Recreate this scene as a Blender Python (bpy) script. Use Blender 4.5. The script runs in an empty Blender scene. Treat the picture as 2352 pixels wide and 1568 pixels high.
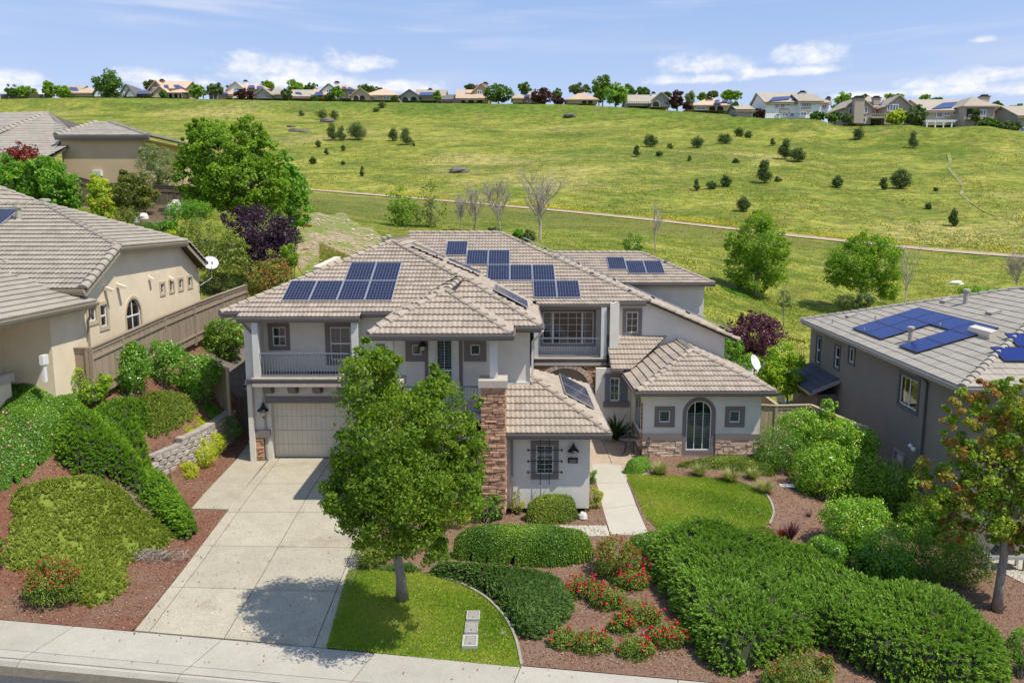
import bpy, math, random
import numpy as np
from mathutils import Vector, Matrix
SC = bpy.context.scene
COL = SC.collection
R = math.radians
random.seed(7)
RNG = np.random.default_rng(11)
# ------------------------------------------------------------------ camera
FPX = 1800.0                                   # focal length in photo pixels (2352 wide)
PITCH = math.atan(284 / 1800.0)
CAMZ = 10.0
cam_d = bpy.data.cameras.new('camera')
cam_d.sensor_width = 36.0
cam_d.sensor_fit = 'HORIZONTAL'
cam_d.lens = 36.0 * FPX / 2352.0
cam_d.clip_start = 0.1
cam_d.clip_end = 6000
cam = bpy.data.objects.new('camera', cam_d)
COL.objects.link(cam)
cam.location = (0, 0, CAMZ)
cam.rotation_euler = (math.pi / 2 - PITCH, 0, 0)
SC.camera = cam
# ------------------------------------------------------------------ sun, sky, exposure
SUN_DIR = Vector((0.43, -0.235, 0.872)).normalized()      # towards the sun
SUN_EL = math.asin(SUN_DIR.z)
SUN_AZ = math.atan2(SUN_DIR.x, SUN_DIR.y)
sun_d = bpy.data.lights.new('sun', 'SUN')
sun_d.energy = 4.9
sun_d.angle = R(0.5)
sun_d.color = (1.0, 0.935, 0.81)
sun = bpy.data.objects.new('sun', sun_d)
COL.objects.link(sun)
sun.rotation_euler = SUN_DIR.to_track_quat('Z', 'Y').to_euler()
sun.location = (30, -20, 80)
SC.view_settings.view_transform = 'Standard'
SC.view_settings.look = 'None'
SC.view_settings.gamma = 1.0
SC.view_settings.use_curve_mapping = False
SC.view_settings.exposure = 0.12
world = bpy.data.worlds.new('World')
SC.world = world
world.use_nodes = True
class NT:
	"""small helper for building node trees"""
	def __init__(s, tree):
		s.t = tree
		s.n = tree.nodes
		s.l = tree.links
	def node(s, typ, **kw):
		nd = s.n.new(typ)
		for k, v in kw.items():
			setattr(nd, k, v)
		return nd
	def put(s, sock, v):
		if isinstance(v, bpy.types.NodeSocket):
			s.l.new(v, sock)
		else:
			if sock.type == 'RGBA' and len(v) == 3:
				v = (*v, 1)
			sock.default_value = v
	def math(s, op, a, b=None, c=None, clamp=False):
		m = s.node('ShaderNodeMath', operation=op, use_clamp=clamp)
		for i, v in enumerate((a, b, c)):
			if v is not None:
				s.put(m.inputs[i], v)
		return m.outputs[0]
	def noise(s, vec, scale, detail=4, rough=0.55, dist=0.0):
		n = s.node('ShaderNodeTexNoise')
		if vec is not None:
			s.l.new(vec, n.inputs['Vector'])
		n.inputs['Scale'].default_value = scale
		n.inputs['Detail'].default_value = detail
		n.inputs['Roughness'].default_value = rough
		n.inputs['Distortion'].default_value = dist
		return n.outputs['Fac']
	def ramp(s, fac, stops, interp='LINEAR'):
		r = s.node('ShaderNodeValToRGB')
		r.color_ramp.interpolation = interp
		el = r.color_ramp.elements
		while len(el) < len(stops):
			el.new(0.5)
		for e, (p, c) in zip(el, stops):
			e.position = p
			e.color = (*c, 1) if len(c) == 3 else c
		s.put(r.inputs[0], fac)
		return r.outputs['Color']
	def rng(s, v, a, b, c=0.0, d=1.0, smooth=True):
		m = s.node('ShaderNodeMapRange')
		m.interpolation_type = 'SMOOTHSTEP' if smooth else 'LINEAR'
		s.put(m.inputs['Value'], v)
		m.inputs['From Min'].default_value = a
		m.inputs['From Max'].default_value = b
		m.inputs['To Min'].default_value = c
		m.inputs['To Max'].default_value = d
		return m.outputs['Result']
	def mix(s, fac, a, b, blend='MIX'):
		m = s.node('ShaderNodeMix', data_type='RGBA', blend_type=blend)
		s.put(m.inputs[0], fac)
		s.put(m.inputs[6], a)
		s.put(m.inputs[7], b)
		return m.outputs[2]
	def mapping(s, vec, scale=(1, 1, 1), rot=(0, 0, 0), loc=(0, 0, 0)):
		m = s.node('ShaderNodeMapping')
		s.l.new(vec, m.inputs['Vector'])
		m.inputs['Scale'].default_value = scale
		m.inputs['Rotation'].default_value = rot
		m.inputs['Location'].default_value = loc
		return m.outputs[0]
def px_angles(u, v):
	a = (u - 1176) / FPX
	b = -(v - 784) / FPX
	c, s = math.cos(PITCH), math.sin(PITCH)
	d = Vector((a, c + b * s, -s + b * c)).normalized()
	return math.atan2(d.x, d.y), math.asin(d.z)
def build_world():
	W = NT(world.node_tree)
	W.n.clear()
	out = W.node('ShaderNodeOutputWorld')
	bg = W.node('ShaderNodeBackground')
	bg.inputs['Strength'].default_value = 0.105
	sky = W.node('ShaderNodeTexSky', sky_type='NISHITA')
	sky.sun_disc = False
	sky.sun_elevation = SUN_EL
	sky.sun_rotation = SUN_AZ
	sky.altitude = 250
	sky.air_density = 0.75
	sky.dust_density = 0.35
	sky.ozone_density = 3.0
	tc = W.node('ShaderNodeTexCoord')
	sep = W.node('ShaderNodeSeparateXYZ')
	W.l.new(tc.outputs['Generated'], sep.inputs[0])
	az = W.math('ARCTAN2', sep.outputs[0], sep.outputs[1])
	el = W.math('ARCSINE', sep.outputs[2])
	comb = W.node('ShaderNodeCombineXYZ')
	W.l.new(az, comb.inputs[0])
	W.l.new(el, comb.inputs[1])
	v = comb.outputs[0]
	n1 = W.noise(W.mapping(v, (1, 2.0, 1)), 20, 7, 0.58, 0.3)
	n2 = W.noise(W.mapping(v, (1, 1.6, 1), loc=(3, 1, 0)), 52, 5, 0.6, 0.3)
	nn = W.math('ADD', W.math('MULTIPLY', n1, 0.7), W.math('MULTIPLY', n2, 0.3))
	total = None
	blobs = [(640, 158, 150, 36), (810, 148, 95, 34), (700, 190, 190, 26), (40, 185, 60, 26), (370, 188, 120, 24), (905, 203, 130, 20),
			(1620, 155, 105, 34), (1590, 185, 150, 18), (1855, 132, 95, 34), (1790, 168, 140, 18), (2225, 186, 150, 28),
			(2270, 205, 190, 20), (2260, 92, 28, 12), (1990, 222, 120, 14), (2345, 205, 50, 26), (130, 215, 190, 16), (470, 190, 40, 10)]
	for (u, vv, su, sv) in blobs:
		a0, e0 = px_angles(u, vv)
		da = W.math('DIVIDE', W.math('SUBTRACT', az, a0), su / FPX)
		de0 = W.math('SUBTRACT', el, e0)
		below = W.math('LESS_THAN', de0, 0.0)
		de = W.math('DIVIDE', de0, W.math('SUBTRACT', sv / FPX, W.math('MULTIPLY', below, 0.45 * sv / FPX)))
		q = W.math('ADD', W.math('MULTIPLY', da, da), W.math('MULTIPLY', de, de))
		g = W.math('EXPONENT', W.math('MULTIPLY', q, -1.0))
		total = g if total is None else W.math('MAXIMUM', total, g)
	band = W.math('MULTIPLY', W.rng(el, 0.02, 0.09), W.rng(el, 0.30, 0.16))
	away = W.rng(W.math('ABSOLUTE', az), 0.60, 0.75)
	big = W.noise(W.mapping(v, (1, 2.2, 1), loc=(7, 2, 0)), 4.0, 3, 0.5)
	total = W.math('MAXIMUM', total, W.math('MULTIPLY', W.math('MULTIPLY', band, away), W.rng(big, 0.45, 0.62)))
	cum = W.rng(W.math('ADD', W.math('MULTIPLY', total, 0.55), W.math('MULTIPLY', nn, 1.15)), 0.76, 1.17)
	st = W.noise(W.mapping(v, (0.9, 9.0, 1), rot=(0, 0, R(-5))), 3.2, 6, 0.55, 0.4)
	st2 = W.noise(W.mapping(v, (1.0, 3.0, 1), loc=(2, 5, 0)), 2.2, 3, 0.5)
	cir = W.math('MULTIPLY', W.rng(st, 0.46, 0.72), W.rng(st2, 0.36, 0.62))
	cir = W.math('MULTIPLY', W.math('MULTIPLY', cir, 0.55), W.rng(el, 0.0, 0.10))
	tint = W.mix(1.0, sky.outputs[0], (1.0, 1.03, 1.08, 1), 'MULTIPLY')
	haze = W.rng(el, 0.36, 0.04, 0.60, 0.88)
	base = W.mix(haze, tint, W.ramp(W.rng(el, 0.05, 0.32), [(0.0, (5.6, 6.5, 8.5)), (1.0, (3.7, 5.5, 9.2))]))
	shade = W.ramp(n2, [(0.3, (6.8, 7.3, 8.5)), (0.62, (9.0, 9.0, 9.3))])
	c1 = W.mix(cir, base, (7.0, 7.3, 8.4, 1))
	c2 = W.mix(W.math('MULTIPLY', cum, 0.92), c1, shade)
	W.l.new(c2, bg.inputs['Color'])
	W.l.new(bg.outputs[0], out.inputs['Surface'])
build_world()
# ------------------------------------------------------------------ photograph <-> ground
CP, SP = math.cos(PITCH), math.sin(PITCH)
def ray(u, v):
	a = (u - 1176) / FPX
	b = -(v - 784) / FPX
	return np.array((a, CP + b * SP, -SP + b * CP))
def at_y(u, v, y):
	d = ray(u, v)
	t = y / d[1]
	return Vector((d[0] * t, y, CAMZ + d[2] * t))
def at_z(u, v, z):
	d = ray(u, v)
	t = (z - CAMZ) / d[2]
	return Vector((d[0] * t, d[1] * t, z))
def on_plane(u, v, p0, n):
	d = Vector(ray(u, v))
	t = (Vector(p0) - Vector((0, 0, CAMZ))).dot(n) / d.dot(n)
	return Vector((0, 0, CAMZ)) + d * t
# ------------------------------------------------------------------ terrain
def street_z(x):
	return -0.96 - 0.05 * np.clip(x, -45, 45)
def street_y(x):
	return 17.93 - 0.075 * np.clip(x, -45, 45)
GX = np.array([-60, -30, -20, -16.2, -14.6, -13.5, -12.6, -12.2, -10.8, -4.5, 0, 6, 10.5, 13, 15, 25, 60.])
GY = np.array([22, 25, 28, 31.5, 35, 38, 43, 48.])
GZ = np.array([
	[3.0, 1.9, 1.60, 1.35, 0.95, 0.55, 0.05, -0.12, -0.35, -0.50, -0.72, -0.92, -1.1, -1.2, -1.35, -1.6, -3],
	[4.2, 3.4, 3.20, 3.00, 2.45, 1.75, 0.70, 0.15, -0.2, -0.25, -0.30, -0.45, -0.7, -1.0, -1.35, -1.6, -3],
	[4.6, 4.1, 4.05, 4.00, 3.20, 2.05, 1.25, -0.03, -0.05, -0.04, -0.04, -0.1, -0.3, -0.9, -1.45, -1.6, -3],
	[4.8, 4.2, 4.15, 4.10, 3.35, 2.25, 1.35, 0.0, 0, 0, 0, 0, -0.05, -0.6, -1.5, -1.6, -3],
	[5.2, 4.3, 4.30, 4.25, 3.40, 2.40, 1.50, 0.1, 0, 0, 0, 0, -0.05, -0.4, -1.4, -1.6, -3],
	[6.0, 4.6, 4.40, 4.40, 3.50, 2.70, 2.30, 2.2, 1.6, 0, 0, 0, 0, -0.2, -1.2, -1.6, -3],
	[8.0, 6.2, 5.00, 4.60, 3.90, 3.40, 3.10, 2.9, 2.6, 0.5, 0.5, 0.6, 0.6, 0.4, -0.6, -1.0, -2],
	[9.0, 8.0, 6.90, 6.00, 5.60, 5.40, 5.30, 5.3, 5.2, 5.0, 4.6, 3.9, 3.5, 2.6, 1.9, 0.9, 0]])
def _tab(pairs):
	a = np.array(pairs, float)
	return a[:, 0], a[:, 1]
U48 = _tab([(-900, 10), (0, 8.0), (300, 6.6), (600, 5.5), (800, 5.4), (1000, 5.1), (1300, 4.5), (1500, 4.0), (1640, 3.5), (1800, 1.9), (2000, 1.3), (2352, 0.9), (3200, 0)])
U60 = _tab([(-900, 13), (0, 11.2), (300, 10.6), (500, 9.8), (640, 9.7), (720, 9.3), (900, 7.6), (1176, 7.0), (1500, 5.7), (1640, 4.9), (1800, 3.1), (2000, 2.5), (2352, 2.0), (3200, 1)])
UPATHD = _tab([(-900, 140), (0, 134), (700, 122), (1176, 106), (1700, 94), (2352, 84), (3200, 78)])
UPATHV = _tab([(-900, 430), (0, 420), (500, 424), (720, 438), (885, 452), (1040, 465), (1290, 487), (1500, 508), (1700, 530), (1830, 545), (2000, 562), (2150, 577), (2352, 592), (3200, 640)])
UCRD = _tab([(-900, 270), (0, 255), (600, 240), (1176, 222), (1500, 205), (1850, 184), (2352, 168), (3200, 160)])
UCRV = _tab([(-900, 225), (0, 228), (200, 224), (400, 226), (700, 232), (1000, 237), (1300, 240), (1420, 246), (1530, 254), (1650, 262), (1740, 272), (1800, 272), (1862, 274), (1905, 289), (1960, 290), (2060, 286), (2130, 294), (2200, 290), (2240, 288), (2290, 298), (2352, 304), (3200, 330)])
def _z_at(v, d):
	b = -(v - 784) / FPX
	return CAMZ + d * (-SP + b * CP) / (CP + b * SP)
def _sm(x):
	x = np.clip(x, 0, 1)
	return x * x * (3 - 2 * x)
def _wob(x, y):
	return (np.sin(x * 0.21 + 1.3 * np.sin(y * 0.13)) * np.sin(y * 0.17 + 0.7 * np.sin(x * 0.11 + 1)) +
			0.6 * np.sin(x * 0.47 + y * 0.31 + 2) * np.sin(y * 0.43 - x * 0.19) + 0.4 * np.sin(x * 0.9 + np.sin(y * .7)) * np.sin(y * 0.8 + 1.1))
def terrain(x, y):
	x = np.asarray(x, float)
	y = np.asarray(y, float)
	zs = street_z(x)
	ys = street_y(x)
	dxw = np.interp(y, [22, 26.2, 27.3, 28.2, 29.2, 30.8, 34.4, 36], [0, -0.5, -1.35, -0.95, -0.6, -0.3, -0.24, 0])
	x_in = x
	x = x - dxw * np.clip((x + 18) / 2.5, 0, 1) * np.clip((-10.85 - x) / 0.5, 0, 1)
	xi = np.clip(np.searchsorted(GX, x) - 1, 0, len(GX) - 2)
	fx = np.clip((x - GX[xi]) / (GX[xi + 1] - GX[xi]), 0, 1)
	yi = np.clip(np.searchsorted(GY, y) - 1, 0, len(GY) - 2)
	fy = np.clip((y - GY[yi]) / (GY[yi + 1] - GY[yi]), 0, 1)
	zn = (GZ[yi, xi] * (1 - fx) + GZ[yi, xi + 1] * fx) * (1 - fy) + (GZ[yi + 1, xi] * (1 - fx) + GZ[yi + 1, xi + 1] * fx) * fy
	k = np.clip((y - ys) / np.maximum(22 - ys, 0.1), 0, 1)
	z22 = GZ[0, xi] * (1 - fx) + GZ[0, xi + 1] * fx
	zf = zs * (1 - k) + z22 * k
	near = np.where(y < 22, zf, zn)
	x = x_in
	yy = np.maximum(y, 20)
	u = 1176 + 1815 * x / yy
	z48 = np.interp(u, *U48)
	z60 = np.interp(u, *U60)
	dp = np.interp(u, *UPATHD)
	zp = _z_at(np.interp(u, *UPATHV), dp)
	dc = np.interp(u, *UCRD)
	zc = _z_at(np.interp(u, *UCRV), dc)
	f = np.clip((yy - dp) / (dc - dp), 0, 1)
	hill = zp + (zc - zp) * (0.90 * f + 0.10 * _sm((f - 0.84) / 0.16)) + 0.9 * np.sin(np.clip(f, 0, 1) * math.pi) * (_wob(x * 0.32, y * 0.32) * 0.35)
	hill = hill + np.where(yy > dc, 0.03 * np.minimum(yy - dc, 40), 0)
	fa = np.clip((yy - 60) / np.maximum(dp - 3 - 60, 1), 0, 1)
	low = z60 + (zp - 0.2 - z60) * fa + 0.25 * _wob(x * 0.6, y * 0.6) * np.sin(fa * math.pi)
	bank = np.clip((yy - (dp - 3)) / 3, 0, 1)
	low = low + (zp - low) * _sm(bank)
	mid = z48 + (z60 - z48) * np.clip((yy - 48) / 12, 0, 1) + 0.12 * _wob(x, y) * np.sin(np.clip((yy - 48) / 12, 0, 1) * math.pi)
	far = np.where(yy < 60, mid, np.where(yy < dp, low, hill))
	b = _sm((y - 44) / 6.0)
	return near * (1 - b) + far * b
def tz(x, y):
	return float(terrain(np.array([x]), np.array([y]))[0])
_TS = np.concatenate([np.arange(12, 70, 0.15), np.arange(70, 420, 0.6)])
def gnd(u, v, h=0.0):
	"""point where the sight line through photo pixel (u, v) meets the ground raised by h"""
	d = ray(u, v)
	ts = _TS
	pz = CAMZ + d[2] * ts
	gz = terrain(d[0] * ts, d[1] * ts) + h
	idx = np.nonzero(pz <= gz)[0]
	if len(idx) == 0:
		t = ts[-1]
	else:
		i = idx[0]
		if i == 0:
			t = ts[0]
		else:
			a, b = pz[i - 1] - gz[i - 1], pz[i] - gz[i]
			t = ts[i - 1] + (ts[i] - ts[i - 1]) * a / (a - b)
	return Vector((d[0] * t, d[1] * t, tz(d[0] * t, d[1] * t)))
# ------------------------------------------------------------------ materials
MATS = {}
def new_mat(name):
	m = bpy.data.materials.new(name)
	m.use_nodes = True
	t = NT(m.node_tree)
	b = t.n['Principled BSDF']
	MATS[name] = m
	return m, t, b
def simple(name, col, rough=0.7, var=0.12, scale=3.0, bump=0.0, bscale=40, metal=0.0, tint=0.0, spec=0.4, stain=0.0, stretch=(1, 1, 1), stain_col=None, speck=0.0):
	"""base colour with blotchy variation, optional bump, per-object or per-face tint"""
	m, t, b = new_mat(name)
	tc = t.node('ShaderNodeTexCoord').outputs['Object']
	v = t.mapping(tc, stretch)
	n = t.noise(v, scale, 5, 0.6)
	lo = tuple(c * (1 - var) for c in col)
	hi = tuple(min(1, c * (1 + var)) for c in col)
	c = t.ramp(n, [(0.3, lo), (0.7, hi)])
	if tint:
		r = t.node('ShaderNodeObjectInfo').outputs['Random']
		a = t.node('ShaderNodeAttribute', attribute_name='tint').outputs['Fac']
		rr = t.math('FRACT', t.math('ADD', r, a))
		c = t.mix(1.0, c, t.ramp(rr, [(0, (1 - tint,) * 3), (0.5, (1, 1, 1)), (1, (1 + tint * 0.5,) * 3)]), 'MULTIPLY')
	if stain:
		n2 = t.noise(tc, scale * 0.23, 6, 0.65)
		sc = stain_col or tuple(x * 0.55 for x in col)
		c = t.mix(t.rng(n2, 0.52, 0.72, 0, stain), c, sc)
	if speck:
		n4 = t.noise(tc, 26, 4, 0.8)
		c = t.mix(1.0, c, t.ramp(n4, [(0.36, (1 - speck,) * 3), (0.62, (1 + speck * 0.5,) * 3)]), 'MULTIPLY')
	t.l.new(c, b.inputs['Base Color'])
	b.inputs['Roughness'].default_value = rough
	b.inputs['Metallic'].default_value = metal
	b.inputs['Specular IOR Level'].default_value = spec
	if bump:
		n3 = t.noise(tc, bscale, 4, 0.6)
		bp = t.node('ShaderNodeBump')
		bp.inputs['Strength'].default_value = bump
		bp.inputs['Distance'].default_value = 0.02
		t.l.new(n3, bp.inputs['Height'])
		t.l.new(bp.outputs[0], b.inputs['Normal'])
	return m
def leafmat(name, cols, trans=0.35, rough=0.5, gloss=0.35, gain=1.45):
	"""leaves: colour picked per leaf from a ramp by the face attribute 'tint'"""
	m, t, b = new_mat(name)
	a = t.node('ShaderNodeAttribute', attribute_name='tint').outputs['Fac']
	n = len(cols)
	cols = [tuple(min(0.62, k * gain) for k in q) for q in cols]
	c = t.ramp(a, [(i / max(1, n - 1), k) for i, k in enumerate(cols)])
	t.l.new(c, b.inputs['Base Color'])
	b.inputs['Roughness'].default_value = rough
	b.inputs['Specular IOR Level'].default_value = gloss
	tr = t.node('ShaderNodeBsdfTranslucent')
	c2 = t.mix(1.0, c, (1.15, 1.25, 0.55, 1), 'MULTIPLY')
	t.l.new(c2, tr.inputs['Color'])
	mx = t.node('ShaderNodeMixShader')
	mx.inputs[0].default_value = min(0.5, trans * 1.12)
	t.l.new(b.outputs[0], mx.inputs[1])
	t.l.new(tr.outputs[0], mx.inputs[2])
	t.l.new(mx.outputs[0], t.n['Material Output'].inputs['Surface'])
	return m
def glassmat(name, col=(0.02, 0.03, 0.035), alpha=0.55):
	m, t, b = new_mat(name)
	gl = t.node('ShaderNodeBsdfGlossy')
	gl.inputs['Roughness'].default_value = 0.03
	gl.inputs['Color'].default_value = (0.9, 0.95, 1, 1)
	tp = t.node('ShaderNodeBsdfTransparent')
	tp.inputs['Color'].default_value = (0.55, 0.62, 0.62, 1)
	fr = t.node('ShaderNodeFresnel')
	fr.inputs['IOR'].default_value = 1.6
	f = t.math('ADD', t.math('MULTIPLY', fr.outputs[0], 1.1), 0.03, clamp=True)
	mx = t.node('ShaderNodeMixShader')
	t.put(mx.inputs[0], f)
	t.l.new(tp.outputs[0], mx.inputs[1])
	t.l.new(gl.outputs[0], mx.inputs[2])
	t.l.new(mx.outputs[0], t.n['Material Output'].inputs['Surface'])
	return m
# ------------------------------------------------------------------ objects
ORG = {}
def setp(o, label=None, cat=None, group=None, kind=None):
	if label:
		o['label'] = label
	if cat:
		o['category'] = cat
	if group:
		o['group'] = group
	if kind:
		o['kind'] = kind
	return o
def thing(name, label, cat, loc, group=None):
	o = bpy.data.objects.new(name, None)
	o.empty_display_size = 0.2
	COL.objects.link(o)
	o.location = loc
	ORG[o.name] = Vector(loc)
	return setp(o, label, cat, group)
def org(o):
	return ORG.get(o.name, Vector((0, 0, 0))) if o is not None else Vector((0, 0, 0))
def link_mesh(name, me, mat, parent=None, loc=None):
	o = bpy.data.objects.new(name, me)
	COL.objects.link(o)
	if mat is not None and len(me.materials) == 0:
		for mm in (mat if isinstance(mat, (list, tuple)) else [mat]):
			me.materials.append(mm)
	if parent is not None:
		o.parent = parent
		ORG[o.name] = org(parent)
	else:
		ORG[o.name] = Vector(loc or (0, 0, 0))
		o.location = ORG[o.name]
	return o
def inst(name, me, parent, mw):
	"""a piece sharing mesh data, at world matrix mw, under parent"""
	o = bpy.data.objects.new(name, me)
	COL.objects.link(o)
	o.parent = parent
	o.matrix_local = Matrix.Translation(-org(parent)) @ mw
	ORG[o.name] = org(parent)
	return o
class MB:
	def __init__(s):
		s.v = []
		s.f = []
		s.t = []
		s.tint = 0.0
	def add(s, vs, fs):
		n = len(s.v)
		s.v.extend(vs)
		for f in fs:
			s.f.append(tuple(i + n for i in f))
			s.t.append(s.tint)
	def face(s, pts):
		s.add([tuple(p) for p in pts], [tuple(range(len(pts)))])
	def box(s, x0, x1, y0, y1, z0, z1):
		s.add([(x0, y0, z0), (x1, y0, z0), (x1, y1, z0), (x0, y1, z0), (x0, y0, z1), (x1, y0, z1), (x1, y1, z1), (x0, y1, z1)],
			[(3, 2, 1, 0), (4, 5, 6, 7), (0, 1, 5, 4), (1, 2, 6, 5), (2, 3, 7, 6), (3, 0, 4, 7)])
	def obox(s, o, a, b, c):
		o, a, b, c = Vector(o), Vector(a), Vector(b), Vector(c)
		p = [o, o + a, o + a + b, o + b, o + c, o + a + c, o + a + b + c, o + b + c]
		fs = [(3, 2, 1, 0), (4, 5, 6, 7), (0, 1, 5, 4), (1, 2, 6, 5), (2, 3, 7, 6), (3, 0, 4, 7)]
		if a.cross(b).dot(c) < 0:
			fs = [f[::-1] for f in fs]
		s.add([tuple(q) for q in p], fs)
	def beam(s, p, q, w, h, up=(0, 0, 1)):
		p, q = Vector(p), Vector(q)
		d = (q - p)
		up = Vector(up)
		r = d.cross(up)
		if r.length < 1e-6:
			r = Vector((1, 0, 0))
		r.normalize()
		u = r.cross(d).normalized()
		s.obox(p - r * w / 2 - u * h / 2, d, r * w, u * h)
	def prism(s, poly, vec):
		n = len(poly)
		vec = Vector(vec)
		a = [Vector(p) for p in poly]
		b = [p + vec for p in a]
		fs = [tuple(range(n))[::-1], tuple(range(n, 2 * n))]
		for i in range(n):
			j = (i + 1) % n
			fs.append((i, j, n + j, n + i))
		s.add([tuple(p) for p in a + b], fs)
	def tube(s, pts, rad, n=6, cap=True):
		pts = [Vector(p) for p in pts]
		if not isinstance(rad, (list, tuple)):
			rad = [rad] * len(pts)
		rings = []
		for i, p in enumerate(pts):
			d = (pts[min(i + 1, len(pts) - 1)] - pts[max(i - 1, 0)]).normalized()
			x = d.cross(Vector((0, 0, 1)) if abs(d.z) < 0.9 else Vector((1, 0, 0))).normalized()
			y = d.cross(x)
			rings.append([tuple(p + (x * math.cos(2 * math.pi * k / n) + y * math.sin(2 * math.pi * k / n)) * rad[i]) for k in range(n)])
		vs = [q for r in rings for q in r]
		fs = []
		for i in range(len(pts) - 1):
			for k in range(n):
				k2 = (k + 1) % n
				fs.append((i * n + k, i * n + k2, (i + 1) * n + k2, (i + 1) * n + k))
		if cap:
			fs.append(tuple(range(n))[::-1])
			fs.append(tuple((len(pts) - 1) * n + k for k in range(n)))
		s.add(vs, fs)
	def lathe(s, prof, c, n=12, axis=None):
		c = Vector(c)
		vs = []
		for (r, z) in prof:
			for k in range(n):
				a = 2 * math.pi * k / n
				vs.append(tuple(c + Vector((r * math.cos(a), r * math.sin(a), z))))
		fs = []
		for i in range(len(prof) - 1):
			for k in range(n):
				k2 = (k + 1) % n
				fs.append((i * n + k, i * n + k2, (i + 1) * n + k2, (i + 1) * n + k))
		fs.append(tuple(range(n))[::-1])
		fs.append(tuple((len(prof) - 1) * n + k for k in range(n)))
		s.add(vs, fs)
	def mesh(s, name, origin=(0, 0, 0), smooth=False):
		o = Vector(origin)
		me = bpy.data.meshes.new(name)
		me.from_pydata([(a[0] - o.x, a[1] - o.y, a[2] - o.z) for a in s.v], [], s.f)
		if any(s.t):
			at = me.attributes.new('tint', 'FLOAT', 'FACE')
			at.data.foreach_set('value', s.t)
		if smooth:
			me.polygons.foreach_set('use_smooth', [True] * len(me.polygons))
		return me
	def build(s, name, mat, parent=None, smooth=False, kind=None, label=None, loc=None):
		me = s.mesh(name, org(parent) if parent is not None else (loc or (0, 0, 0)), smooth)
		o = link_mesh(name, me, mat, parent, loc)
		if kind:
			o['kind'] = kind
		if label:
			o['label'] = label
		return o
def solo(name, mb, mat, label, cat, loc, group=None, smooth=False):
	o = mb.build(name, mat, None, smooth, loc=loc)
	return setp(o, label, cat, group)
def arr_mesh(name, v, faces, tint=None, origin=(0, 0, 0), smooth=False):
	"""mesh from numpy arrays; faces (n,3) or (n,4)"""
	me = bpy.data.meshes.new(name)
	v = np.asarray(v, np.float32) - np.array(origin, np.float32)
	faces = np.asarray(faces, np.int32)
	n, k = faces.shape
	me.vertices.add(len(v))
	me.vertices.foreach_set('co', v.ravel())
	me.loops.add(n * k)
	me.loops.foreach_set('vertex_index', faces.ravel())
	me.polygons.add(n)
	me.polygons.foreach_set('loop_start', np.arange(0, n * k, k, dtype=np.int32))
	if tint is not None:
		at = me.attributes.new('tint', 'FLOAT', 'FACE')
		at.data.foreach_set('value', np.asarray(tint, np.float32))
	if smooth:
		me.polygons.foreach_set('use_smooth', np.ones(n, bool))
	me.update(calc_edges=True)
	return me
def unit(a):
	return a / np.maximum(np.linalg.norm(a, axis=1, keepdims=True), 1e-9)
# ------------------------------------------------------------------ foliage
def leaves(cent, nrm, size, aspect=0.5, jit=0.8, droop=0.25, tint=None, rng=RNG):
	"""folded diamond leaves at points cent, roughly facing nrm"""
	n = len(cent)
	nn = unit(nrm + rng.normal(0, jit, (n, 3)))
	d = unit(np.cross(nn, rng.normal(0, 1, (n, 3))))
	d[:, 2] -= droop
	d = unit(d)
	w = unit(np.cross(nn, d))
	nn = np.cross(d, w)
	L = (size * rng.uniform(0.7, 1.3, n))[:, None]
	W = L * aspect
	up = nn * L * 0.12
	v = np.stack([cent - d * L * 0.5, cent - w * W * 0.5 + up, cent + d * L * 0.5, cent + w * W * 0.5 + up], 1).reshape(-1, 3)
	f = np.arange(n * 4).reshape(n, 4)
	if tint is None:
		tint = rng.uniform(0, 1, n)
	return v, f, tint
def crown_pts(lobes, n, per=45, cl=0.24, rng=RNG, shell=0.55, flat=0.75):
	"""leaf points in clumps spread through ellipsoid lobes (x,y,z,rx,ry,rz); returns points, normals, clump tints, clump centres"""
	lobes = np.array(lobes, float)
	wgt = (lobes[:, 3] * lobes[:, 4] + lobes[:, 4] * lobes[:, 5] + lobes[:, 3] * lobes[:, 5])
	wgt = wgt / wgt.sum()
	nc = max(3, n // per)
	li = rng.choice(len(lobes), nc, p=wgt)
	d = unit(rng.normal(0, 1, (nc, 3)))
	rad = shell + (1 - shell) * rng.uniform(0, 1, nc) ** 0.6
	c = lobes[li, :3] + d * lobes[li, 3:6] * rad[:, None]
	rs = (lobes[li, 3:6].mean(1) * cl * rng.uniform(0.7, 1.35, nc))
	k = rng.choice(nc, n)
	dd = unit(rng.normal(0, 1, (n, 3)) + np.array([0, 0, 0.25]))
	rr = rng.uniform(0.2, 1, n) ** 0.5
	p = c[k] + dd * (rs[k] * rr)[:, None] * np.array([1, 1, flat])
	nr = dd * 0.6 + unit(p - lobes[li[k], :3]) * 0.7 + np.array([0, 0, 0.35])
	ct = rng.uniform(0, 1, nc)
	return p, unit(nr), ct[k], c
BASE_BARK = {}
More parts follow.
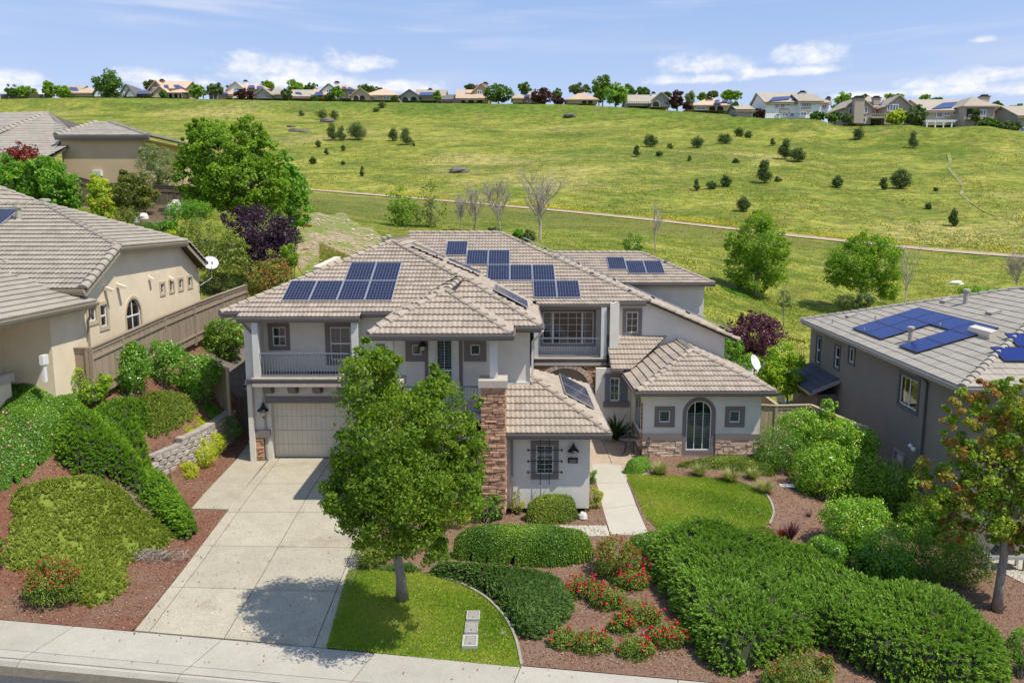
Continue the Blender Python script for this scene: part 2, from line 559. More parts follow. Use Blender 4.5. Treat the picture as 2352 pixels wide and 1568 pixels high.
def limb_mb(base, top, rad, targets, rng, wob=0.08, n=7, sub=True):
	"""tapered trunk and limbs reaching to clump centres"""
	mb = MB()
	base, top = Vector(base), Vector(top)
	H = (top - base).length
	pts, rr = [], []
	for i in range(6):
		f = i / 5
		j = Vector((rng.normal(0, 1), rng.normal(0, 1), 0)) * wob * H * 0.12 * (0 if i == 0 else 1)
		pts.append(base.lerp(top, f) + j)
		rr.append(rad * (1.25 if i == 0 else 1.0) * (1 - 0.45 * f))
	mb.tube(pts, rr, n)
	for tg in targets:
		tg = Vector(tg)
		f = rng.uniform(0.45, 1.0)
		i = min(4, int(f * 5))
		st = pts[i].lerp(pts[i + 1], f * 5 - i)
		mid = st.lerp(tg, 0.5) + Vector((0, 0, 0.10 * (tg - st).length)) + Vector(rng.normal(0, 0.05, 3)) * (tg - st).length
		r0 = rad * 0.42 * (1.15 - 0.5 * f)
		mb.tube([st, mid, tg], [r0, r0 * 0.6, r0 * 0.18], 5, cap=False)
	return mb
def tree(name, label, cat, base, top, rad, lobes, n, size, lmat, bark, group=None, per=45, cl=0.24, limbs=14, aspect=0.55, seed=1, jit=0.8, droop=0.25, shell=0.55, tintmix=0.5, parts=True):
	rng = np.random.default_rng(seed)
	t = thing(name, label, cat, base, group)
	p, nr, ct, cc = crown_pts(lobes, n, per, cl, rng, shell)
	tint = np.clip(ct * tintmix + rng.uniform(0, 1, n) * (1 - tintmix), 0, 1)
	v, f, tt = leaves(p, nr, size, aspect, jit, droop, tint, rng)
	me = arr_mesh('crown', v, f, tt, base)
	link_mesh('crown', me, lmat, t)
	sel = cc[rng.choice(len(cc), min(limbs, len(cc)), replace=False)]
	ctr = np.array(lobes)[:, :3].mean(0)
	tg = [tuple(ctr + (q - ctr) * 0.85) for q in sel]
	mb = limb_mb(base, top, rad, tg, rng)
	mb.build('trunk', bark, t, smooth=True)
	return t
def lobe(u, v, ru, rv, y, dy=0.0, ky=1.0):
	"""ellipsoid lobe seen at photo pixel (u,v) with pixel radii, standing at distance y (+dy)"""
	c = at_y(u, v, y + dy)
	k = (y + dy) / FPX
	return (c.x, c.y, c.z, ru * k, (ru + rv) * 0.5 * k * ky, rv * k)
def bush(name, label, cat, base, lobes, n, size, lmat, group=None, per=30, cl=0.30, aspect=0.5, seed=1, jit=0.7, shell=0.6, stem=True, flowers=None, droop=0.15, tintmix=0.45, bark=None):
	"""a shrub: leaves in clumps over lobes, with short stems from the ground"""
	rng = np.random.default_rng(seed)
	t = thing(name, label, cat, base, group)
	p, nr, ct, cc = crown_pts(lobes, n, per, cl, rng, shell, 0.9)
	gz = terrain(p[:, 0], p[:, 1]) + 0.02
	p[:, 2] = np.maximum(p[:, 2], gz + rng.uniform(0, 0.1, n))
	tint = np.clip(ct * tintmix + rng.uniform(0, 1, n) * (1 - tintmix), 0, 1)
	v, f, tt = leaves(p, nr, size, aspect, jit, droop, tint, rng)
	link_mesh('foliage', arr_mesh('foliage', v, f, tt, base), lmat, t)
	if stem:
		mb = MB()
		sel = cc[rng.choice(len(cc), min(9, len(cc)), replace=False)]
		for q in sel:
			b = Vector(base) + Vector((rng.normal(0, 0.06), rng.normal(0, 0.06), -0.05))
			q = Vector(q)
			mb.tube([b, b.lerp(q, 0.5) + Vector((0, 0, 0.08)), q], [0.022, 0.015, 0.005], 4, cap=False)
		mb.build('stem', bark or MATS['bark'], t)
	if flowers:
		nf, fs, fm, fname = flowers
		k = rng.choice(len(p), nf * 4)
		q = p[k] + nr[k] * fs * 0.8
		order = np.argsort(-(q[:, 2] + 0.6 * nr[k][:, 2]))[:nf * 2]
		q = q[rng.choice(order, nf, replace=False)]
		flower_mesh(fname, q, fs, fm, t, base, rng)
	return t
def flower_mesh(fname, q, fs, fm, t, base, rng, per=9):
	n = len(q)
	c = np.repeat(q, per, 0)
	d = unit(rng.normal(0, 1, (n * per, 3)) + np.array([0, 0, 0.4]))
	c = c + d * fs * 0.35
	v, f, tt = leaves(c, d, fs * 0.55, 0.9, 0.3, 0, None, rng)
	o = link_mesh(fname, arr_mesh(fname, v, f, tt, base), fm, t)
	o['kind'] = 'stuff'
	return o
def poly_sd(px, py, poly):
	"""signed distance (positive inside) to polygon, vectorised"""
	poly = np.asarray(poly, float)
	n = len(poly)
	d2 = np.full(px.shape, 1e18)
	inside = np.zeros(px.shape, bool)
	for i in range(n):
		a, b = poly[i], poly[(i + 1) % n]
		e = b - a
		wx, wy = px - a[0], py - a[1]
		t = np.clip((wx * e[0] + wy * e[1]) / max(e.dot(e), 1e-12), 0, 1)
		d2 = np.minimum(d2, (wx - e[0] * t) ** 2 + (wy - e[1] * t) ** 2)
		c = ((a[1] <= py) & (b[1] > py)) | ((b[1] <= py) & (a[1] > py))
		with np.errstate(divide='ignore', invalid='ignore'):
			xi = a[0] + (py - a[1]) / (b[1] - a[1] if b[1] != a[1] else 1e-12) * (b[0] - a[0])
		inside ^= c & (px < xi)
	d = np.sqrt(d2)
	return np.where(inside, d, -d)
def ground_poly(pts):
	"""photo outline -> ground polygon; a third value lifts that point (top edge of something that tall)"""
	out = []
	for p in pts:
		g = gnd(*p)
		out.append((g.x, g.y))
	return out
def smooth_poly(poly, it=2):
	p = [np.array(q, float) for q in poly]
	for _ in range(it):
		q = []
		for i in range(len(p)):
			a, b = p[i], p[(i + 1) % len(p)]
			q += [a * 0.75 + b * 0.25, a * 0.25 + b * 0.75]
		p = q
	return [tuple(q) for q in p]
def mound(name, label, cat, poly, h, edge, mat, n, size, style='leaf', core=None, group=None, kind=None, seed=1, spacing=0.14, rough=0.10, rs=1.1, power=0.5, smooth=True, flow=(0, -0.3), aspect=0.5, jit=0.6, tint_scale=1.2, flowers=None, hfun=None, bare=0.0, tuft=22, tlen=2.0):
	"""a clipped or spreading plant mass: a raised body over a ground polygon, covered in leaves or sprays"""
	rng = np.random.default_rng(seed)
	if smooth:
		poly = smooth_poly(poly, 2)
	P = np.array(poly)
	x0, y0 = P.min(0) - 0.1
	x1, y1 = P.max(0) + 0.1
	nx, ny = int((x1 - x0) / spacing) + 2, int((y1 - y0) / spacing) + 2
	gx, gy = np.meshgrid(x0 + np.arange(nx) * spacing, y0 + np.arange(ny) * spacing)
	sd = poly_sd(gx, gy, P)
	ph = rng.uniform(0, 6, 6)
	k = 1 / rs
	def bumps(x, y):
		return (np.sin(x * 2.1 * k + ph[0] + 1.2 * np.sin(y * 1.7 * k + ph[1])) * np.sin(y * 2.3 * k + ph[2]) * 0.6 +
				0.4 * np.sin(x * 4.9 * k + ph[3] + y * 1.3) * np.sin(y * 5.3 * k + ph[4]) + 0.25 * np.sin(x * 9.1 * k + ph[5]) * np.sin(y * 8.3 * k))
	def height(x, y, s):
		e = np.clip(s / edge, 0, 1)
		prof = (1 - (1 - e) ** 2) ** power
		hh = h if hfun is None else hfun(x, y)
		return terrain(x, y) + prof * (hh + rough * bumps(x, y))
	gz = height(gx, gy, np.maximum(sd, 0))
	gz = np.where(sd <= 0, terrain(gx, gy) - 0.03, gz)
	ok = sd > -spacing * 0.9
	idx = np.arange(nx * ny).reshape(ny, nx)
	cell = ok[:-1, :-1] & ok[1:, :-1] & ok[:-1, 1:] & ok[1:, 1:]
	f = np.stack([idx[:-1, :-1][cell], idx[:-1, 1:][cell], idx[1:, 1:][cell], idx[1:, :-1][cell]], 1)
	V = np.stack([gx.ravel(), gy.ravel(), gz.ravel()], 1)
	used, inv = np.unique(f, return_inverse=True)
	V2, f2 = V[used], inv.reshape(f.shape)
	base = V2.mean(0)
	base[2] = tz(base[0], base[1])
	t = thing(name, label, cat, tuple(base), group)
	if kind:
		t['kind'] = kind
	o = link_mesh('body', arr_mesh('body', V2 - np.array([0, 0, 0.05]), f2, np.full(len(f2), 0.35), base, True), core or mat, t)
	a, b, c, d = (V2[f2[:, i]] for i in range(4))
	nrm = np.cross(c - a, d - b)
	area = 0.5 * np.linalg.norm(nrm, axis=1)
	nrm = unit(nrm)
	nrm[nrm[:, 2] < 0] *= -1
	ci = rng.choice(len(f2), n, p=area / area.sum())
	s1, s2 = rng.uniform(0, 1, (2, n))
	pts = (a[ci] * ((1 - s1) * (1 - s2))[:, None] + b[ci] * (s1 * (1 - s2))[:, None] + c[ci] * (s1 * s2)[:, None] + d[ci] * ((1 - s1) * s2)[:, None])
	nr = nrm[ci]
	sdp = poly_sd(pts[:, 0], pts[:, 1], P)
	keep = sdp > -0.06
	ts = tint_scale
	tn = 0.5 + 0.5 * np.sin(pts[:, 0] * ts * 2.2 + ph[0] + 1.5 * np.sin(pts[:, 1] * ts * 1.7 + ph[3])) * np.sin(pts[:, 1] * ts * 2.6 + ph[1])
	if bare:
		keep &= ~((tn < bare) & (rng.uniform(0, 1, n) < 0.75))
	pts, nr, tn = pts[keep], nr[keep], tn[keep]
	n = len(pts)
	tint = np.clip(0.45 * tn + 0.55 * rng.uniform(0, 1, n), 0, 1)
	if style == 'leaf':
		v, ff, tt = leaves(pts + nr * rng.uniform(-0.02, size * 0.7, n)[:, None], nr, size, aspect, jit, 0.1, tint, rng)
	else:
		fx = np.sin(pts[:, 0] * 1.3 + ph[2]) * 0.5 + flow[0]
		fy = np.sin(pts[:, 1] * 1.1 + ph[4]) * 0.4 + flow[1]
		dr = unit(nr * 0.55 + np.stack([fx, fy, np.full(n, 0.35)], 1) + rng.normal(0, jit, (n, 3)) * 0.45)
		L = (size * rng.uniform(0.6, 1.4, n))[:, None]
		sd_ = unit(np.cross(dr, rng.normal(0, 1, (n, 3)))) * L * aspect * 0.5
		if tuft:
			nt = max(1, n // tuft)
			ti = rng.integers(0, nt, n)
			td = dr[:nt][ti]
			tl_ = (size * tlen * rng.uniform(0.6, 1.4, nt))[ti][:, None]
			fpos = rng.uniform(0, 1, (n, 1))
			sidev = unit(np.cross(td, rng.normal(0, 1, (n, 3))))
			pts = pts[:nt][ti] + td * tl_ * (fpos - 0.3) + sidev * rng.normal(0, 0.02, (n, 1))
			dr = unit(td + sidev * 0.75 * (1.1 - 0.6 * fpos))
			sd_ = unit(np.cross(dr, rng.normal(0, 1, (n, 3)))) * L * aspect * 0.5
			tint = np.clip(0.30 * tint + 0.30 * rng.uniform(0, 1, nt)[ti] + 0.40 * fpos[:, 0], 0, 1)
		p0 = pts - dr * L * 0.25
		v = np.stack([p0, p0 + dr * L * 0.55 + sd_, p0 + dr * L, p0 + dr * L * 0.55 - sd_], 1).reshape(-1, 3)
		ff = np.arange(n * 4).reshape(n, 4)
		tt = tint
	o2 = link_mesh('foliage', arr_mesh('foliage', v, ff, tt, base), mat, t)
	if flowers:
		nf, fs, fm, fname, sel = flowers
		m = sel(pts) if sel else np.ones(n, bool)
		ii = np.nonzero(m)[0]
		if len(ii) > nf:
			q = pts[rng.choice(ii, nf, replace=False)]
			flower_mesh(fname, q + np.array([0, 0, size * 0.6]), fs, fm, t, base, rng)
	return t
def grass_blades(name, poly, n, h, mat, parent, seed=1, w=0.012, lift=0.0):
	rng = np.random.default_rng(seed)
	P = np.array(poly)
	x0, y0 = P.min(0)
	x1, y1 = P.max(0)
	q = rng.uniform(0, 1, (n * 2, 2)) * (x1 - x0, y1 - y0) + (x0, y0)
	q = q[poly_sd(q[:, 0], q[:, 1], P) > -0.02][:n]
	n = len(q)
	p = np.stack([q[:, 0], q[:, 1], terrain(q[:, 0], q[:, 1]) + lift], 1)
	dr = unit(np.stack([rng.normal(0, 0.5, n), rng.normal(0, 0.5, n), np.ones(n)], 1))
	L = (h * rng.uniform(0.6, 1.5, n))[:, None]
	s = unit(np.cross(dr, rng.normal(0, 1, (n, 3)))) * w
	v = np.stack([p - s, p + s, p + dr * L], 1).reshape(-1, 3)
	t = 0.5 + 0.35 * np.sin(p[:, 0] * 1.1 + 1.5 * np.sin(p[:, 1] * 0.9)) * np.sin(p[:, 1] * 1.3 + 1) + rng.normal(0, 0.16, n)
	o = link_mesh(name, arr_mesh(name, v, np.arange(n * 3).reshape(n, 3), np.clip(t, 0, 1), org(parent) if parent else (0, 0, 0)), mat, parent)
	o['kind'] = 'stuff'
	return o
# ------------------------------------------------------------------ ground sheets
def clip_poly(poly, inside, inter):
	out = []
	n = len(poly)
	for i in range(n):
		a, b = poly[i], poly[(i + 1) % n]
		ia, ib = inside(a), inside(b)
		if ia:
			out.append(a)
		if ia != ib:
			out.append(inter(a, b))
	return out
def clip_axis(poly, k, val, sign):
	return clip_poly(poly, lambda p: (p[k] - val) * sign >= 0,
					lambda a, b: tuple(a[j] + (b[j] - a[j]) * (val - a[k]) / (b[k] - a[k]) for j in range(len(a))))
def sheet(name, poly, dz, spacing, mat, kind='structure', zfun=None, skirt=0.06):
	"""thin ground layer over a polygon, following the terrain"""
	P = np.array(poly)
	x0, y0 = P.min(0)
	x1, y1 = P.max(0)
	mb = MB()
	key = {}
	def vid(x, y):
		k = (round(x, 4), round(y, 4))
		if k not in key:
			key[k] = len(mb.v)
			z = (tz(x, y) if zfun is None else zfun(x, y)) + dz
			mb.v.append((x, y, z))
		return key[k]
	yy = y0
	while yy < y1:
		row = clip_axis(clip_axis(list(map(tuple, poly)), 1, yy, 1), 1, yy + spacing, -1)
		if len(row) >= 3:
			xx = x0
			while xx < x1:
				c = clip_axis(clip_axis(row, 0, xx, 1), 0, xx + spacing, -1)
				if len(c) >= 3:
					ids = []
					for p in c:
						i = vid(*p)
						if not ids or ids[-1] != i:
							ids.append(i)
					if len(ids) > 1 and ids[0] == ids[-1]:
						ids.pop()
					if len(set(ids)) >= 3 and len(set(ids)) == len(ids):
						mb.f.append(tuple(ids))
						mb.t.append(0)
				xx += spacing
		yy += spacing
	fs = []
	for f in mb.f:
		a, b, c = (Vector(mb.v[f[i]]) for i in (0, 1, 2))
		ar = 0
		for i in range(len(f)):
			p, q = mb.v[f[i]], mb.v[f[(i + 1) % len(f)]]
			ar += p[0] * q[1] - q[0] * p[1]
		fs.append(f if ar > 0 else f[::-1])
	mb.f = fs
	o = mb.build(name, mat)
	o['kind'] = kind
	return o
def slab(name, quad, zfun, th, mat, parent, lift=0.03, nsub=4):
	"""a paving slab over a quad (x,y)x4, bent to the surface below, with real edges"""
	a, b, c, d = [np.array(p, float) for p in quad]
	mb = MB()
	n = nsub
	top = []
	for j in range(n + 1):
		for i in range(n + 1):
			s, t = i / n, j / n
			p = (a * (1 - s) + b * s) * (1 - t) + (d * (1 - s) + c * s) * t
			top.append((p[0], p[1], zfun(p[0], p[1]) + lift))
	fs = []
	for j in range(n):
		for i in range(n):
			k = j * (n + 1) + i
			fs.append((k, k + 1, k + n + 2, k + n + 1))
	ring = [i for i in range(n + 1)] + [(j + 1) * (n + 1) - 1 for j in range(1, n + 1)] + [n * (n + 1) + i for i in range(n - 1, -1, -1)] + [j * (n + 1) for j in range(n - 1, 0, -1)]
	m = len(top)
	vs = top + [(top[i][0], top[i][1], top[i][2] - th) for i in ring]
	for i in range(len(ring)):
		j = (i + 1) % len(ring)
		fs.append((ring[i], m + i, m + j, ring[j]))
	mb.add(vs, fs)
	p, q, r = Vector(vs[0]), Vector(vs[1]), Vector(vs[n + 2])
	if (q - p).cross(r - p).z < 0:
		mb.f = [f[::-1] for f in mb.f]
	mb.t = [0] * len(mb.f)
	return mb.build(name, mat, parent)
# ------------------------------------------------------------------ walls and windows
class WF:
	"""a wall frame: origin o, horizontal axis a (left to right seen from outside), outward normal n"""
	def __init__(s, o, a):
		s.o = Vector(o)
		s.a = Vector(a).normalized()
		s.n = s.a.cross(Vector((0, 0, 1))).normalized()
	def p(s, u, z, d=0.0):
		q = s.o + s.a * u + s.n * d
		return Vector((q.x, q.y, z))
	def box(s, mb, u0, u1, z0, z1, d0, d1):
		mb.obox(s.p(u0, z0, d1), s.a * (u1 - u0), s.n * (d0 - d1), Vector((0, 0, z1 - z0)))
def wall(mb, W, u0, u1, z0, z1, holes=(), th=0.2):
	us = sorted({u0, u1, *[h[0] for h in holes], *[h[1] for h in holes]})
	zs = sorted({z0, z1, *[h[2] for h in holes], *[h[3] for h in holes]})
	us = [u for u in us if u0 <= u <= u1]
	zs = [z for z in zs if z0 <= z <= z1]
	for i in range(len(us) - 1):
		for j in range(len(zs) - 1):
			uc, zc = (us[i] + us[i + 1]) / 2, (zs[j] + zs[j + 1]) / 2
			if any(h[0] < uc < h[1] and h[2] < zc < h[3] for h in holes):
				continue
			mb.face([W.p(us[i], zs[j]), W.p(us[i + 1], zs[j]), W.p(us[i + 1], zs[j + 1]), W.p(us[i], zs[j + 1])])
			mb.face([W.p(us[i + 1], zs[j], -th), W.p(us[i], zs[j], -th), W.p(us[i], zs[j + 1], -th), W.p(us[i + 1], zs[j + 1], -th)])
	for (a, b, c, d) in holes:
		mb.face([W.p(a, c), W.p(a, d), W.p(a, d, -th), W.p(a, c, -th)])
		mb.face([W.p(b, d), W.p(b, c), W.p(b, c, -th), W.p(b, d, -th)])
		mb.face([W.p(a, c, -th), W.p(b, c, -th), W.p(b, c), W.p(a, c)])
		mb.face([W.p(a, d), W.p(b, d), W.p(b, d, -th), W.p(a, d, -th)])
	mb.face([W.p(u0, z1), W.p(u1, z1), W.p(u1, z1, -th), W.p(u0, z1, -th)])
	e = 0.006
	mb.face([W.p(u0 + e, z0, -th), W.p(u0 + e, z1, -th), W.p(u0 + e, z1, -e), W.p(u0 + e, z0, -e)])
	mb.face([W.p(u1 - e, z0, -e), W.p(u1 - e, z1, -e), W.p(u1 - e, z1, -th), W.p(u1 - e, z0, -th)])
def ring(mb, W, u0, u1, z0, z1, w, d0, d1, bottom=None):
	b = w if bottom is None else bottom
	W.box(mb, u0, u0 + w, z0, z1, d0, d1)
	W.box(mb, u1 - w, u1, z0, z1, d0, d1)
	W.box(mb, u0 + w, u1 - w, z1 - w, z1, d0, d1)
	if b > 0:
		W.box(mb, u0 + w, u1 - w, z0, z0 + b, d0, d1)
def arch_pts(W, u0, u1, zs, d, n=14, r=None):
	c = (u0 + u1) / 2
	R_ = (u1 - u0) / 2
	rr = r or R_
	return [W.p(c - rr * math.cos(math.pi * k / n), zs + rr * math.sin(math.pi * k / n), d) for k in range(n + 1)]
def window(parent, W, u0, u1, z0, z1, trim=0.15, tm='trim', mull=(1, 1), arch=False, blind=True, frame=0.05, tproud=0.035, hbar=None, th=0.2, fm='white_frame', mw=0.018, blind_to=1.0, name='window', slat=0.075, back='room_dark'):
	"""window in a wall opening: frame > trim, pane, blind, reveal backing"""
	fb = MB()
	R_ = (u1 - u0) / 2
	zs = z1 - R_ if arch else z1
	if not arch:
		ring(fb, W, u0, u1, z0, z1, frame, -0.10, -0.03)
	else:
		W.box(fb, u0, u0 + frame, z0, zs, -0.10, -0.03)
		W.box(fb, u1 - frame, u1, z0, zs, -0.10, -0.03)
		W.box(fb, u0 + frame, u1 - frame, z0, z0 + frame, -0.10, -0.03)
		o = arch_pts(W, u0, u1, zs, -0.03)
		i = arch_pts(W, u0, u1, zs, -0.03, r=R_ - frame)
		o2 = arch_pts(W, u0, u1, zs, -0.10)
		i2 = arch_pts(W, u0, u1, zs, -0.10, r=R_ - frame)
		for k in range(len(o) - 1):
			fb.face([o[k], i[k], i[k + 1], o[k + 1]])
			fb.face([i[k], i2[k], i2[k + 1], i[k + 1]])
	nx, nz = mull
	for k in range(1, nx):
		u = u0 + (u1 - u0) * k / nx
		top = z1 - 0.03 if not arch else zs + math.sqrt(max(0, R_ ** 2 - (u - (u0 + u1) / 2) ** 2)) - 0.03
		W.box(fb, u - mw / 2, u + mw / 2, z0 + frame, top, -0.075, -0.045)
	for k in range(1, nz):
		z = z0 + (zs - z0) * k / nz
		W.box(fb, u0 + frame, u1 - frame, z - mw / 2, z + mw / 2, -0.077, -0.043)
	for hb in (hbar or []):
		W.box(fb, u0 + frame, u1 - frame, hb - 0.03, hb + 0.03, -0.09, -0.028)
	w = fb.build(name, MATS[fm], parent)
	if trim:
		tb = MB()
		if not arch:
			ring(tb, W, u0 - trim, u1 + trim, z0 - trim, z1 + trim, trim, -0.05, tproud)
		else:
			W.box(tb, u0 - trim, u0, z0 - trim, zs, -0.05, tproud)
			W.box(tb, u1, u1 + trim, z0 - trim, zs, -0.05, tproud)
			W.box(tb, u0, u1, z0 - trim, z0, -0.05, tproud)
			o = arch_pts(W, u0, u1, zs, tproud, r=R_ + trim)
			i = arch_pts(W, u0, u1, zs, tproud)
			o2 = arch_pts(W, u0, u1, zs, -0.05, r=R_ + trim)
			i2 = arch_pts(W, u0, u1, zs, -0.12)
			for k in range(len(o) - 1):
				tb.face([o[k], i[k], i[k + 1], o[k + 1]])
				tb.face([o2[k], o[k], o[k + 1], o2[k + 1]])
				tb.face([i[k], i2[k], i2[k + 1], i[k + 1]])
		tb.build('trim', MATS[tm], w)
	pb = MB()
	if not arch:
		pb.face([W.p(u0, z0, -0.06), W.p(u1, z0, -0.06), W.p(u1, z1, -0.06), W.p(u0, z1, -0.06)])
	else:
		pb.face([W.p(u0, z0, -0.06), W.p(u1, z0, -0.06)] + arch_pts(W, u0, u1, zs, -0.06)[::-1])
	pb.build('pane', MATS['glass'], w)
	if blind:
		bb = MB()
		ztop = z0 + (z1 - z0) * blind_to if not arch else z0 + (zs - z0) * blind_to
		z = z0 + 0.03
		while z < ztop - 0.03:
			bb.obox(W.p(u0 + 0.03, z, -0.13), W.a * (u1 - u0 - 0.06), W.n * (-0.012), Vector((0, 0, slat * 0.62)) + W.n * (-0.02))
			z += slat
		for cu in (0.25, 0.75):
			u = u0 + (u1 - u0) * cu
			W.box(bb, u - 0.01, u + 0.01, z0, ztop, -0.128, -0.124)
		bo = bb.build('blind', MATS['blind'], w)
		bo['kind'] = 'stuff'
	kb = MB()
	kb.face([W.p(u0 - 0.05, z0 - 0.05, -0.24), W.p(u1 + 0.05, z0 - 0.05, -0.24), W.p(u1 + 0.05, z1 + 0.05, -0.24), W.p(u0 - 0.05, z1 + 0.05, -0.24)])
	kb.build('window_backing', MATS[back], w)  # flat backing sheet; room_dark paints the unlit room's darkness into its colour
	return w
def arch_spandrel(mb, W, u0, u1, z1, d=0.0, n=14):
	"""fills a rectangular opening's top corners so that it reads as an arch"""
	R_ = (u1 - u0) / 2
	zs = z1 - R_
	a = arch_pts(W, u0, u1, zs, d, n)
	b = arch_pts(W, u0, u1, zs, d - 0.2, n)
	for k in range(n):
		t0 = W.p(u0 + (u1 - u0) * (1 - math.cos(math.pi * k / n)) / 2, z1, d)
		t1 = W.p(u0 + (u1 - u0) * (1 - math.cos(math.pi * (k + 1) / n)) / 2, z1, d)
		mb.face([a[k], a[k + 1], t1, t0])
		mb.face([a[k], b[k], b[k + 1], a[k + 1]])
# ------------------------------------------------------------------ roofs
TILE_S = dict(w=0.34, e=0.37, kind='S')
TILE_F = dict(w=0.42, e=0.42, kind='F')
TILE_FAR = dict(w=0.60, e=0.44, kind='F')
def tile_geo(tp):
	w, e = tp['w'], tp['e']
	if tp['kind'] == 'S':
		n = 8
		xs = np.linspace(0, w, n + 1)
		z = 0.024 * (0.5 - 0.5 * np.cos(4 * math.pi * xs / w)) + 0.010
		v, f = [], []
		for x, h in zip(xs, z):
			v.append((x, -0.03, h * 1.2 + 0.056))
		for x, h in zip(xs, z):
			v.append((x, e + 0.02, h + 0.004))
		for x, h in zip(xs, z):
			v.append((x, -0.03, h * 0.3 + 0.004))
		m = n + 1
		for i in range(n):
			f.append((i, i + 1, m + i + 1, m + i))
			f.append((2 * m + i, 2 * m + i + 1, i + 1, i))
		return np.array(v), f
	t = 0.055
	g = 0.006
	v = [(g, -0.02, 0.012), (w - g, -0.02, 0.012), (w - g, e + 0.05, 0.0), (g, e + 0.05, 0.0),
		(g, -0.02, 0.012 + t), (w - g, -0.02, 0.012 + t), (w - g, e + 0.05, t - 0.012), (g, e + 0.05, t - 0.012)]
	return np.array(v), [(4, 5, 6, 7), (0, 1, 5, 4), (1, 2, 6, 5), (3, 0, 4, 7)]
TILE_ME = {}
def tile_mesh(kind_name, tp, mat):
	if kind_name not in TILE_ME:
		v, f = tile_geo(tp)
		me = bpy.data.meshes.new('roof_tile')
		me.from_pydata([tuple(p) for p in v], [], f)
		me.materials.append(mat)
		TILE_ME[kind_name] = me
	return TILE_ME[kind_name]
class Roof:
	"""collects the tiled planes of one house; nearest whole tiles become parts, the rest one joined part"""
	def __init__(s, parent, mat_t, mat_deck, tp, key):
		s.parent, s.mt, s.md, s.tp, s.key = parent, mat_t, mat_deck, tp, key
		s.deck = MB()
		s.full = []
		s.rest = MB()
		s.rng = np.random.default_rng(5)
	def plane(s, poly, tiles=True, off=0.0, single=True):
		P = [Vector(p) for p in poly]
		n = Vector((0, 0, 0))
		for i in range(len(P)):
			n += (P[i] - P[0]).cross(P[(i + 1) % len(P)] - P[0])
		n.normalize()
		if n.z < 0:
			n = -n
			P = P[::-1]
		th = 0.10
		s.deck.prism([p - n * th for p in P], n * (th - 0.005))
		down = Vector((n.x, n.y, 0)).normalized()
		up = (-down - n * (-down).dot(n)).normalized()
		a = up.cross(n).normalized()          # to the right when looking up the slope
		O = P[0]
		q = [((p - O).dot(a), (p - O).dot(up)) for p in P]
		if tiles:
			s.lay(q, O, a, up, n, off, single)
		return dict(p0=O, n=n, a=a, up=up)
	def lay(s, q, O, a, up, n, off, single=True):
		tp = s.tp
		w, e = tp['w'], tp['e']
		if sum(q[i][0] * q[(i + 1) % len(q)][1] - q[(i + 1) % len(q)][0] * q[i][1] for i in range(len(q))) < 0:
			q = q[::-1]
		umin, umax = min(p[0] for p in q), max(p[0] for p in q)
		vmin, vmax = min(p[1] for p in q), max(p[1] for p in q)
		gv, gf = tile_geo(tp)
		edges = []
		for i in range(len(q)):
			p0, p1 = np.array(q[i]), np.array(q[(i + 1) % len(q)])
			d = p1 - p0
			nn = np.array((-d[1], d[0])) / np.hypot(*d)
			edges.append((p0, nn))
		rows = int((vmax - vmin) / e) + 1
		for r in range(rows):
			v0 = vmin + r * e
			o = off + (0.5 * w if (r % 2 and tp['kind'] == 'F') else 0)
			c0 = int(math.floor((umin - o) / w)) - 1
			c1 = int(math.ceil((umax - o) / w)) + 1
			for c in range(c0, c1):
				u0 = o + c * w
				cs = np.array([(u0, v0), (u0 + w, v0), (u0 + w, v0 + e), (u0, v0 + e)])
				ds = [np.dot(cs - p0, nn) for p0, nn in edges]
				if any((d < 1e-4).all() for d in ds):
					continue
				jz = s.rng.normal(0, 0.0025)
				if all((d > -0.03).all() for d in ds):
					M = Matrix.Identity(4)
					for k in range(3):
						M[k][0], M[k][1], M[k][2] = a[k], up[k], n[k]
						M[k][3] = (O + a * u0 + up * v0 + n * jz)[k]
					dist = (M.translation - Vector((0, 0, CAMZ))).length
					s.full.append((dist if single else dist + 500, M))
				else:
					s.rest.tint = float(s.rng.uniform(0.01, 1))
					for f in gf:
						pl = [(gv[i][0] + u0, gv[i][1] + v0, gv[i][2] + jz) for i in f]
						for p0, nn in edges:
							g = lambda p: (p[0] - p0[0]) * nn[0] + (p[1] - p0[1]) * nn[1]
							lim = -0.04
							pl = clip_poly(pl, lambda p: g(p) >= lim, lambda A, B: tuple(A[j] + (B[j] - A[j]) * (lim - g(A)) / (g(B) - g(A)) for j in range(3)))
							if len(pl) < 3:
								break
						if len(pl) >= 3:
							s.rest.face([O + a * p[0] + up * p[1] + n * p[2] for p in pl])
	def finish(s, limit=300):
		roof = s.deck.build('roof', s.md, s.parent)
		s.full.sort(key=lambda t: t[0])
		me = tile_mesh(s.key, s.tp, s.mt)
		for d, M in s.full[:limit]:
			inst('roof_tile', me, roof, M)
		gv, gf = tile_geo(s.tp)
		for d, M in s.full[limit:]:
			s.rest.tint = float(s.rng.uniform(0.01, 1))
			s.rest.add([tuple(M @ Vector(p)) for p in gv], gf)
		if s.rest.f:
			s.rest.build('roof_tile', s.mt, roof, kind='stuff')
		s.roof = roof
		return roof
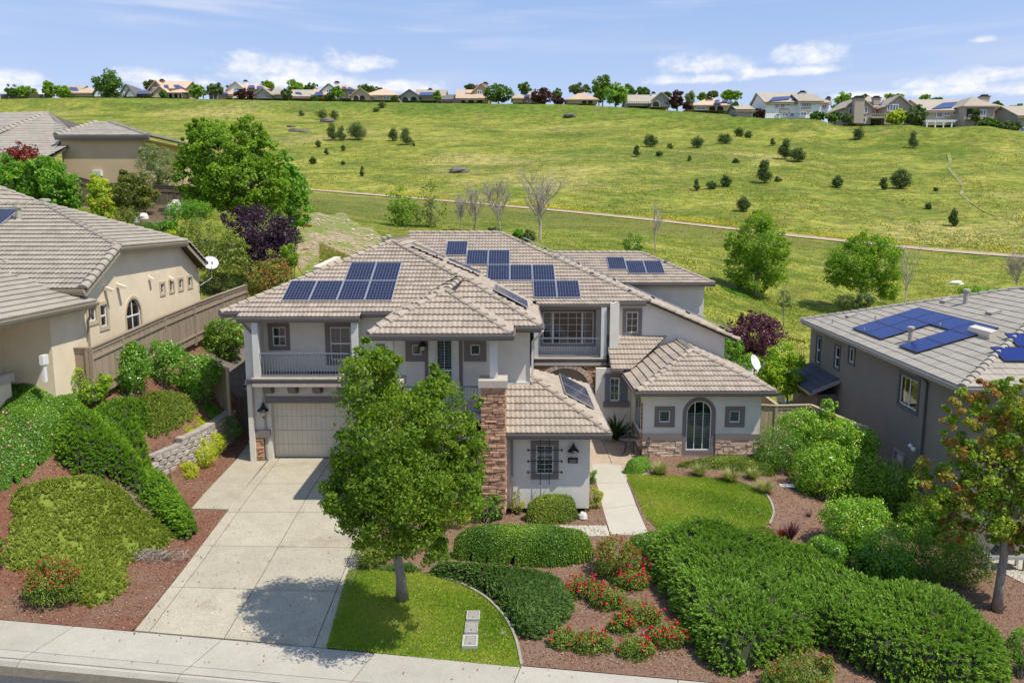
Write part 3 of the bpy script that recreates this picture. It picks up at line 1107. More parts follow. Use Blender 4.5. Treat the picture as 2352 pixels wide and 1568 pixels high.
	def ridge(s, p, q, r=0.13, L=0.40, mat=None, single=True):
		"""a run of overlapping half-round caps from low end p to high end q"""
		p, q = Vector(p), Vector(q)
		d = q - p
		n = max(1, int(d.length / L))
		st = d / n
		dn = d.normalized()
		key = 'ridge' + s.key + str(r)
		if key not in TILE_ME:
			mb = MB()
			k = 7
			L2 = L * 1.12
			vs = []
			for (yy, rr, lift) in ((-0.02, r * 1.12, 0.015), (L2, r * 0.92, -0.02)):
				for i in range(k):
					t = math.pi * i / (k - 1)
					vs.append((rr * math.cos(t), yy, rr * math.sin(t) * 0.85 + lift))
			fs = [(i + 1, i, k + i, k + i + 1) for i in range(k - 1)]
			fs.append(tuple(range(k)))
			mb.add(vs, fs)
			me = mb.mesh('ridge_tile')
			me.materials.append(s.mt)
			TILE_ME[key] = me
		me = TILE_ME[key]
		up = Vector((0, 0, 1))
		x = dn.cross(up).normalized()
		z = x.cross(dn).normalized()
		for i in range(n):
			o = p + st * i + Vector((0, 0, 0.015))
			M = Matrix(((x.x, dn.x, z.x, o.x), (x.y, dn.y, z.y, o.y), (x.z, dn.z, z.z, o.z), (0, 0, 0, 1)))
			if single:
				inst('ridge_tile', me, s.roof, M)
def gutter(mb, p, q, out, drop=0.13):
	"""eaves gutter from p to q (top edge), projecting along out"""
	p, q, out = Vector(p), Vector(q), Vector(out).normalized()
	prof = [(0, 0.0), (0, -drop), (0.075, -drop), (0.115, -0.03), (0.115, 0.012), (0.098, 0.012), (0.098, -0.02), (0.02, -0.02)]
	mb.prism([p + out * a + Vector((0, 0, b)) for a, b in prof], q - p)
def fascia(mb, p, q, out, h=0.20, w=0.03):
	p, q, out = Vector(p), Vector(q), Vector(out).normalized()
	mb.prism([p, p - Vector((0, 0, h)), p - Vector((0, 0, h)) - out * w, p - out * w], q - p)
# ------------------------------------------------------------------ solar panels
PANEL_ME = {}
def panel_meshes(w, h, key, fm, gm):
	if key not in PANEL_ME:
		a = MB()
		t = 0.042
		for (x0, x1, y0, y1) in ((-w / 2, -w / 2 + 0.02, -h / 2, h / 2), (w / 2 - 0.02, w / 2, -h / 2, h / 2), (-w / 2 + 0.02, w / 2 - 0.02, -h / 2, -h / 2 + 0.02), (-w / 2 + 0.02, w / 2 - 0.02, h / 2 - 0.02, h / 2)):
			a.box(x0, x1, y0, y1, -t, 0)
		a.box(-w / 2 + 0.02, w / 2 - 0.02, -h / 2 + 0.02, h / 2 - 0.02, -t, -0.02)
		fme = a.mesh('solar_panel')
		fme.materials.append(fm)
		g = MB()
		g.box(-w / 2 + 0.02, w / 2 - 0.02, -h / 2 + 0.02, h / 2 - 0.02, -0.02, -0.004)
		gme = g.mesh('cell_sheet')
		gme.materials.append(gm)
		PANEL_ME[key] = (fme, gme)
	return PANEL_ME[key]
def solar(parent, pl, centre, w, h, key, fm, gm, lift=0.13, rot=0.0, rails=True):
	"""one framed panel on roof plane pl, centred at world point centre"""
	fme, gme = panel_meshes(w, h, key, fm, gm)
	a, up, n = pl['a'], pl['up'], pl['n']
	if rot:
		a2 = a * math.cos(rot) + up * math.sin(rot)
		up = up * math.cos(rot) - a * math.sin(rot)
		a = a2
	c = Vector(centre) + n * lift
	M = Matrix(((a.x, up.x, n.x, c.x), (a.y, up.y, n.y, c.y), (a.z, up.z, n.z, c.z), (0, 0, 0, 1)))
	o = inst('solar_panel', fme, parent, M)
	g = bpy.data.objects.new('cell_sheet', gme)
	COL.objects.link(g)
	g.parent = o
	ORG[g.name] = org(parent)
	if rails:
		mb = MB()
		mb.box(-w * 0.3, w * 0.3, -h * 0.30, -h * 0.26, -lift, -0.044)
		k2 = key + '_bracket'
		if k2 not in PANEL_ME:
			me = mb.mesh('bracket')
			me.materials.append(MATS['metal_dark'])
			PANEL_ME[k2] = me
		b = bpy.data.objects.new('bracket', PANEL_ME[k2])
		COL.objects.link(b)
		b.parent = o
		ORG[b.name] = org(parent)
	return o
# ------------------------------------------------------------------ palette
simple('stucco', (0.68, 0.64, 0.57), 0.9, 0.07, 1.2, 0.35, 60, stain=0.35, speck=0.06, stain_col=(0.50, 0.46, 0.39))
simple('stucco_cream', (0.74, 0.63, 0.45), 0.9, 0.07, 1.0, 0.35, 60, stain=0.45, speck=0.06, stain_col=(0.55, 0.44, 0.29))
simple('stucco_grey', (0.21, 0.19, 0.165), 0.9, 0.06, 1.0, 0.3, 60, stain=0.2)
simple('stucco_brown', (0.52, 0.385, 0.24), 0.9, 0.06, 0.8, 0.25, 40, stain=0.2)
simple('trim', (0.185, 0.16, 0.15), 0.8, 0.05, 3, 0.15, 60)
simple('trim_cream', (0.50, 0.41, 0.27), 0.8, 0.05, 3, 0.15, 60)
simple('trim_grey', (0.11, 0.115, 0.12), 0.8, 0.05, 3, 0.1, 60)
simple('gutter_paint', (0.21, 0.185, 0.175), 0.45, 0.04, 2)
simple('gutter_tan', (0.36, 0.31, 0.22), 0.5, 0.04, 2)
simple('gutter_grey', (0.34, 0.33, 0.32), 0.5, 0.04, 2)
simple('cap_stone', (0.46, 0.40, 0.34), 0.85, 0.08, 6, 0.3, 50, stain=0.3)
simple('tile', (0.35, 0.29, 0.232), 0.85, 0.12, 5, 0.15, 60, tint=0.16, stain=0.5, stain_col=(0.25, 0.20, 0.16))
simple('tile_left', (0.315, 0.28, 0.23), 0.85, 0.10, 4, 0.15, 60, tint=0.10, stain=0.4)
simple('tile_grey', (0.335, 0.30, 0.25), 0.85, 0.08, 4, 0.15, 60, tint=0.12, stain=0.25)
simple('deck', (0.10, 0.085, 0.07), 0.95, 0.1, 3)
simple('stone', (0.47, 0.275, 0.175), 0.9, 0.22, 9, 0.8, 22, tint=0.38)
simple('stone_pale', (0.52, 0.40, 0.30), 0.9, 0.2, 9, 0.8, 22, tint=0.28)
simple('stone_core', (0.09, 0.07, 0.055), 0.95, 0.2, 5)
simple('white_frame', (0.72, 0.72, 0.70), 0.5, 0.03)
simple('white_paint', (0.62, 0.61, 0.58), 0.6, 0.05, 2)
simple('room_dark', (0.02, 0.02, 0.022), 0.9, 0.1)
simple('curtain', (0.30, 0.27, 0.22), 0.9, 0.2, 4, stretch=(8, 8, 0.3))
simple('blind', (0.75, 0.74, 0.70), 0.7, 0.05)
simple('garage_paint', (0.66, 0.58, 0.46), 0.7, 0.04, 2, 0.1, 40)
simple('railing_paint', (0.16, 0.185, 0.225), 0.45, 0.05)
simple('black_metal', (0.018, 0.018, 0.02), 0.4, 0.1, 10, metal=0.3)
simple('metal_dark', (0.05, 0.05, 0.055), 0.5, 0.1, 8, metal=0.5)
simple('metal_grey', (0.40, 0.40, 0.39), 0.45, 0.06, 5, metal=0.5)
simple('panel_frame', (0.55, 0.56, 0.58), 0.35, 0.03, metal=0.6)
simple('panel_frame_black', (0.03, 0.03, 0.04), 0.4, 0.03)
simple('dish', (0.74, 0.74, 0.73), 0.5, 0.03)
simple('vent_paint', (0.40, 0.36, 0.30), 0.7, 0.08, 5)
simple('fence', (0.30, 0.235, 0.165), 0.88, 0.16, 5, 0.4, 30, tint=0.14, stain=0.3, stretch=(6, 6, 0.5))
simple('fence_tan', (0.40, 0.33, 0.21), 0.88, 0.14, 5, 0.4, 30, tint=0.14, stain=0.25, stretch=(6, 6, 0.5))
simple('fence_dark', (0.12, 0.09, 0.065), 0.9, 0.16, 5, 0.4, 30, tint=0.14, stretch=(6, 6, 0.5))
simple('block', (0.36, 0.325, 0.285), 0.95, 0.2, 7, 0.9, 18, tint=0.14, stain=0.2)
simple('bark', (0.17, 0.135, 0.10), 0.95, 0.3, 6, 0.9, 22, stretch=(3, 3, 0.6))
simple('bark_grey', (0.27, 0.235, 0.20), 0.95, 0.25, 6, 0.9, 22, stretch=(3, 3, 0.6))
simple('bark_pale', (0.40, 0.345, 0.285), 0.95, 0.2, 4, 0.3, 12)
simple('bark_dark', (0.07, 0.055, 0.045), 0.95, 0.3, 6, 0.5, 22)
simple('juniper_shade_core', (0.035, 0.045, 0.018), 0.95, 0.4, 9)  # body under the sprays: woody interior, with inner shade painted into the colour
simple('rock', (0.15, 0.13, 0.115), 0.95, 0.25, 2.5, 0.8, 8, tint=0.2)
simple('rock_white', (0.66, 0.63, 0.58), 0.9, 0.12, 6, 0.6, 20)
simple('edging', (0.30, 0.27, 0.22), 0.9, 0.15, 5, 0.3, 30)
simple('utility_lid', (0.29, 0.27, 0.24), 0.9, 0.08, 8, 0.3, 60, stain=0.4)
simple('utility_rim', (0.40, 0.385, 0.35), 0.85, 0.08, 6, 0.2, 50)
simple('concrete', (0.41, 0.37, 0.285), 0.92, 0.09, 1.6, 0.25, 180, tint=0.06, speck=0.30, stain=0.8, stain_col=(0.27, 0.225, 0.16))
simple('concrete_walk', (0.40, 0.37, 0.315), 0.92, 0.08, 1.3, 0.2, 150, tint=0.06, speck=0.14, stain=0.45, stain_col=(0.40, 0.365, 0.33))
simple('concrete_path', (0.43, 0.40, 0.335), 0.92, 0.06, 1.6, 0.2, 150, tint=0.04, stain=0.2)
simple('patio_stone', (0.40, 0.31, 0.235), 0.9, 0.12, 3, 0.3, 60, tint=0.1, stain=0.3)
simple('joint', (0.11, 0.095, 0.075), 0.98, 0.2, 8)
simple('asphalt', (0.060, 0.062, 0.068), 0.92, 0.3, 30, 0.5, 250, stain=0.3)
simple('trail', (0.38, 0.29, 0.205), 0.95, 0.14, 1.2, 0.4, 20)
simple('gravel', (0.15, 0.125, 0.11), 0.98, 0.4, 14, 1.0, 35)
simple('dry_dirt', (0.34, 0.255, 0.16), 0.98, 0.2, 1.5, 0.6, 12)
simple('red_flower', (0.50, 0.012, 0.030), 0.6, 0.3, 9)
simple('berry', (0.36, 0.04, 0.015), 0.6, 0.35, 9)
simple('pink_flower', (0.62, 0.28, 0.27), 0.6, 0.2, 9)
glassmat('glass')
def mat_cells(name, col, line, nx, ny, w, h, lw=0.012, rough=0.12):
	m, t, b = new_mat(name)
	tc = t.node('ShaderNodeTexCoord').outputs['Object']
	sep = t.node('ShaderNodeSeparateXYZ')
	t.l.new(tc, sep.inputs[0])
	def grid(o, n, L):
		f = t.math('FRACT', t.math('ADD', t.math('MULTIPLY', o, n / L), 100.0))
		d = t.math('ABSOLUTE', t.math('SUBTRACT', f, 0.5))
		return t.math('GREATER_THAN', d, 0.5 - lw * n / L)
	g = t.math('MAXIMUM', grid(sep.outputs[0], nx, w), grid(sep.outputs[1], ny, h))
	n = t.noise(tc, 4, 2)
	c = t.ramp(n, [(0.3, tuple(x * 0.8 for x in col)), (0.7, tuple(x * 1.2 for x in col))])
	t.l.new(t.mix(g, c, line) if lw > 0 else c, b.inputs['Base Color'])
	b.inputs['Roughness'].default_value = rough
	b.inputs['Specular IOR Level'].default_value = 0.22
	return m
mat_cells('cells', (0.007, 0.009, 0.036), (0.22, 0.24, 0.30), 8, 12, 1.06, 1.66, 0.0036)
mat_cells('cells_blue', (0.008, 0.021, 0.135), (0.02, 0.05, 0.26), 10, 6, 1.66, 0.995, 0.004, 0.25)
def mat_hill():
	m, t, b = new_mat('hill_grass')
	P = t.node('ShaderNodeTexCoord').outputs['Object']
	sep = t.node('ShaderNodeSeparateXYZ')
	t.l.new(P, sep.inputs[0])
	n_big = t.noise(t.mapping(P, (0.55, 1.0, 1)), 0.035, 5, 0.6, 0.6)
	n_mid = t.noise(t.mapping(P, (0.6, 1, 1), loc=(31, 7, 0)), 0.16, 5, 0.62, 0.4)
	n_sml = t.noise(t.mapping(P, (0.7, 1, 1)), 0.9, 5, 0.65)
	n_fin = t.noise(P, 5.0, 4, 0.7)
	green = t.ramp(n_mid, [(0.34, (0.12, 0.165, 0.028)), (0.5, (0.225, 0.245, 0.044)), (0.66, (0.33, 0.315, 0.07))])
	straw = t.mix(n_sml, (0.36, 0.295, 0.11, 1), (0.46, 0.385, 0.18, 1))
	c = t.mix(t.math('MULTIPLY', t.rng(n_big, 0.50, 0.68), 0.62), green, straw)
	dk = t.noise(t.mapping(P, (0.4, 1, 1), loc=(5, 90, 0)), 0.07, 5, 0.65, 0.8)
	c = t.mix(t.math('MULTIPLY', t.rng(dk, 0.50, 0.62), 0.62), c, (0.085, 0.14, 0.018, 1))
	u = t.math('DIVIDE', sep.outputs[0], t.math('MAXIMUM', sep.outputs[1], 20.0))
	crest = t.node('ShaderNodeFloatCurve')
	dist = t.math('SUBTRACT', sep.outputs[1], t.math('SUBTRACT', 217.0, t.math('MULTIPLY', u, 68.0)))
	brow = t.rng(t.math('ADD', dist, t.math('MULTIPLY', t.math('SUBTRACT', n_mid, 0.5), 26.0)), -13, 0)
	c = t.mix(t.math('MULTIPLY', brow, 0.65), c, (0.085, 0.17, 0.022, 1))
	low = t.math('MULTIPLY', t.rng(t.math('ADD', sep.outputs[1], t.math('MULTIPLY', t.math('SUBTRACT', n_mid, 0.5), 24.0)), 78, 90), t.rng(t.math('ADD', t.math('MULTIPLY', u, 37.0), t.math('SUBTRACT', sep.outputs[1], 106.0)), -1, -4))
	c = t.mix(t.math('MULTIPLY', low, t.math('MULTIPLY', t.rng(n_sml, 0.35, 0.6), 0.8)), c, (0.13, 0.125, 0.045, 1))
	n_p = t.noise(t.mapping(P, (0.7, 1.1, 1), loc=(3, 8, 0)), 0.33, 6, 0.72, 0.5)
	c = t.mix(t.math('MULTIPLY', t.rng(n_p, 0.53, 0.62), 0.55), c, (0.20, 0.165, 0.06, 1))
	c = t.mix(t.math('MULTIPLY', t.rng(n_p, 0.47, 0.38), 0.50), c, (0.10, 0.16, 0.022, 1))
	c = t.mix(0.75, c, t.mix(1.0, c, t.ramp(n_sml, [(0.36, (0.5, 0.56, 0.5)), (0.62, (1.35, 1.28, 1.2))]), 'MULTIPLY'))
	c = t.mix(0.6, c, t.mix(1.0, c, t.ramp(n_fin, [(0.36, (0.45, 0.5, 0.45)), (0.62, (1.35, 1.32, 1.25))]), 'MULTIPLY'))
	soil = t.math('MULTIPLY', t.rng(t.math('ADD', sep.outputs[1], t.math('MULTIPLY', n_sml, 4.0)), 44, 40), t.rng(t.math('ABSOLUTE', sep.outputs[0]), 30, 24))
	c = t.mix(soil, c, t.ramp(n_fin, [(0.35, (0.08, 0.045, 0.03)), (0.62, (0.22, 0.13, 0.085))]))
	t.l.new(c, b.inputs['Base Color'])
	b.inputs['Roughness'].default_value = 0.9
	b.inputs['Specular IOR Level'].default_value = 0.1
	bp = t.node('ShaderNodeBump')
	bp.inputs['Strength'].default_value = 0.8
	bp.inputs['Distance'].default_value = 0.35
	t.l.new(t.math('ADD', n_sml, t.math('MULTIPLY', n_fin, 0.35)), bp.inputs['Height'])
	t.l.new(bp.outputs[0], b.inputs['Normal'])
	return m
def mat_mulch(name, a, bcol, ccol):
	m, t, b = new_mat(name)
	P = t.node('ShaderNodeTexCoord').outputs['Object']
	n1 = t.noise(P, 22, 5, 0.75, 1.5)
	n2 = t.noise(P, 0.8, 4, 0.6)
	c = t.ramp(n1, [(0.3, a), (0.52, bcol), (0.70, ccol)])
	c = t.mix(t.rng(n2, 0.35, 0.7, 0.0, 0.45), c, (0.26, 0.185, 0.125, 1))
	t.l.new(c, b.inputs['Base Color'])
	b.inputs['Roughness'].default_value = 0.95
	bp = t.node('ShaderNodeBump')
	bp.inputs['Strength'].default_value = 1.0
	bp.inputs['Distance'].default_value = 0.05
	t.l.new(n1, bp.inputs['Height'])
	t.l.new(bp.outputs[0], b.inputs['Normal'])
	return m
def mat_bare():
	m, t, b = new_mat('bare_ground')
	P = t.node('ShaderNodeTexCoord').outputs['Object']
	n1 = t.noise(P, 0.45, 5, 0.65, 0.6)
	n2 = t.noise(P, 3.5, 5, 0.7)
	d = t.ramp(n2, [(0.34, (0.19, 0.135, 0.08)), (0.5, (0.33, 0.25, 0.155)), (0.66, (0.46, 0.38, 0.26))])
	g = t.ramp(n2, [(0.34, (0.09, 0.14, 0.02)), (0.64, (0.24, 0.27, 0.04))])
	t.l.new(t.mix(t.rng(n1, 0.39, 0.54), d, g), b.inputs['Base Color'])
	b.inputs['Roughness'].default_value = 0.95
	bp = t.node('ShaderNodeBump')
	bp.inputs['Distance'].default_value = 0.15
	t.l.new(n2, bp.inputs['Height'])
	t.l.new(bp.outputs[0], b.inputs['Normal'])
mat_bare()
def mat_lawn():
	m, t, b = new_mat('lawn_ground')
	P = t.node('ShaderNodeTexCoord').outputs['Object']
	n1 = t.noise(P, 0.9, 5, 0.65, 0.5)
	n2 = t.noise(P, 14, 4, 0.7)
	c = t.ramp(n1, [(0.3, (0.12, 0.21, 0.016)), (0.55, (0.20, 0.31, 0.026)), (0.70, (0.34, 0.38, 0.05))])
	c = t.mix(0.6, c, t.mix(1.0, c, t.ramp(n2, [(0.3, (0.5, 0.5, 0.5)), (0.7, (1.3, 1.3, 1.2))]), 'MULTIPLY'))
	t.l.new(c, b.inputs['Base Color'])
	b.inputs['Roughness'].default_value = 0.9
	return m
mat_hill()
mat_mulch('mulch', (0.07, 0.026, 0.016), (0.23, 0.088, 0.052), (0.40, 0.22, 0.145))
mat_mulch('mulch_brown', (0.08, 0.04, 0.026), (0.25, 0.135, 0.088), (0.44, 0.30, 0.215))
mat_lawn()
leafmat('grass_blade', [(0.11, 0.20, 0.014), (0.19, 0.30, 0.022), (0.31, 0.37, 0.04), (0.42, 0.40, 0.10)], 0.35, 0.6, 0.2, gain=1.15)
leafmat('wild_grass', [(0.12, 0.19, 0.02), (0.22, 0.28, 0.03), (0.36, 0.33, 0.09), (0.45, 0.38, 0.16)], 0.4, 0.7, 0.15, gain=1.05)
leafmat('maple_leaf', [(0.07, 0.15, 0.012), (0.13, 0.23, 0.016), (0.21, 0.32, 0.022), (0.33, 0.40, 0.04)], 0.42, gain=1.02)
leafmat('gum_leaf', [(0.06, 0.13, 0.012), (0.10, 0.19, 0.016), (0.165, 0.26, 0.022), (0.22, 0.31, 0.028), (0.26, 0.32, 0.035), (0.31, 0.25, 0.045), (0.30, 0.12, 0.045), (0.24, 0.06, 0.035)], 0.4, gain=1.3)
leafmat('bright_leaf', [(0.09, 0.18, 0.014), (0.15, 0.265, 0.018), (0.22, 0.345, 0.026), (0.30, 0.41, 0.04)], 0.42, gain=1.2)
leafmat('mid_leaf', [(0.045, 0.12, 0.012), (0.08, 0.19, 0.016), (0.13, 0.26, 0.02), (0.20, 0.32, 0.035)], 0.35, gain=1.6)
leafmat('yellow_leaf', [(0.14, 0.24, 0.016), (0.24, 0.35, 0.025), (0.35, 0.42, 0.035), (0.46, 0.46, 0.07), (0.42, 0.26, 0.05)], 0.45)
leafmat('olive_leaf', [(0.055, 0.085, 0.015), (0.10, 0.13, 0.022), (0.15, 0.17, 0.03), (0.22, 0.19, 0.05)], 0.35)
leafmat('grey_leaf', [(0.10, 0.13, 0.06), (0.15, 0.19, 0.075), (0.22, 0.25, 0.09), (0.28, 0.30, 0.15)], 0.35)
leafmat('loose_leaf', [(0.08, 0.12, 0.03), (0.14, 0.19, 0.035), (0.23, 0.28, 0.05), (0.30, 0.29, 0.10)], 0.35)
leafmat('purple_leaf', [(0.020, 0.010, 0.022), (0.042, 0.018, 0.042), (0.075, 0.03, 0.07), (0.11, 0.055, 0.10)], 0.18, 0.45, gain=1.1)
leafmat('plum_leaf', [(0.05, 0.013, 0.030), (0.10, 0.028, 0.055), (0.16, 0.06, 0.085), (0.21, 0.09, 0.10)], 0.25, 0.45, gain=1.1)
leafmat('red_leaf', [(0.10, 0.014, 0.014), (0.20, 0.028, 0.024), (0.30, 0.05, 0.035), (0.34, 0.11, 0.05)], 0.3, gain=1.1)
leafmat('photinia_leaf', [(0.08, 0.13, 0.02), (0.14, 0.19, 0.03), (0.20, 0.22, 0.04), (0.30, 0.16, 0.05), (0.42, 0.07, 0.035)], 0.3)
leafmat('hill_leaf', [(0.030, 0.050, 0.016), (0.052, 0.080, 0.022), (0.080, 0.11, 0.030), (0.12, 0.14, 0.045)], 0.25, gain=1.9)
leafmat('crest_leaf', [(0.028, 0.065, 0.012), (0.05, 0.105, 0.015), (0.085, 0.15, 0.02), (0.13, 0.20, 0.03)], 0.3, gain=1.7)
leafmat('crest_bright', [(0.07, 0.15, 0.014), (0.12, 0.22, 0.018), (0.18, 0.29, 0.022), (0.24, 0.34, 0.03)], 0.35)
leafmat('crest_red', [(0.035, 0.016, 0.014), (0.07, 0.028, 0.022), (0.11, 0.042, 0.03), (0.15, 0.075, 0.04)], 0.25, gain=1.1)
leafmat('ivy_leaf', [(0.042, 0.10, 0.012), (0.075, 0.165, 0.015), (0.115, 0.23, 0.02), (0.19, 0.31, 0.035)], 0.3, 0.35, 0.6, gain=1.5)
leafmat('juniper_bright', [(0.055, 0.125, 0.014), (0.10, 0.20, 0.018), (0.16, 0.28, 0.024), (0.23, 0.34, 0.04)], 0.3, 0.6, 0.2, gain=1.45)
leafmat('juniper', [(0.05, 0.098, 0.018), (0.09, 0.155, 0.024), (0.14, 0.225, 0.034), (0.21, 0.30, 0.055)], 0.3, 0.6, 0.2, gain=1.85)
leafmat('juniper_blue', [(0.045, 0.085, 0.026), (0.075, 0.13, 0.036), (0.115, 0.185, 0.05), (0.17, 0.25, 0.075)], 0.28, 0.6, 0.2, gain=1.6)
leafmat('cover_olive', [(0.075, 0.105, 0.018), (0.13, 0.17, 0.026), (0.20, 0.235, 0.04), (0.28, 0.30, 0.065)], 0.3, 0.6, 0.2, gain=1.8)
leafmat('cover_grey', [(0.07, 0.10, 0.022), (0.12, 0.16, 0.03), (0.18, 0.22, 0.045), (0.26, 0.29, 0.08)], 0.3, 0.6, 0.2, gain=1.8)
leafmat('hedge_leaf', [(0.035, 0.085, 0.010), (0.07, 0.14, 0.013), (0.12, 0.20, 0.018), (0.20, 0.27, 0.035)], 0.3, 0.4, 0.5, gain=1.75)
leafmat('hedge_olive', [(0.05, 0.085, 0.010), (0.095, 0.145, 0.013), (0.15, 0.195, 0.018), (0.23, 0.26, 0.035)], 0.3, 0.4, 0.5, gain=1.7)
leafmat('laurel_leaf', [(0.035, 0.10, 0.012), (0.07, 0.17, 0.014), (0.12, 0.24, 0.02), (0.22, 0.33, 0.04)], 0.32, 0.35, 0.55, gain=1.7)
leafmat('lime_leaf', [(0.10, 0.20, 0.014), (0.17, 0.29, 0.018), (0.26, 0.37, 0.024), (0.36, 0.43, 0.04)], 0.38, 0.45)
leafmat('viburnum_leaf', [(0.05, 0.13, 0.012), (0.10, 0.21, 0.016), (0.165, 0.29, 0.022), (0.26, 0.36, 0.045), (0.36, 0.29, 0.06)], 0.35, 0.35, 0.55, gain=1.7)
leafmat('gold_leaf', [(0.19, 0.26, 0.014), (0.28, 0.35, 0.018), (0.38, 0.42, 0.024), (0.44, 0.45, 0.05)], 0.35, gain=1.75)
leafmat('rose_leaf', [(0.06, 0.12, 0.018), (0.11, 0.18, 0.024), (0.17, 0.235, 0.035), (0.25, 0.22, 0.06)], 0.32)
leafmat('nandina_leaf', [(0.14, 0.20, 0.02), (0.22, 0.28, 0.03), (0.32, 0.33, 0.05), (0.42, 0.26, 0.06)], 0.35)
leafmat('tuft_blade', [(0.11, 0.13, 0.03), (0.18, 0.21, 0.05), (0.28, 0.29, 0.10), (0.44, 0.42, 0.24)], 0.3, 0.5, 0.3)
leafmat('sago_leaf', [(0.02, 0.045, 0.012), (0.035, 0.07, 0.016), (0.05, 0.09, 0.02)], 0.2, gain=1.1)
leafmat('chip', [(0.09, 0.04, 0.026), (0.17, 0.08, 0.052), (0.27, 0.16, 0.11), (0.42, 0.31, 0.23)], 0.0, 0.9, 0.2, gain=1.1)
leafmat('twig', [(0.19, 0.155, 0.13), (0.28, 0.235, 0.20), (0.36, 0.31, 0.265)], 0.0, 0.9, 0.1, gain=1.1)
leafmat('yellow_bloom', [(0.38, 0.36, 0.03), (0.52, 0.42, 0.02), (0.60, 0.45, 0.03)], 0.3, gain=1.1)
# ------------------------------------------------------------------ the land: one sheet out to the horizon
def grow(a, b, s0, k):
	out, x, s = [], a, s0
	while x < b:
		out.append(x)
		x += s
		s *= k
	out.append(b)
	return out
def ground():
	xs = [-x for x in grow(30, 1600, 0.7, 1.045)][::-1][:-1] + list(np.arange(-30, 30, 0.5)) + grow(30, 1600, 0.7, 1.045)
	xs = np.unique(np.round(xs, 3))
	ys = np.array([-300, -100, -40, -10, 5, 12, 15] + list(np.arange(16, 62, 0.5)) + list(np.arange(62, 290, 1.4)) + grow(290, 2000, 3, 1.15))
	gx, gy = np.meshgrid(xs, ys)
	z = terrain(gx.ravel(), gy.ravel()).reshape(gx.shape)
	nx, ny = len(xs), len(ys)
	idx = np.arange(nx * ny).reshape(ny, nx)
	f = np.stack([idx[:-1, :-1].ravel(), idx[:-1, 1:].ravel(), idx[1:, 1:].ravel(), idx[1:, :-1].ravel()], 1)
	z = z - np.where(gy < street_y(gx) + 0.15, 0.30, 0.0)
	me = arr_mesh('ground', np.stack([gx.ravel(), gy.ravel(), z.ravel()], 1), f, None, (0, 0, 0), True)
	o = link_mesh('ground', me, MATS['hill_grass'])
	o['kind'] = 'structure'
ground()
def gp(*pts):
	return ground_poly(pts)
def footpath():
	us = np.linspace(-500, 3000, 160)
	L, Rr = [], []
	for u in us:
		d = float(np.interp(u, *UPATHD))
		x = (u - 1176) / 1815 * d
		for (arr, dy) in ((L, -0.85), (Rr, 0.95)):
			yy = d + dy
			arr.append((x, yy, tz(x, yy) + 0.09))
	mb = MB()
	for i in range(len(us) - 1):
		mb.face([L[i], L[i + 1], Rr[i + 1], Rr[i]])
	o = mb.build('footpath', MATS['trail'])
	o['kind'] = 'structure'
footpath()
def sdir():
	d = Vector((1, -0.075, -0.05)).normalized()
	return d
def street():
	def sp(x, off, dz):
		return (x, float(street_y(x)) + off, float(street_z(x)) + dz)
	xs = [-44, -22, 0, 22, 44]
	mb = MB()
	for a, b in zip(xs[:-1], xs[1:]):
		mb.face([sp(a, -12, -0.15), sp(b, -12, -0.15), sp(b, -2.02, -0.13), sp(a, -2.02, -0.13)])
	o = mb.build('road', MATS['asphalt'])
	o['kind'] = 'structure'
	base = MB()
	for a, b in zip(xs[:-1], xs[1:]):
		base.face([sp(a, -2.05, -0.135), sp(b, -2.05, -0.135), sp(b, -1.7, -0.12), sp(a, -1.7, -0.12)])
		base.face([sp(a, -1.7, -0.12), sp(b, -1.7, -0.12), sp(b, 0.15, -0.05), sp(a, 0.15, -0.05)])
	k = base.build('pavement', MATS['joint'])
	k['kind'] = 'structure'
	zf = lambda x, y: float(street_z(x))
	jx = []
	for (u, v) in ((170, 1445), (508, 1475), (858, 1505), (1197, 1535)):
		g = at_z(u, v, float(street_z((u - 1176) / 100)))
		jx.append(g.x)
	step = (jx[-1] - jx[0]) / 3
	allx = [jx[0] - step * i for i in range(7, 0, -1)] + jx + [jx[-1] + step * i for i in range(1, 8)]
	skew = 0.10
	for a, b in zip(allx[:-1], allx[1:]):
		a, b = a + 0.012, b - 0.012
		y = lambda x, o: float(street_y(x)) + o
		slab('paving_slab', [(a - skew * 3, y(a, -1.22)), (b - skew * 3, y(b, -1.22)), (b, y(b, 0.0)), (a, y(a, 0.0))], zf, 0.10, MATS['concrete_walk'], k, 0.02)
		slab('paving_strip', [(a - skew * 4, y(a, -1.52)), (b - skew * 4, y(b, -1.52)), (b - skew * 3, y(b, -1.23)), (a - skew * 3, y(a, -1.23))], zf, 0.10, MATS['concrete_walk'], k, 0.015)
		mb = MB()
		pr = lambda x: [(x - skew * 4, y(x, -1.53), zf(x, 0) + 0.014), (x - skew * 4.2, y(x, -1.60), zf(x, 0) - 0.0), (x - skew * 4.6, y(x, -1.67), zf(x, 0) - 0.11), (x - skew * 5, y(x, -2.02), zf(x, 0) - 0.115), (x - skew * 5, y(x, -2.02), zf(x, 0) - 0.2), (x - skew * 4, y(x, -1.53), zf(x, 0) - 0.2)]
		mb.prism(pr(a), Vector(pr(b)[0]) - Vector(pr(a)[0]))
		mb.build('kerb', MATS['concrete_walk'], k)
street()
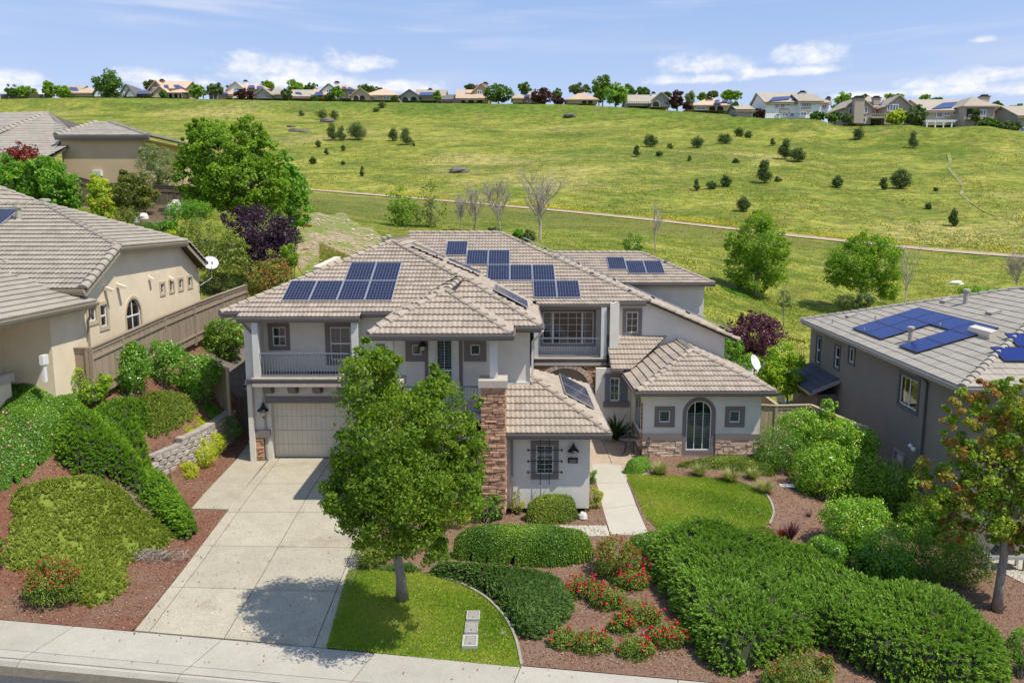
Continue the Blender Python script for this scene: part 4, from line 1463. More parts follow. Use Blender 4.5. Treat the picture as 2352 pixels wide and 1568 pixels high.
def driveway():
	zdrive = lambda x, y: tz(x, y)
	base = sheet('driveway', [at_z(*p)[:2] for p in ((309, 1450, -0.47), (752, 1489, -0.73), (817, 1262, -0.35), (830, 1052, 0), (580, 1054, 0), (530, 1172, -0.17))], 0.012, 1.0, MATS['joint'])
	def pt(u, v):
		g = gnd(u, v)
		return np.array((g.x, g.y))
	b = [pt(309, 1450), pt(342, 1453), pt(515, 1468), pt(721, 1487), pt(752, 1490)]
	gx0 = gnd(600, 1052)
	ytop = 31.75
	tx = [-10.15, -9.75, -7.55, -5.1, -4.55]
	top = [np.array((x, ytop)) for x in tx]
	vs = [1468, 1355, 1257, 1178, 1112]
	ys = [None] + [gnd(515 + (748 - 515) * (1468 - v) / 379, v).y for v in vs[1:]] + [ytop]
	for i in range(4):
		for j in range(len(ys) - 1):
			def at(line, yv):
				p, q = b[line], top[line]
				if yv is None:
					return p
				f = (yv - p[1]) / (q[1] - p[1])
				return p + (q - p) * f
			g = 0.012
			q0, q1 = at(i, ys[j]), at(i + 1, ys[j])
			q2, q3 = at(i + 1, ys[j + 1]), at(i, ys[j + 1])
			quad = [q0 + (g, g), q1 + (-g, g), q2 + (-g, -g), q3 + (g, -g)]
			slab('concrete_slab', quad, zdrive, 0.08, MATS['concrete'], base, 0.035)
	a = [pt(440, 1169), pt(529, 1171)]
	slab('concrete_slab', [(a[0][0], a[0][1]), (a[1][0] - 0.03, a[1][1]), (-10.2, 31.4), (-11.5, 31.4)], zdrive, 0.08, MATS['concrete'], base, 0.035)
	slab('concrete_slab', [(-11.5, 31.43), (-10.9, 31.43), (-10.9, 35.0), (-11.9, 35.0)], zdrive, 0.08, MATS['concrete'], base, 0.03)
driveway()
sheet('reflection_ground', [(-44, -60), (44, -60), (44, 3.5), (-44, 3.5)], -0.25, 8, MATS['mulch_brown'], zfun=lambda x, y: float(street_z(x)))  # unseen dark ground, added to darken what the windows reflect
def front_walk():
	base = sheet('front_walk', [tuple(gnd(*p)[:2]) for p in ((1394, 1207), (1484, 1215), (1424, 1067), (1358, 1066))] , 0.012, 0.8, MATS['joint'])
	def pt(u, v):
		g = gnd(u, v)
		return (g.x, g.y)
	L = [pt(1402, 1228), pt(1385, 1170), pt(1370, 1111), pt(1358, 1066)]
	Rr = [pt(1490, 1230), pt(1460, 1160), pt(1441, 1110), pt(1424, 1067)]
	for i in range(3):
		slab('concrete_slab', [L[i], Rr[i], Rr[i + 1], L[i + 1]][:1] + [Rr[i], (Rr[i + 1][0], Rr[i + 1][1] - 0.02), (L[i + 1][0], L[i + 1][1] - 0.02)], tz, 0.08, MATS['concrete_path'], base, 0.035)
	slab('concrete_slab', [pt(1240, 1232), pt(1401, 1232), pt(1393, 1208), pt(1235, 1208)], tz, 0.08, MATS['concrete_path'], base, 0.034)
	cb = sheet('courtyard', [(2.75, 27.5), (5.55, 27.9), (5.5, 36.6), (1.0, 36.6), (1.0, 33.5), (2.75, 33.0)], 0.006, 0.8, MATS['joint'])
	xs = [2.72, 4.1, 5.5]
	ys = [29.15, 31.0, 32.9, 34.8, 36.5]
	for i in range(2):
		for j in range(4):
			slab('paving_slab', [(xs[i] + .012, ys[j] + .012), (xs[i + 1] - .012, ys[j] + .012), (xs[i + 1] - .012, ys[j + 1] - .012), (xs[i] + .012, ys[j + 1] - .012)], tz, 0.06, MATS['patio_stone'], cb, 0.03)
front_walk()
mulch_front_left = [(-26, float(street_y(-26)) + 0.02), (-9.75, float(street_y(-9.75)) + 0.02), tuple(gnd(529, 1172)[:2]), tuple(gnd(440, 1170)[:2]), (-11.55, 31.4), (-11.9, 35.2), (-13.2, 35.6), (-15, 36), (-26, 34)]
MB_LEFT = sheet('mulch_bed', mulch_front_left, 0.02, 0.5, MATS['mulch'])
r0 = gnd(752, 1490)
mulch_right = [(r0.x + 0.05, r0.y + 0.02), (16, float(street_y(16)) + 0.02), (20, float(street_y(20)) + 0.02), (19.0, 22.0), (15.2, 26.0), (14.6, 38), (10.4, 38), (10.3, 32.4), (5.55, 32.4), (5.5, 28.9), tuple(gnd(1424, 1068)[:2]), tuple(gnd(1484, 1216)[:2]),
			tuple(gnd(1395, 1230)[:2]), tuple(gnd(1394, 1207)[:2]), tuple(gnd(1360, 1070)[:2]), (2.7, 26.3), (-4.4, 26.2), tuple(gnd(817, 1262)[:2])]
MB_RIGHT = sheet('mulch_bed', mulch_right, 0.02, 0.5, MATS['mulch_brown'])
lawn1 = smooth_poly(gp((751, 1489), (751, 1489), (752, 1489), (975, 1511), (1198, 1533), (1198, 1533), (1198, 1533), (1192, 1490), (1165, 1425), (1110, 1372), (1040, 1335), (960, 1313), (880, 1306), (803, 1310), (801, 1312), (800, 1315)), 1)
lawn2 = smooth_poly(gp((1438, 1091), (1438, 1091), (1560, 1096), (1660, 1100), (1720, 1115), (1760, 1140), (1776, 1175), (1770, 1205), (1720, 1235), (1600, 1250), (1496, 1222)), 1)
for k, lw in enumerate((lawn1, lawn2)):
	o = sheet('lawn', lw, 0.035, 0.5, MATS['lawn_ground'])
	grass_blades('grass_blades', lw, 60000, 0.055, MATS['grass_blade'], o, 3 + k, 0.011, 0.03)
gravel_yard = [(-14.6, 37.0), (-12.9, 35.6), (-10.9, 35.4), (-10.9, 47), (-14.6, 47)]
sheet('gravel_yard', gravel_yard, 0.02, 0.5, MATS['gravel'])
def chips(poly, n, seed, mat, parent, size=0.05):
	rng = np.random.default_rng(seed)
	P = np.array(poly)
	x0, y0 = P.min(0)
	x1, y1 = P.max(0)
	q = rng.uniform(0, 1, (n * 2, 2)) * (x1 - x0, y1 - y0) + (x0, y0)
	q = q[poly_sd(q[:, 0], q[:, 1], P) > 0.03][:n]
	n = len(q)
	p = np.stack([q[:, 0], q[:, 1], terrain(q[:, 0], q[:, 1]) + 0.035 + rng.uniform(0, 0.02, n)], 1)
	v, f, t = leaves(p, np.tile([0, 0, 1.0], (n, 1)), size, 0.32, 0.4, 0.0, None, rng)
	o = link_mesh('wood_chips', arr_mesh('wood_chips', v, f, t), mat, parent)
	o['kind'] = 'stuff'
chips(mulch_front_left, 26000, 5, MATS['chip'], MB_LEFT, 0.07)
chips(mulch_right, 42000, 6, MATS['chip'], MB_RIGHT, 0.065)
# ------------------------------------------------------------------ the main house
def stone_face(mb_core, W, u0, u1, z0, z1, mat, parent, name='stone', avg=(0.30, 0.095), proud=0.05, seed=1, holes=None, maxparts=999, ret=None):
	"""ledge stones laid in rough courses on a wall frame"""
	rng = np.random.default_rng(seed)
	z = z0
	out = []
	while z < z1 - 0.03:
		h = min(avg[1] * rng.uniform(0.65, 1.45), z1 - z)
		if z1 - z - h < 0.04:
			h = z1 - z
		u = u0 - rng.uniform(0, avg[0] * 0.5)
		while u < u1 - 0.02:
			w = avg[0] * rng.uniform(0.5, 1.6)
			a, b = max(u, u0), min(u + w, u1)
			if u1 - b < 0.06:
				b = u1
			u = u + w if b < u1 else u1
			if b - a < 0.03:
				continue
			if holes and holes((a + b) / 2, z + h / 2):
				continue
			out.append((a + 0.006, b - 0.006, z + 0.006, z + h - 0.006, proud * rng.uniform(0.45, 1.25)))
		z += h
	for k, (a, b, c, d, p) in enumerate(out):
		mb = MB()
		j = lambda s: rng.uniform(-s, s)
		base = [W.p(a, c, -0.01), W.p(b, c, -0.01), W.p(b, d, -0.01), W.p(a, d, -0.01)]
		mid = [W.p(a + j(.004), c + j(.004), p * 0.8), W.p(b + j(.004), c + j(.004), p * 0.8), W.p(b + j(.004), d + j(.004), p * 0.8), W.p(a + j(.004), d + j(.004), p * 0.8)]
		e = min(0.012, (d - c) * 0.2)
		fr = [W.p(a + e + j(.01), c + e, p * rng.uniform(.9, 1.3)), W.p(b - e + j(.01), c + e, p * rng.uniform(.9, 1.3)), W.p(b - e + j(.01), d - e, p * rng.uniform(.9, 1.3)), W.p(a + e + j(.01), d - e, p * rng.uniform(.9, 1.3))]
		n0 = 0
		mb.add([tuple(q) for q in base + mid + fr], [(0, 1, 5, 4), (1, 2, 6, 5), (2, 3, 7, 6), (3, 0, 4, 7), (4, 5, 9, 8), (5, 6, 10, 9), (6, 7, 11, 10), (7, 4, 8, 11), (8, 9, 10, 11)])
		if ret is not None:
			ret.append(mb)
		else:
			mb.build(name, mat, parent)
def railing(parent, W, u0, u1, z0, z1, gap=0.115, name='railing'):
	fb = MB()
	W.box(fb, u0, u1, z1 - 0.05, z1, -0.035, 0.035)
	W.box(fb, u0, u1, z0 + 0.06, z0 + 0.10, -0.025, 0.025)
	r = fb.build(name, MATS['railing_paint'], parent)
	n = max(1, int((u1 - u0) / gap))
	bm = MB()
	bm.box(-0.01, 0.01, -0.01, 0.01, z0 + 0.10, z1 - 0.05)
	me = bm.mesh('baluster')
	me.materials.append(MATS['railing_paint'])
	for i in range(1, n):
		q = W.p(u0 + (u1 - u0) * i / n, 0)
		inst('baluster', me, r, Matrix.Translation(q))
	return r
def lantern(parent, c, s=1.0, name='wall_lantern', n=Vector((0, -1, 0))):
	c = Vector(c)
	o = c + n * 0.19
	mb = MB()
	mb.tube([c + Vector((0, 0, .12)), c + n * 0.12 + Vector((0, 0, .30 * s)), o + Vector((0, 0, .22 * s))], 0.014, 6)
	mb.box(c.x - .045, c.x + .045, c.y - .02, c.y + .01, c.z - .02, c.z + .17)
	mb.lathe([(0.015, .30 * s), (0.06, .22 * s), (0.10, .16 * s), (0.175 * s, .07 * s), (0.175 * s, .05 * s), (0.09, .06 * s)], o, 14)
	mb.lathe([(0.025, -.17 * s), (0.055, -.145 * s), (0.012, -.21 * s)][:2] + [(0.03, -.12 * s)], o, 10)
	l = mb.build(name, MATS['black_metal'], parent, smooth=False)
	g = MB()
	g.lathe([(0.05, -.13 * s), (0.085 * s, -.05 * s), (0.09 * s, .0), (0.075 * s, .06 * s)], o, 12)
	g.build('lamp_glass', MATS['lamp_glass'], l, smooth=True)
	return l
def downspout(parent, pts, mat='gutter_paint'):
	mb = MB()
	for p, q in zip(pts[:-1], pts[1:]):
		mb.beam(p, q, 0.075, 0.06, up=(0, 1, 0.01) if abs(Vector(q).z - Vector(p).z) > 0.2 else (0, 0, 1))
	return mb.build('downspout', MATS[mat], parent)
def pipe_vent(parent, p, h=0.35, r=0.05, cap=True, mat='vent_paint'):
	mb = MB()
	mb.lathe([(r * 2.2, -0.05), (r * 1.1, 0.02), (r, 0.05), (r, h)] + ([(r * 1.6, h), (r * 1.6, h + 0.09), (r * 0.9, h + 0.12)] if cap else []), p, 10)
	return mb.build('roof_vent', MATS[mat], parent)
m_, t_, b_ = new_mat('lamp_glass')
b_.inputs['Base Color'].default_value = (0.62, 0.60, 0.52, 1)
b_.inputs['Roughness'].default_value = 0.12
b_.inputs['Alpha'].default_value = 0.75
def main_house():
	H = thing('house', 'large two-storey grey stucco house with tan tiled roof, solar panels and stone entry column', 'house', (-1.5, 34, 0))
	st = MATS['stucco']
	F = lambda y: WF((0, y, 0), (1, 0, 0))          # walls that face the street
	FL = lambda x: WF((x, 0, 0), (0, -1, 0))        # walls that face left  (u = -y)
	FR = lambda x: WF((x, 0, 0), (0, 1, 0))         # walls that face right (u = y)
	X = lambda u, y: at_y(u, 784, y).x
	Zv = lambda v, y: at_y(1176, v, y).z
	def hole(u0, u1, v0, v1, y):
		return (X(u0, y), X(u1, y), Zv(v1, y), Zv(v0, y))
	# ---- planes of the roof
	RF = Roof(H, MATS['tile'], MATS['deck'], TILE_S, 'main')
	zA = lambda y: 6.24 + 0.43 * (y - 31.35)
	zM = lambda y: 6.05 + 0.43 * (y - 37.2)
	A = RF.plane([(-11.7, 31.35, zA(31.35)), (-4.75, 31.35, zA(31.35)), (-2.42, 34.2, zA(34.2)), (-5.7, 37.5, 8.885)])
	RF.plane([(-10.95, 30.98, zA(30.98)), (-6.1, 30.98, zA(30.98)), (-6.1, 31.35, zA(31.35)), (-10.95, 31.35, zA(31.35))])
	AR = RF.plane([(-5.7, 37.5, 8.885), (0.45, 31.35, 6.24), (0.9, 31.35, 6.045), (0.9, 37.2, 6.045), (-5.7, 43.8, 8.885)])
	RF.plane([(-11.7, 31.35, 6.24), (-5.7, 37.5, 8.885), (-5.7, 46, 8.885), (-11.7, 48, 6.24)])
	M = RF.plane([(-0.65, 44.4, zM(44.4)), (-5.7, 44.4, zM(44.4)), (-5.7, 43.8, zM(43.8)), (0.9, 37.2, zM(37.2)), (6.55, 37.2, zM(37.2))])
	RF.plane([(1.15, 36.92, zM(36.92)), (4.75, 36.92, zM(36.92)), (4.75, 37.2, zM(37.2)), (1.15, 37.2, zM(37.2))])
	MR = RF.plane([(-0.65, 44.4, 9.146), (6.55, 37.2, 6.05), (10.85, 37.2, 4.2), (10.85, 46.5, 4.2), (-0.65, 46.5, 9.146)])
	RF.plane([(-0.65, 44.4, 9.146), (-5.7, 44.4, 9.146), (-7.5, 48.5, 7.4), (2.5, 48.5, 7.4)], tiles=False)
	zR = lambda y: 6.1 + 0.43 * (y - 47.35)
	Rr = RF.plane([(2.5, 47.35, zR(47.35)), (12.2, 47.35, zR(47.35)), (8.35, 51.2, zR(51.2)), (2.5, 51.2, zR(51.2))])
	RF.plane([(12.2, 47.35, 6.1), (12.2, 55, 6.1), (8.35, 51.2, 7.755)])
	s = 0.53
	cb = (-1.86, 30.3, 6.2 + s * 2.89)
	B1 = [(-4.75, 27.4, 6.2), (1.03, 27.4, 6.2), cb]
	RF.plane(B1)
	BR = RF.plane([(1.03, 27.4, 6.2), (1.03, 33.2, 6.2), cb])
	RF.plane([(-4.75, 33.2, 6.2), (-4.75, 27.4, 6.2), cb])
	RF.plane([(1.03, 33.2, 6.2), (-4.75, 33.2, 6.2), cb], tiles=False)
	cc = (-2.38, 27.92, 6.2 + s * 2.37)
	RF.plane([(-4.75, 25.55, 6.2), (-0.01, 25.55, 6.2), cc], single=True)
	RF.plane([(-0.01, 25.55, 6.2), (-0.01, 27.9, 6.2), (-0.01 - 0.02, 27.92, 6.21), cc], single=True)
	RF.plane([(-4.75, 27.92, 6.2), (-4.75, 25.55, 6.2), cc])
	zE = lambda y: 2.8 + 0.55 * (y - 25.7)
	RF.plane([(-0.26, 25.7, 2.8), (3.27, 25.7, 2.8), (0.65, 28.32, zE(28.32)), (-0.26, 28.32, zE(28.32))])
	ER = RF.plane([(3.27, 25.7, 2.8), (3.27, 33.5, 2.8), (0.65, 29.6, 4.24), (0.65, 28.32, 4.24)])
	zF = lambda y: 2.9 + 0.435 * (y - 31.7)
	ca = (8.03, 34.57, zF(34.57))
	RF.plane([(5.16, 31.7, 2.9), (10.9, 31.7, 2.9), ca])
	FLp = RF.plane([(5.16, 37.5, 2.9), (5.16, 31.7, 2.9), ca, (8.03, 37.5, ca[2])])
	RF.plane([(10.9, 31.7, 2.9), (10.9, 37.5, 2.9), (8.03, 37.5, ca[2]), ca])
	zG = lambda y: 3.13 + 0.545 * (y - 35.3)
	RF.plane([(4.55, 35.3, zG(35.3)), (5.45, 35.3, zG(35.3)), (7.45, 37.5, zG(37.5)), (4.55, 37.5, zG(37.5))])
	roof = RF.finish(300)
	rg = RF.ridge
	rg((-11.72, 31.33, 6.22), (-5.7, 37.5, 8.9))
	rg((-2.5, 34.25, 7.50), (-5.65, 37.45, 8.9))
	rg((-5.7, 37.5, 8.9), (-5.7, 43.7, 8.9))
	rg((-5.75, 44.4, 9.15), (-0.65, 44.4, 9.15))
	rg((6.53, 37.22, 6.06), (-0.62, 44.37, 9.15))
	rg((10.87, 37.15, 4.2), (6.6, 37.15, 6.03), r=0.15)
	rg((12.2, 47.35, 6.1), (8.35, 51.2, 7.77))
	rg((2.6, 51.2, 7.76), (8.3, 51.2, 7.76))
	rg((1.02, 27.41, 6.2), cb)
	rg((-4.75, 27.4, 6.2), cb)
	rg((-4.73, 25.57, 6.2), cc)
	rg((-0.02, 25.56, 6.2), cc)
	rg((-2.33, 27.95, 7.46), (-1.9, 30.2, 7.74), L=0.44)
	rg((1.03, 33.2, 6.2), cb)
	rg((3.25, 25.72, 2.8), (0.7, 28.3, 4.22))
	rg((5.18, 31.72, 2.9), ca)
	rg((10.88, 31.72, 2.9), ca)
	rg(ca, (8.03, 37.45, ca[2]))
	# ---- gutters and fascias
	fwd, rt, lf = (0, -1, 0), (1, 0, 0), (-1, 0, 0)
	for p, q, o in (((-11.75, 31.33, 6.23), (-10.95, 31.33, 6.23), fwd), ((-6.1, 31.33, 6.23), (-4.78, 31.33, 6.23), fwd),
					((-10.97, 30.96, 6.07), (-6.08, 30.96, 6.07), fwd), ((-4.84, 25.53, 6.19), (0.07, 25.53, 6.19), fwd),
					((0.1, 27.38, 6.19), (1.10, 27.38, 6.19), fwd), ((1.13, 36.9, 5.92), (4.77, 36.9, 5.92), fwd), ((4.77, 37.18, 6.03), (6.4, 37.18, 6.03), fwd),
					((2.5, 47.33, 6.08), (12.28, 47.33, 6.08), fwd), ((-0.22, 25.68, 2.79), (3.36, 25.68, 2.79), fwd),
					((5.06, 31.68, 2.89), (11.0, 31.68, 2.89), fwd), ((4.55, 35.28, 3.12), (5.1, 35.28, 3.12), fwd)):
		gb = MB()
		gutter(gb, p, q, o)
		fascia(gb, Vector(p) + Vector(o) * -0.01, Vector(q) + Vector(o) * -0.01, o)
		gb.build('gutter', MATS['gutter_paint'], H)
	for p, q, o in (((-4.77, 25.53, 6.19), (-4.77, 31.3, 6.19), lf), ((0.01, 25.53, 6.19), (0.01, 27.38, 6.19), rt), ((1.05, 27.38, 6.19), (1.05, 33.2, 6.19), rt),
					((3.29, 25.68, 2.79), (3.29, 33.5, 2.79), rt), ((5.14, 31.68, 2.89), (5.14, 35.5, 2.89), lf), ((10.92, 31.68, 2.89), (10.92, 37.5, 2.89), rt), ((-11.72, 31.33, 6.23), (-11.72, 48, 6.23), lf)):
		gb = MB()
		gutter(gb, p, q, o)
		fascia(gb, Vector(p) + Vector(o) * -0.01, Vector(q) + Vector(o) * -0.01, o)
		gb.build('gutter', MATS['gutter_paint'], H)
	sb = MB()
	for (x0, x1, y0, y1, z) in ((-11.65, -4.8, 31.36, 31.75, 6.10), (-10.9, -6.15, 31.0, 32.4, 5.93), (-4.7, -0.05, 25.56, 27.9, 6.06), (0.05, 1.0, 27.42, 28.0, 6.062), (1.2, 4.7, 36.95, 38.0, 5.78),
								(-0.2, 3.22, 25.72, 26.12, 2.66), (2.7, 3.22, 26.12, 33.2, 2.662), (5.2, 10.85, 31.72, 32.3, 2.76), (5.2, 5.55, 32.3, 35.3, 2.762), (-11.65, -10.85, 31.75, 48, 6.102), (10.5, 10.85, 32.3, 37.4, 2.764)):
		sb.box(x0, x1, y0, y1, z - 0.04, z)
	sb.build('soffit', MATS['stucco'], H)
	# ---- walls
	wb = MB()
	gdoor = (-9.98, -5.02, 0.0, 2.42)
	W1 = F(31.6)
	wall(wb, W1, -10.83, -4.3, 0.0, 3.35, [gdoor], 0.35)
	wall(wb, F(31.3), -10.83, -10.40, 3.35, 6.1)
	wall(wb, FR(-10.40), 31.3, 32.45, 3.35, 6.1)
	yb = 32.45
	h1 = hole(626, 657, 751, 795, yb)
	h2 = hole(758, 806, 751, 827, yb)
	wall(wb, F(yb), -10.40, -6.15, 3.6, 6.1, [h1, h2])
	ys = 31.8
	h3 = hole(872, 899, 798, 834, ys)
	wall(wb, F(ys), -6.15, -4.3, 3.35, 6.2, [h3])
	wall(wb, FR(-6.15), 31.8, 32.45, 3.6, 6.1)
	wall(wb, FL(-10.83), -48, -31.3, 0, 6.2)
	yp = 27.9
	hp = [hole(945, 968, 791, 816, yp), hole(1001, 1039, 778, 882, yp), hole(1080, 1103, 791, 816, yp)]
	wall(wb, F(yp), -4.3, 0.65, 0, 6.15, hp)
	wall(wb, FR(0.65), 27.9, 34, 0, 6.15)
	wall(wb, FL(-4.3), -33, -27.9, 0, 6.15)
	ye = 26.1
	he = hole(1232, 1274, 1022, 1089, ye)
	wall(wb, F(ye), -0.23, 2.69, 0, 2.75, [he])
	wall(wb, FR(2.69), 26.1, 35.3, 0, 2.75)
	yq = 36.7
	ybk = 38.0
	hb = hole(1246, 1363, 716, 790, ybk)
	wall(wb, F(ybk), 1.05, 4.75, 3.3, 6.0, [hb])
	wall(wb, FL(4.75), -38.0, -36.75, 3.3, 6.0)
	wall(wb, F(36.6), 4.62, 5.05, 3.05, 6.05)
	wall(wb, FR(5.05), 36.6, 37.5, 3.05, 6.05)
	yw = 37.5
	hw = hole(1437, 1465, 716, 764, yw)
	wall(wb, F(yw), 5.05, 6.6, 2.4, 5.98, [hw])
	wb.face([(6.6, yw, 2.4), (10.3, yw, 2.4), (10.3, yw, 4.30), (6.6, yw, 5.98)])
	wall(wb, FR(10.3), 37.5, 46.5, 0, 4.3)
	wall(wb, F(38.3), 0.66, 4.7, 0, 3.3)
	yc = 35.75
	hc = hole(1403, 1425, 868, 920, yc)
	wall(wb, F(yc), 3.9, 5.55, 0, 3.1, [hc])
	yf = 32.14
	hf1 = hole(1519, 1545, 943, 970, yf)
	hf2 = hole(1583, 1642, 920, 1034, yf)
	hf3 = hole(1683, 1708, 943, 970, yf)
	wall(wb, F(yf), 5.56, 10.48, 0, 2.85, [hf1, hf2, hf3])
	arch_spandrel(wb, F(yf), hf2[0], hf2[1], hf2[3])
	hfl = (-34.9, -33.0, 0.75, 2.35)
	wall(wb, FL(5.56), -35.75, -32.14, 0, 2.85, [hfl])
	wall(wb, FR(10.48), 32.14, 37.5, 0, 2.85)
	wall(wb, F(47.8), 2.5, 11.75, 0, 6.05)
	wall(wb, FR(11.75), 47.8, 56, 0, 6.05)
	wall(wb, F(56), -10.83, 11.75, 0, 6.0)
	Wl = wb.build('wall', st, H)
	# ---- windows
	window(H, F(yb), *h1, trim=0.17, mull=(2, 1), hbar=[(h1[2] + h1[3]) / 2], back='curtain', blind=False)
	window(H, F(yb), *h2, trim=0.20, mull=(2, 1), hbar=[(h2[2] + h2[3]) / 2])
	window(H, F(ys), *h3, trim=0.15, mull=(1, 1), hbar=[(h3[2] + h3[3]) / 2])
	window(H, F(yp), *hp[0], trim=0.22, mull=(1, 1))
	window(H, F(yp), *hp[1], trim=0.0, mull=(2, 1), hbar=[Zv(851, yp)], slat=0.10)
	window(H, F(yp), *hp[2], trim=0.22, mull=(1, 1))
	tb = MB()
	for (a, b, m) in ((984, 1000, 0), (1040, 1054, 0)):
		tb = MB()
		F(yp).box(tb, X(a, yp), X(b, yp), 3.4, Zv(778, yp), -0.02, 0.10)
		tb.build('window_post', MATS['white_paint'], H)
	tb = MB()
	for (a, b) in ((975, 984), (1054, 1062)):
		tb = MB()
		F(yp).box(tb, X(a, yp), X(b, yp), 3.4, Zv(778, yp), -0.02, 0.05)
		tb.build('window_trim', MATS['trim'], H)
	we = window(H, F(ye), *he, trim=0.17, mull=(4, 6), blind=False, mw=0.012, back='curtain')
	window(H, F(ybk), *hb, trim=0.10, mull=(6, 5), blind=False, back='room_dark')
	wbx = MB()
	for uu in (1270, 1337):
		wbx = MB()
		F(ybk).box(wbx, X(uu - 2, ybk), X(uu + 2, ybk), hb[2], hb[3], -0.10, -0.02)
		wbx.build('window_post', MATS['white_frame'], H)
	cur = MB()
	for cx in (1258, 1350):
		c = X(cx, ybk)
		for k in range(7):
			xx = c - 0.24 + 0.08 * k
			zt, zb, zm = hb[3], hb[2], (hb[2] + hb[3]) / 2 + 0.1
			sq = 0.35
			cur.face([(c + (xx - c), 38.15 + 0.03 * (k % 2), zt), (c + (xx - c) * sq, 38.15, zm), (c + (xx + .08 - c) * sq, 38.15, zm), (xx + 0.08, 38.15 + 0.03 * ((k + 1) % 2), zt)])
			cur.face([(c + (xx - c) * sq, 38.15, zm), (xx, 38.15, zb), (xx + 0.08, 38.15, zb), (c + (xx + .08 - c) * sq, 38.15, zm)])
	cur.build('curtain', MATS['curtain'], H)
	window(H, F(yw), *hw, trim=0.17, mull=(2, 3), blind=False, back='curtain')
	window(H, F(yc), *hc, trim=0.0, mull=(2, 3))
	sh = MB()
	for (a, b) in ((1391, 1403), (1425, 1444)):
		F(yc).box(sh, X(a, yc), X(b, yc), hc[2] - 0.02, hc[3] + 0.02, 0.0, 0.05)
		for k in range(14):
			z = hc[2] + (hc[3] - hc[2]) * (k + 0.5) / 14
			F(yc).box(sh, X(a, yc) + 0.04, X(b, yc) - 0.04, z - 0.012, z + 0.012, 0.05, 0.065)
	sh.build('shutter', MATS['railing_paint'], H)
	sb = MB()
	F(yc).box(sb, X(1388, yc), X(1448, yc), hc[2] - 0.28, hc[2] - 0.03, 0.0, 0.10)
	sb.build('window_trim', MATS['trim'], H)
	sb = MB()
	F(yc).box(sb, X(1388, yc), X(1448, yc), hc[3] + 0.04, hc[3] + 0.22, 0.0, 0.06)
	sb.build('window_trim', MATS['trim'], H)
	window(H, F(yf), *hf1, trim=0.19, mull=(1, 1), slat=0.10)
	window(H, F(yf), *hf2, trim=0.16, mull=(3, 1), arch=True, slat=0.10, mw=0.03, blind_to=1.0)
	window(H, F(yf), *hf3, trim=0.19, mull=(1, 1), slat=0.10)
	window(H, FL(5.56), *hfl, trim=0.0, mull=(2, 1))
	tb = MB()
	W = FL(5.56)
	W.box(tb, hfl[0] - 0.1, hfl[1] + 0.1, hfl[2] - 0.25, hfl[2] - 0.02, 0.0, 0.06)
	tb.build('window_trim', MATS['trim'], H)
	ib = MB()
	W = F(ye)
	a, b, c, d = he
	for k in (0.25, 0.75):
		u = a + (b - a) * k
		ib.tube([W.p(u, c - 0.30, 0.16), W.p(u, d + 0.30, 0.16)], 0.013, 6)
		for z in (c - 0.30, d + 0.30):
			ib.tube([W.p(u, z, 0.16), W.p(u, z, 0.0)], 0.011, 5)
	for k in (0.12, 0.5, 0.88):
		z = c + (d - c) * k
		ib.tube([W.p(a - 0.27, z, 0.16), W.p(b + 0.27, z, 0.16)], 0.013, 6)
		for u in (a - 0.27, b + 0.27):
			ib.tube([W.p(u, z, 0.16), W.p(u, z, 0.0)], 0.011, 5)
			ib.lathe([(0.03, -0.03), (0.03, 0.03)], W.p(u, z, 0.17), 8)
	ib.build('window_grille', MATS['black_metal'], H)
	# ---- garage door: sections with grooved boards
	x0, x1, z0, z1 = gdoor
	W = F(31.92)
	db = MB()
	W.box(db, x0, x1, z0 + 0.02, z1, -0.06, -0.02)
	gd = db.build('garage_door', MATS['garage_paint'], H)
	nb = 0
	secs = [(0.03, 0.60), (0.615, 1.19), (1.215, 1.80), (1.815, 2.40)]
	for si, (za, zb) in enumerate(secs):
		pan = MB()
		rail = 0.16 if si in (1, 3) else 0.0
		top = zb - (rail if si in (1,) else 0.0)
		if si == 1:
			W.box(pan, x0 + 0.01, x1 - 0.01, top, zb, -0.02, 0.012)
		if si == 3:
			W.box(pan, x0 + 0.01, x1 - 0.01, zb - 0.08, zb, -0.02, 0.012)
			top = zb - 0.08
		if si == 0:
			W.box(pan, x0 + 0.01, x1 - 0.01, za, za + 0.10, -0.02, 0.012)
			za = za + 0.10
		half = (x0 + x1) / 2
		W.box(pan, x0 + 0.01, x0 + 0.16, za, top, -0.02, 0.012)
		W.box(pan, x1 - 0.16, x1 - 0.01, za, top, -0.02, 0.012)
		W.box(pan, half - 0.10, half + 0.10, za, top, -0.02, 0.012)
		p = pan.build('door_section', MATS['garage_paint'], gd)
		for (a, b) in ((x0 + 0.16, half - 0.10), (half + 0.10, x1 - 0.16)):
			n = 11
			for k in range(n):
				bd = MB()
				u = a + (b - a) * k / n
				W.box(bd, u + 0.004, u + (b - a) / n - 0.004, za + 0.003, top - 0.003, -0.02, 0.0)
				bd.build('door_board', MATS['garage_paint'], gd)
	tb = MB()
	W1.box(tb, -10.28, -4.72, 2.45, 2.72, 0.0, 0.07)
	tb.build('garage_lintel', MATS['trim'], H)
	def balcony_edge(x0, x1, y, zt, name='balcony_floor'):
		b = MB()
		b.box(x0 - 0.08, x1 + 0.08, y - 0.06, y + 0.9, zt - 0.06, zt)
		o = b.build(name, MATS['cap_stone'], H)
		b = MB()
		b.box(x0 - 0.02, x1 + 0.02, y + 0.0, y + 0.9, zt - 0.24, zt - 0.063)
		b.build('balcony_band', MATS['trim'], o)
		b = MB()
		b.box(x0 - 0.06, x1 + 0.06, y - 0.04, y + 0.9, zt - 0.36, zt - 0.243)
		b.build('balcony_moulding', MATS['cap_stone'], o)
		return o
	balcony_edge(-10.42, -6.1, 30.98, 3.62)
	cbm = MB()
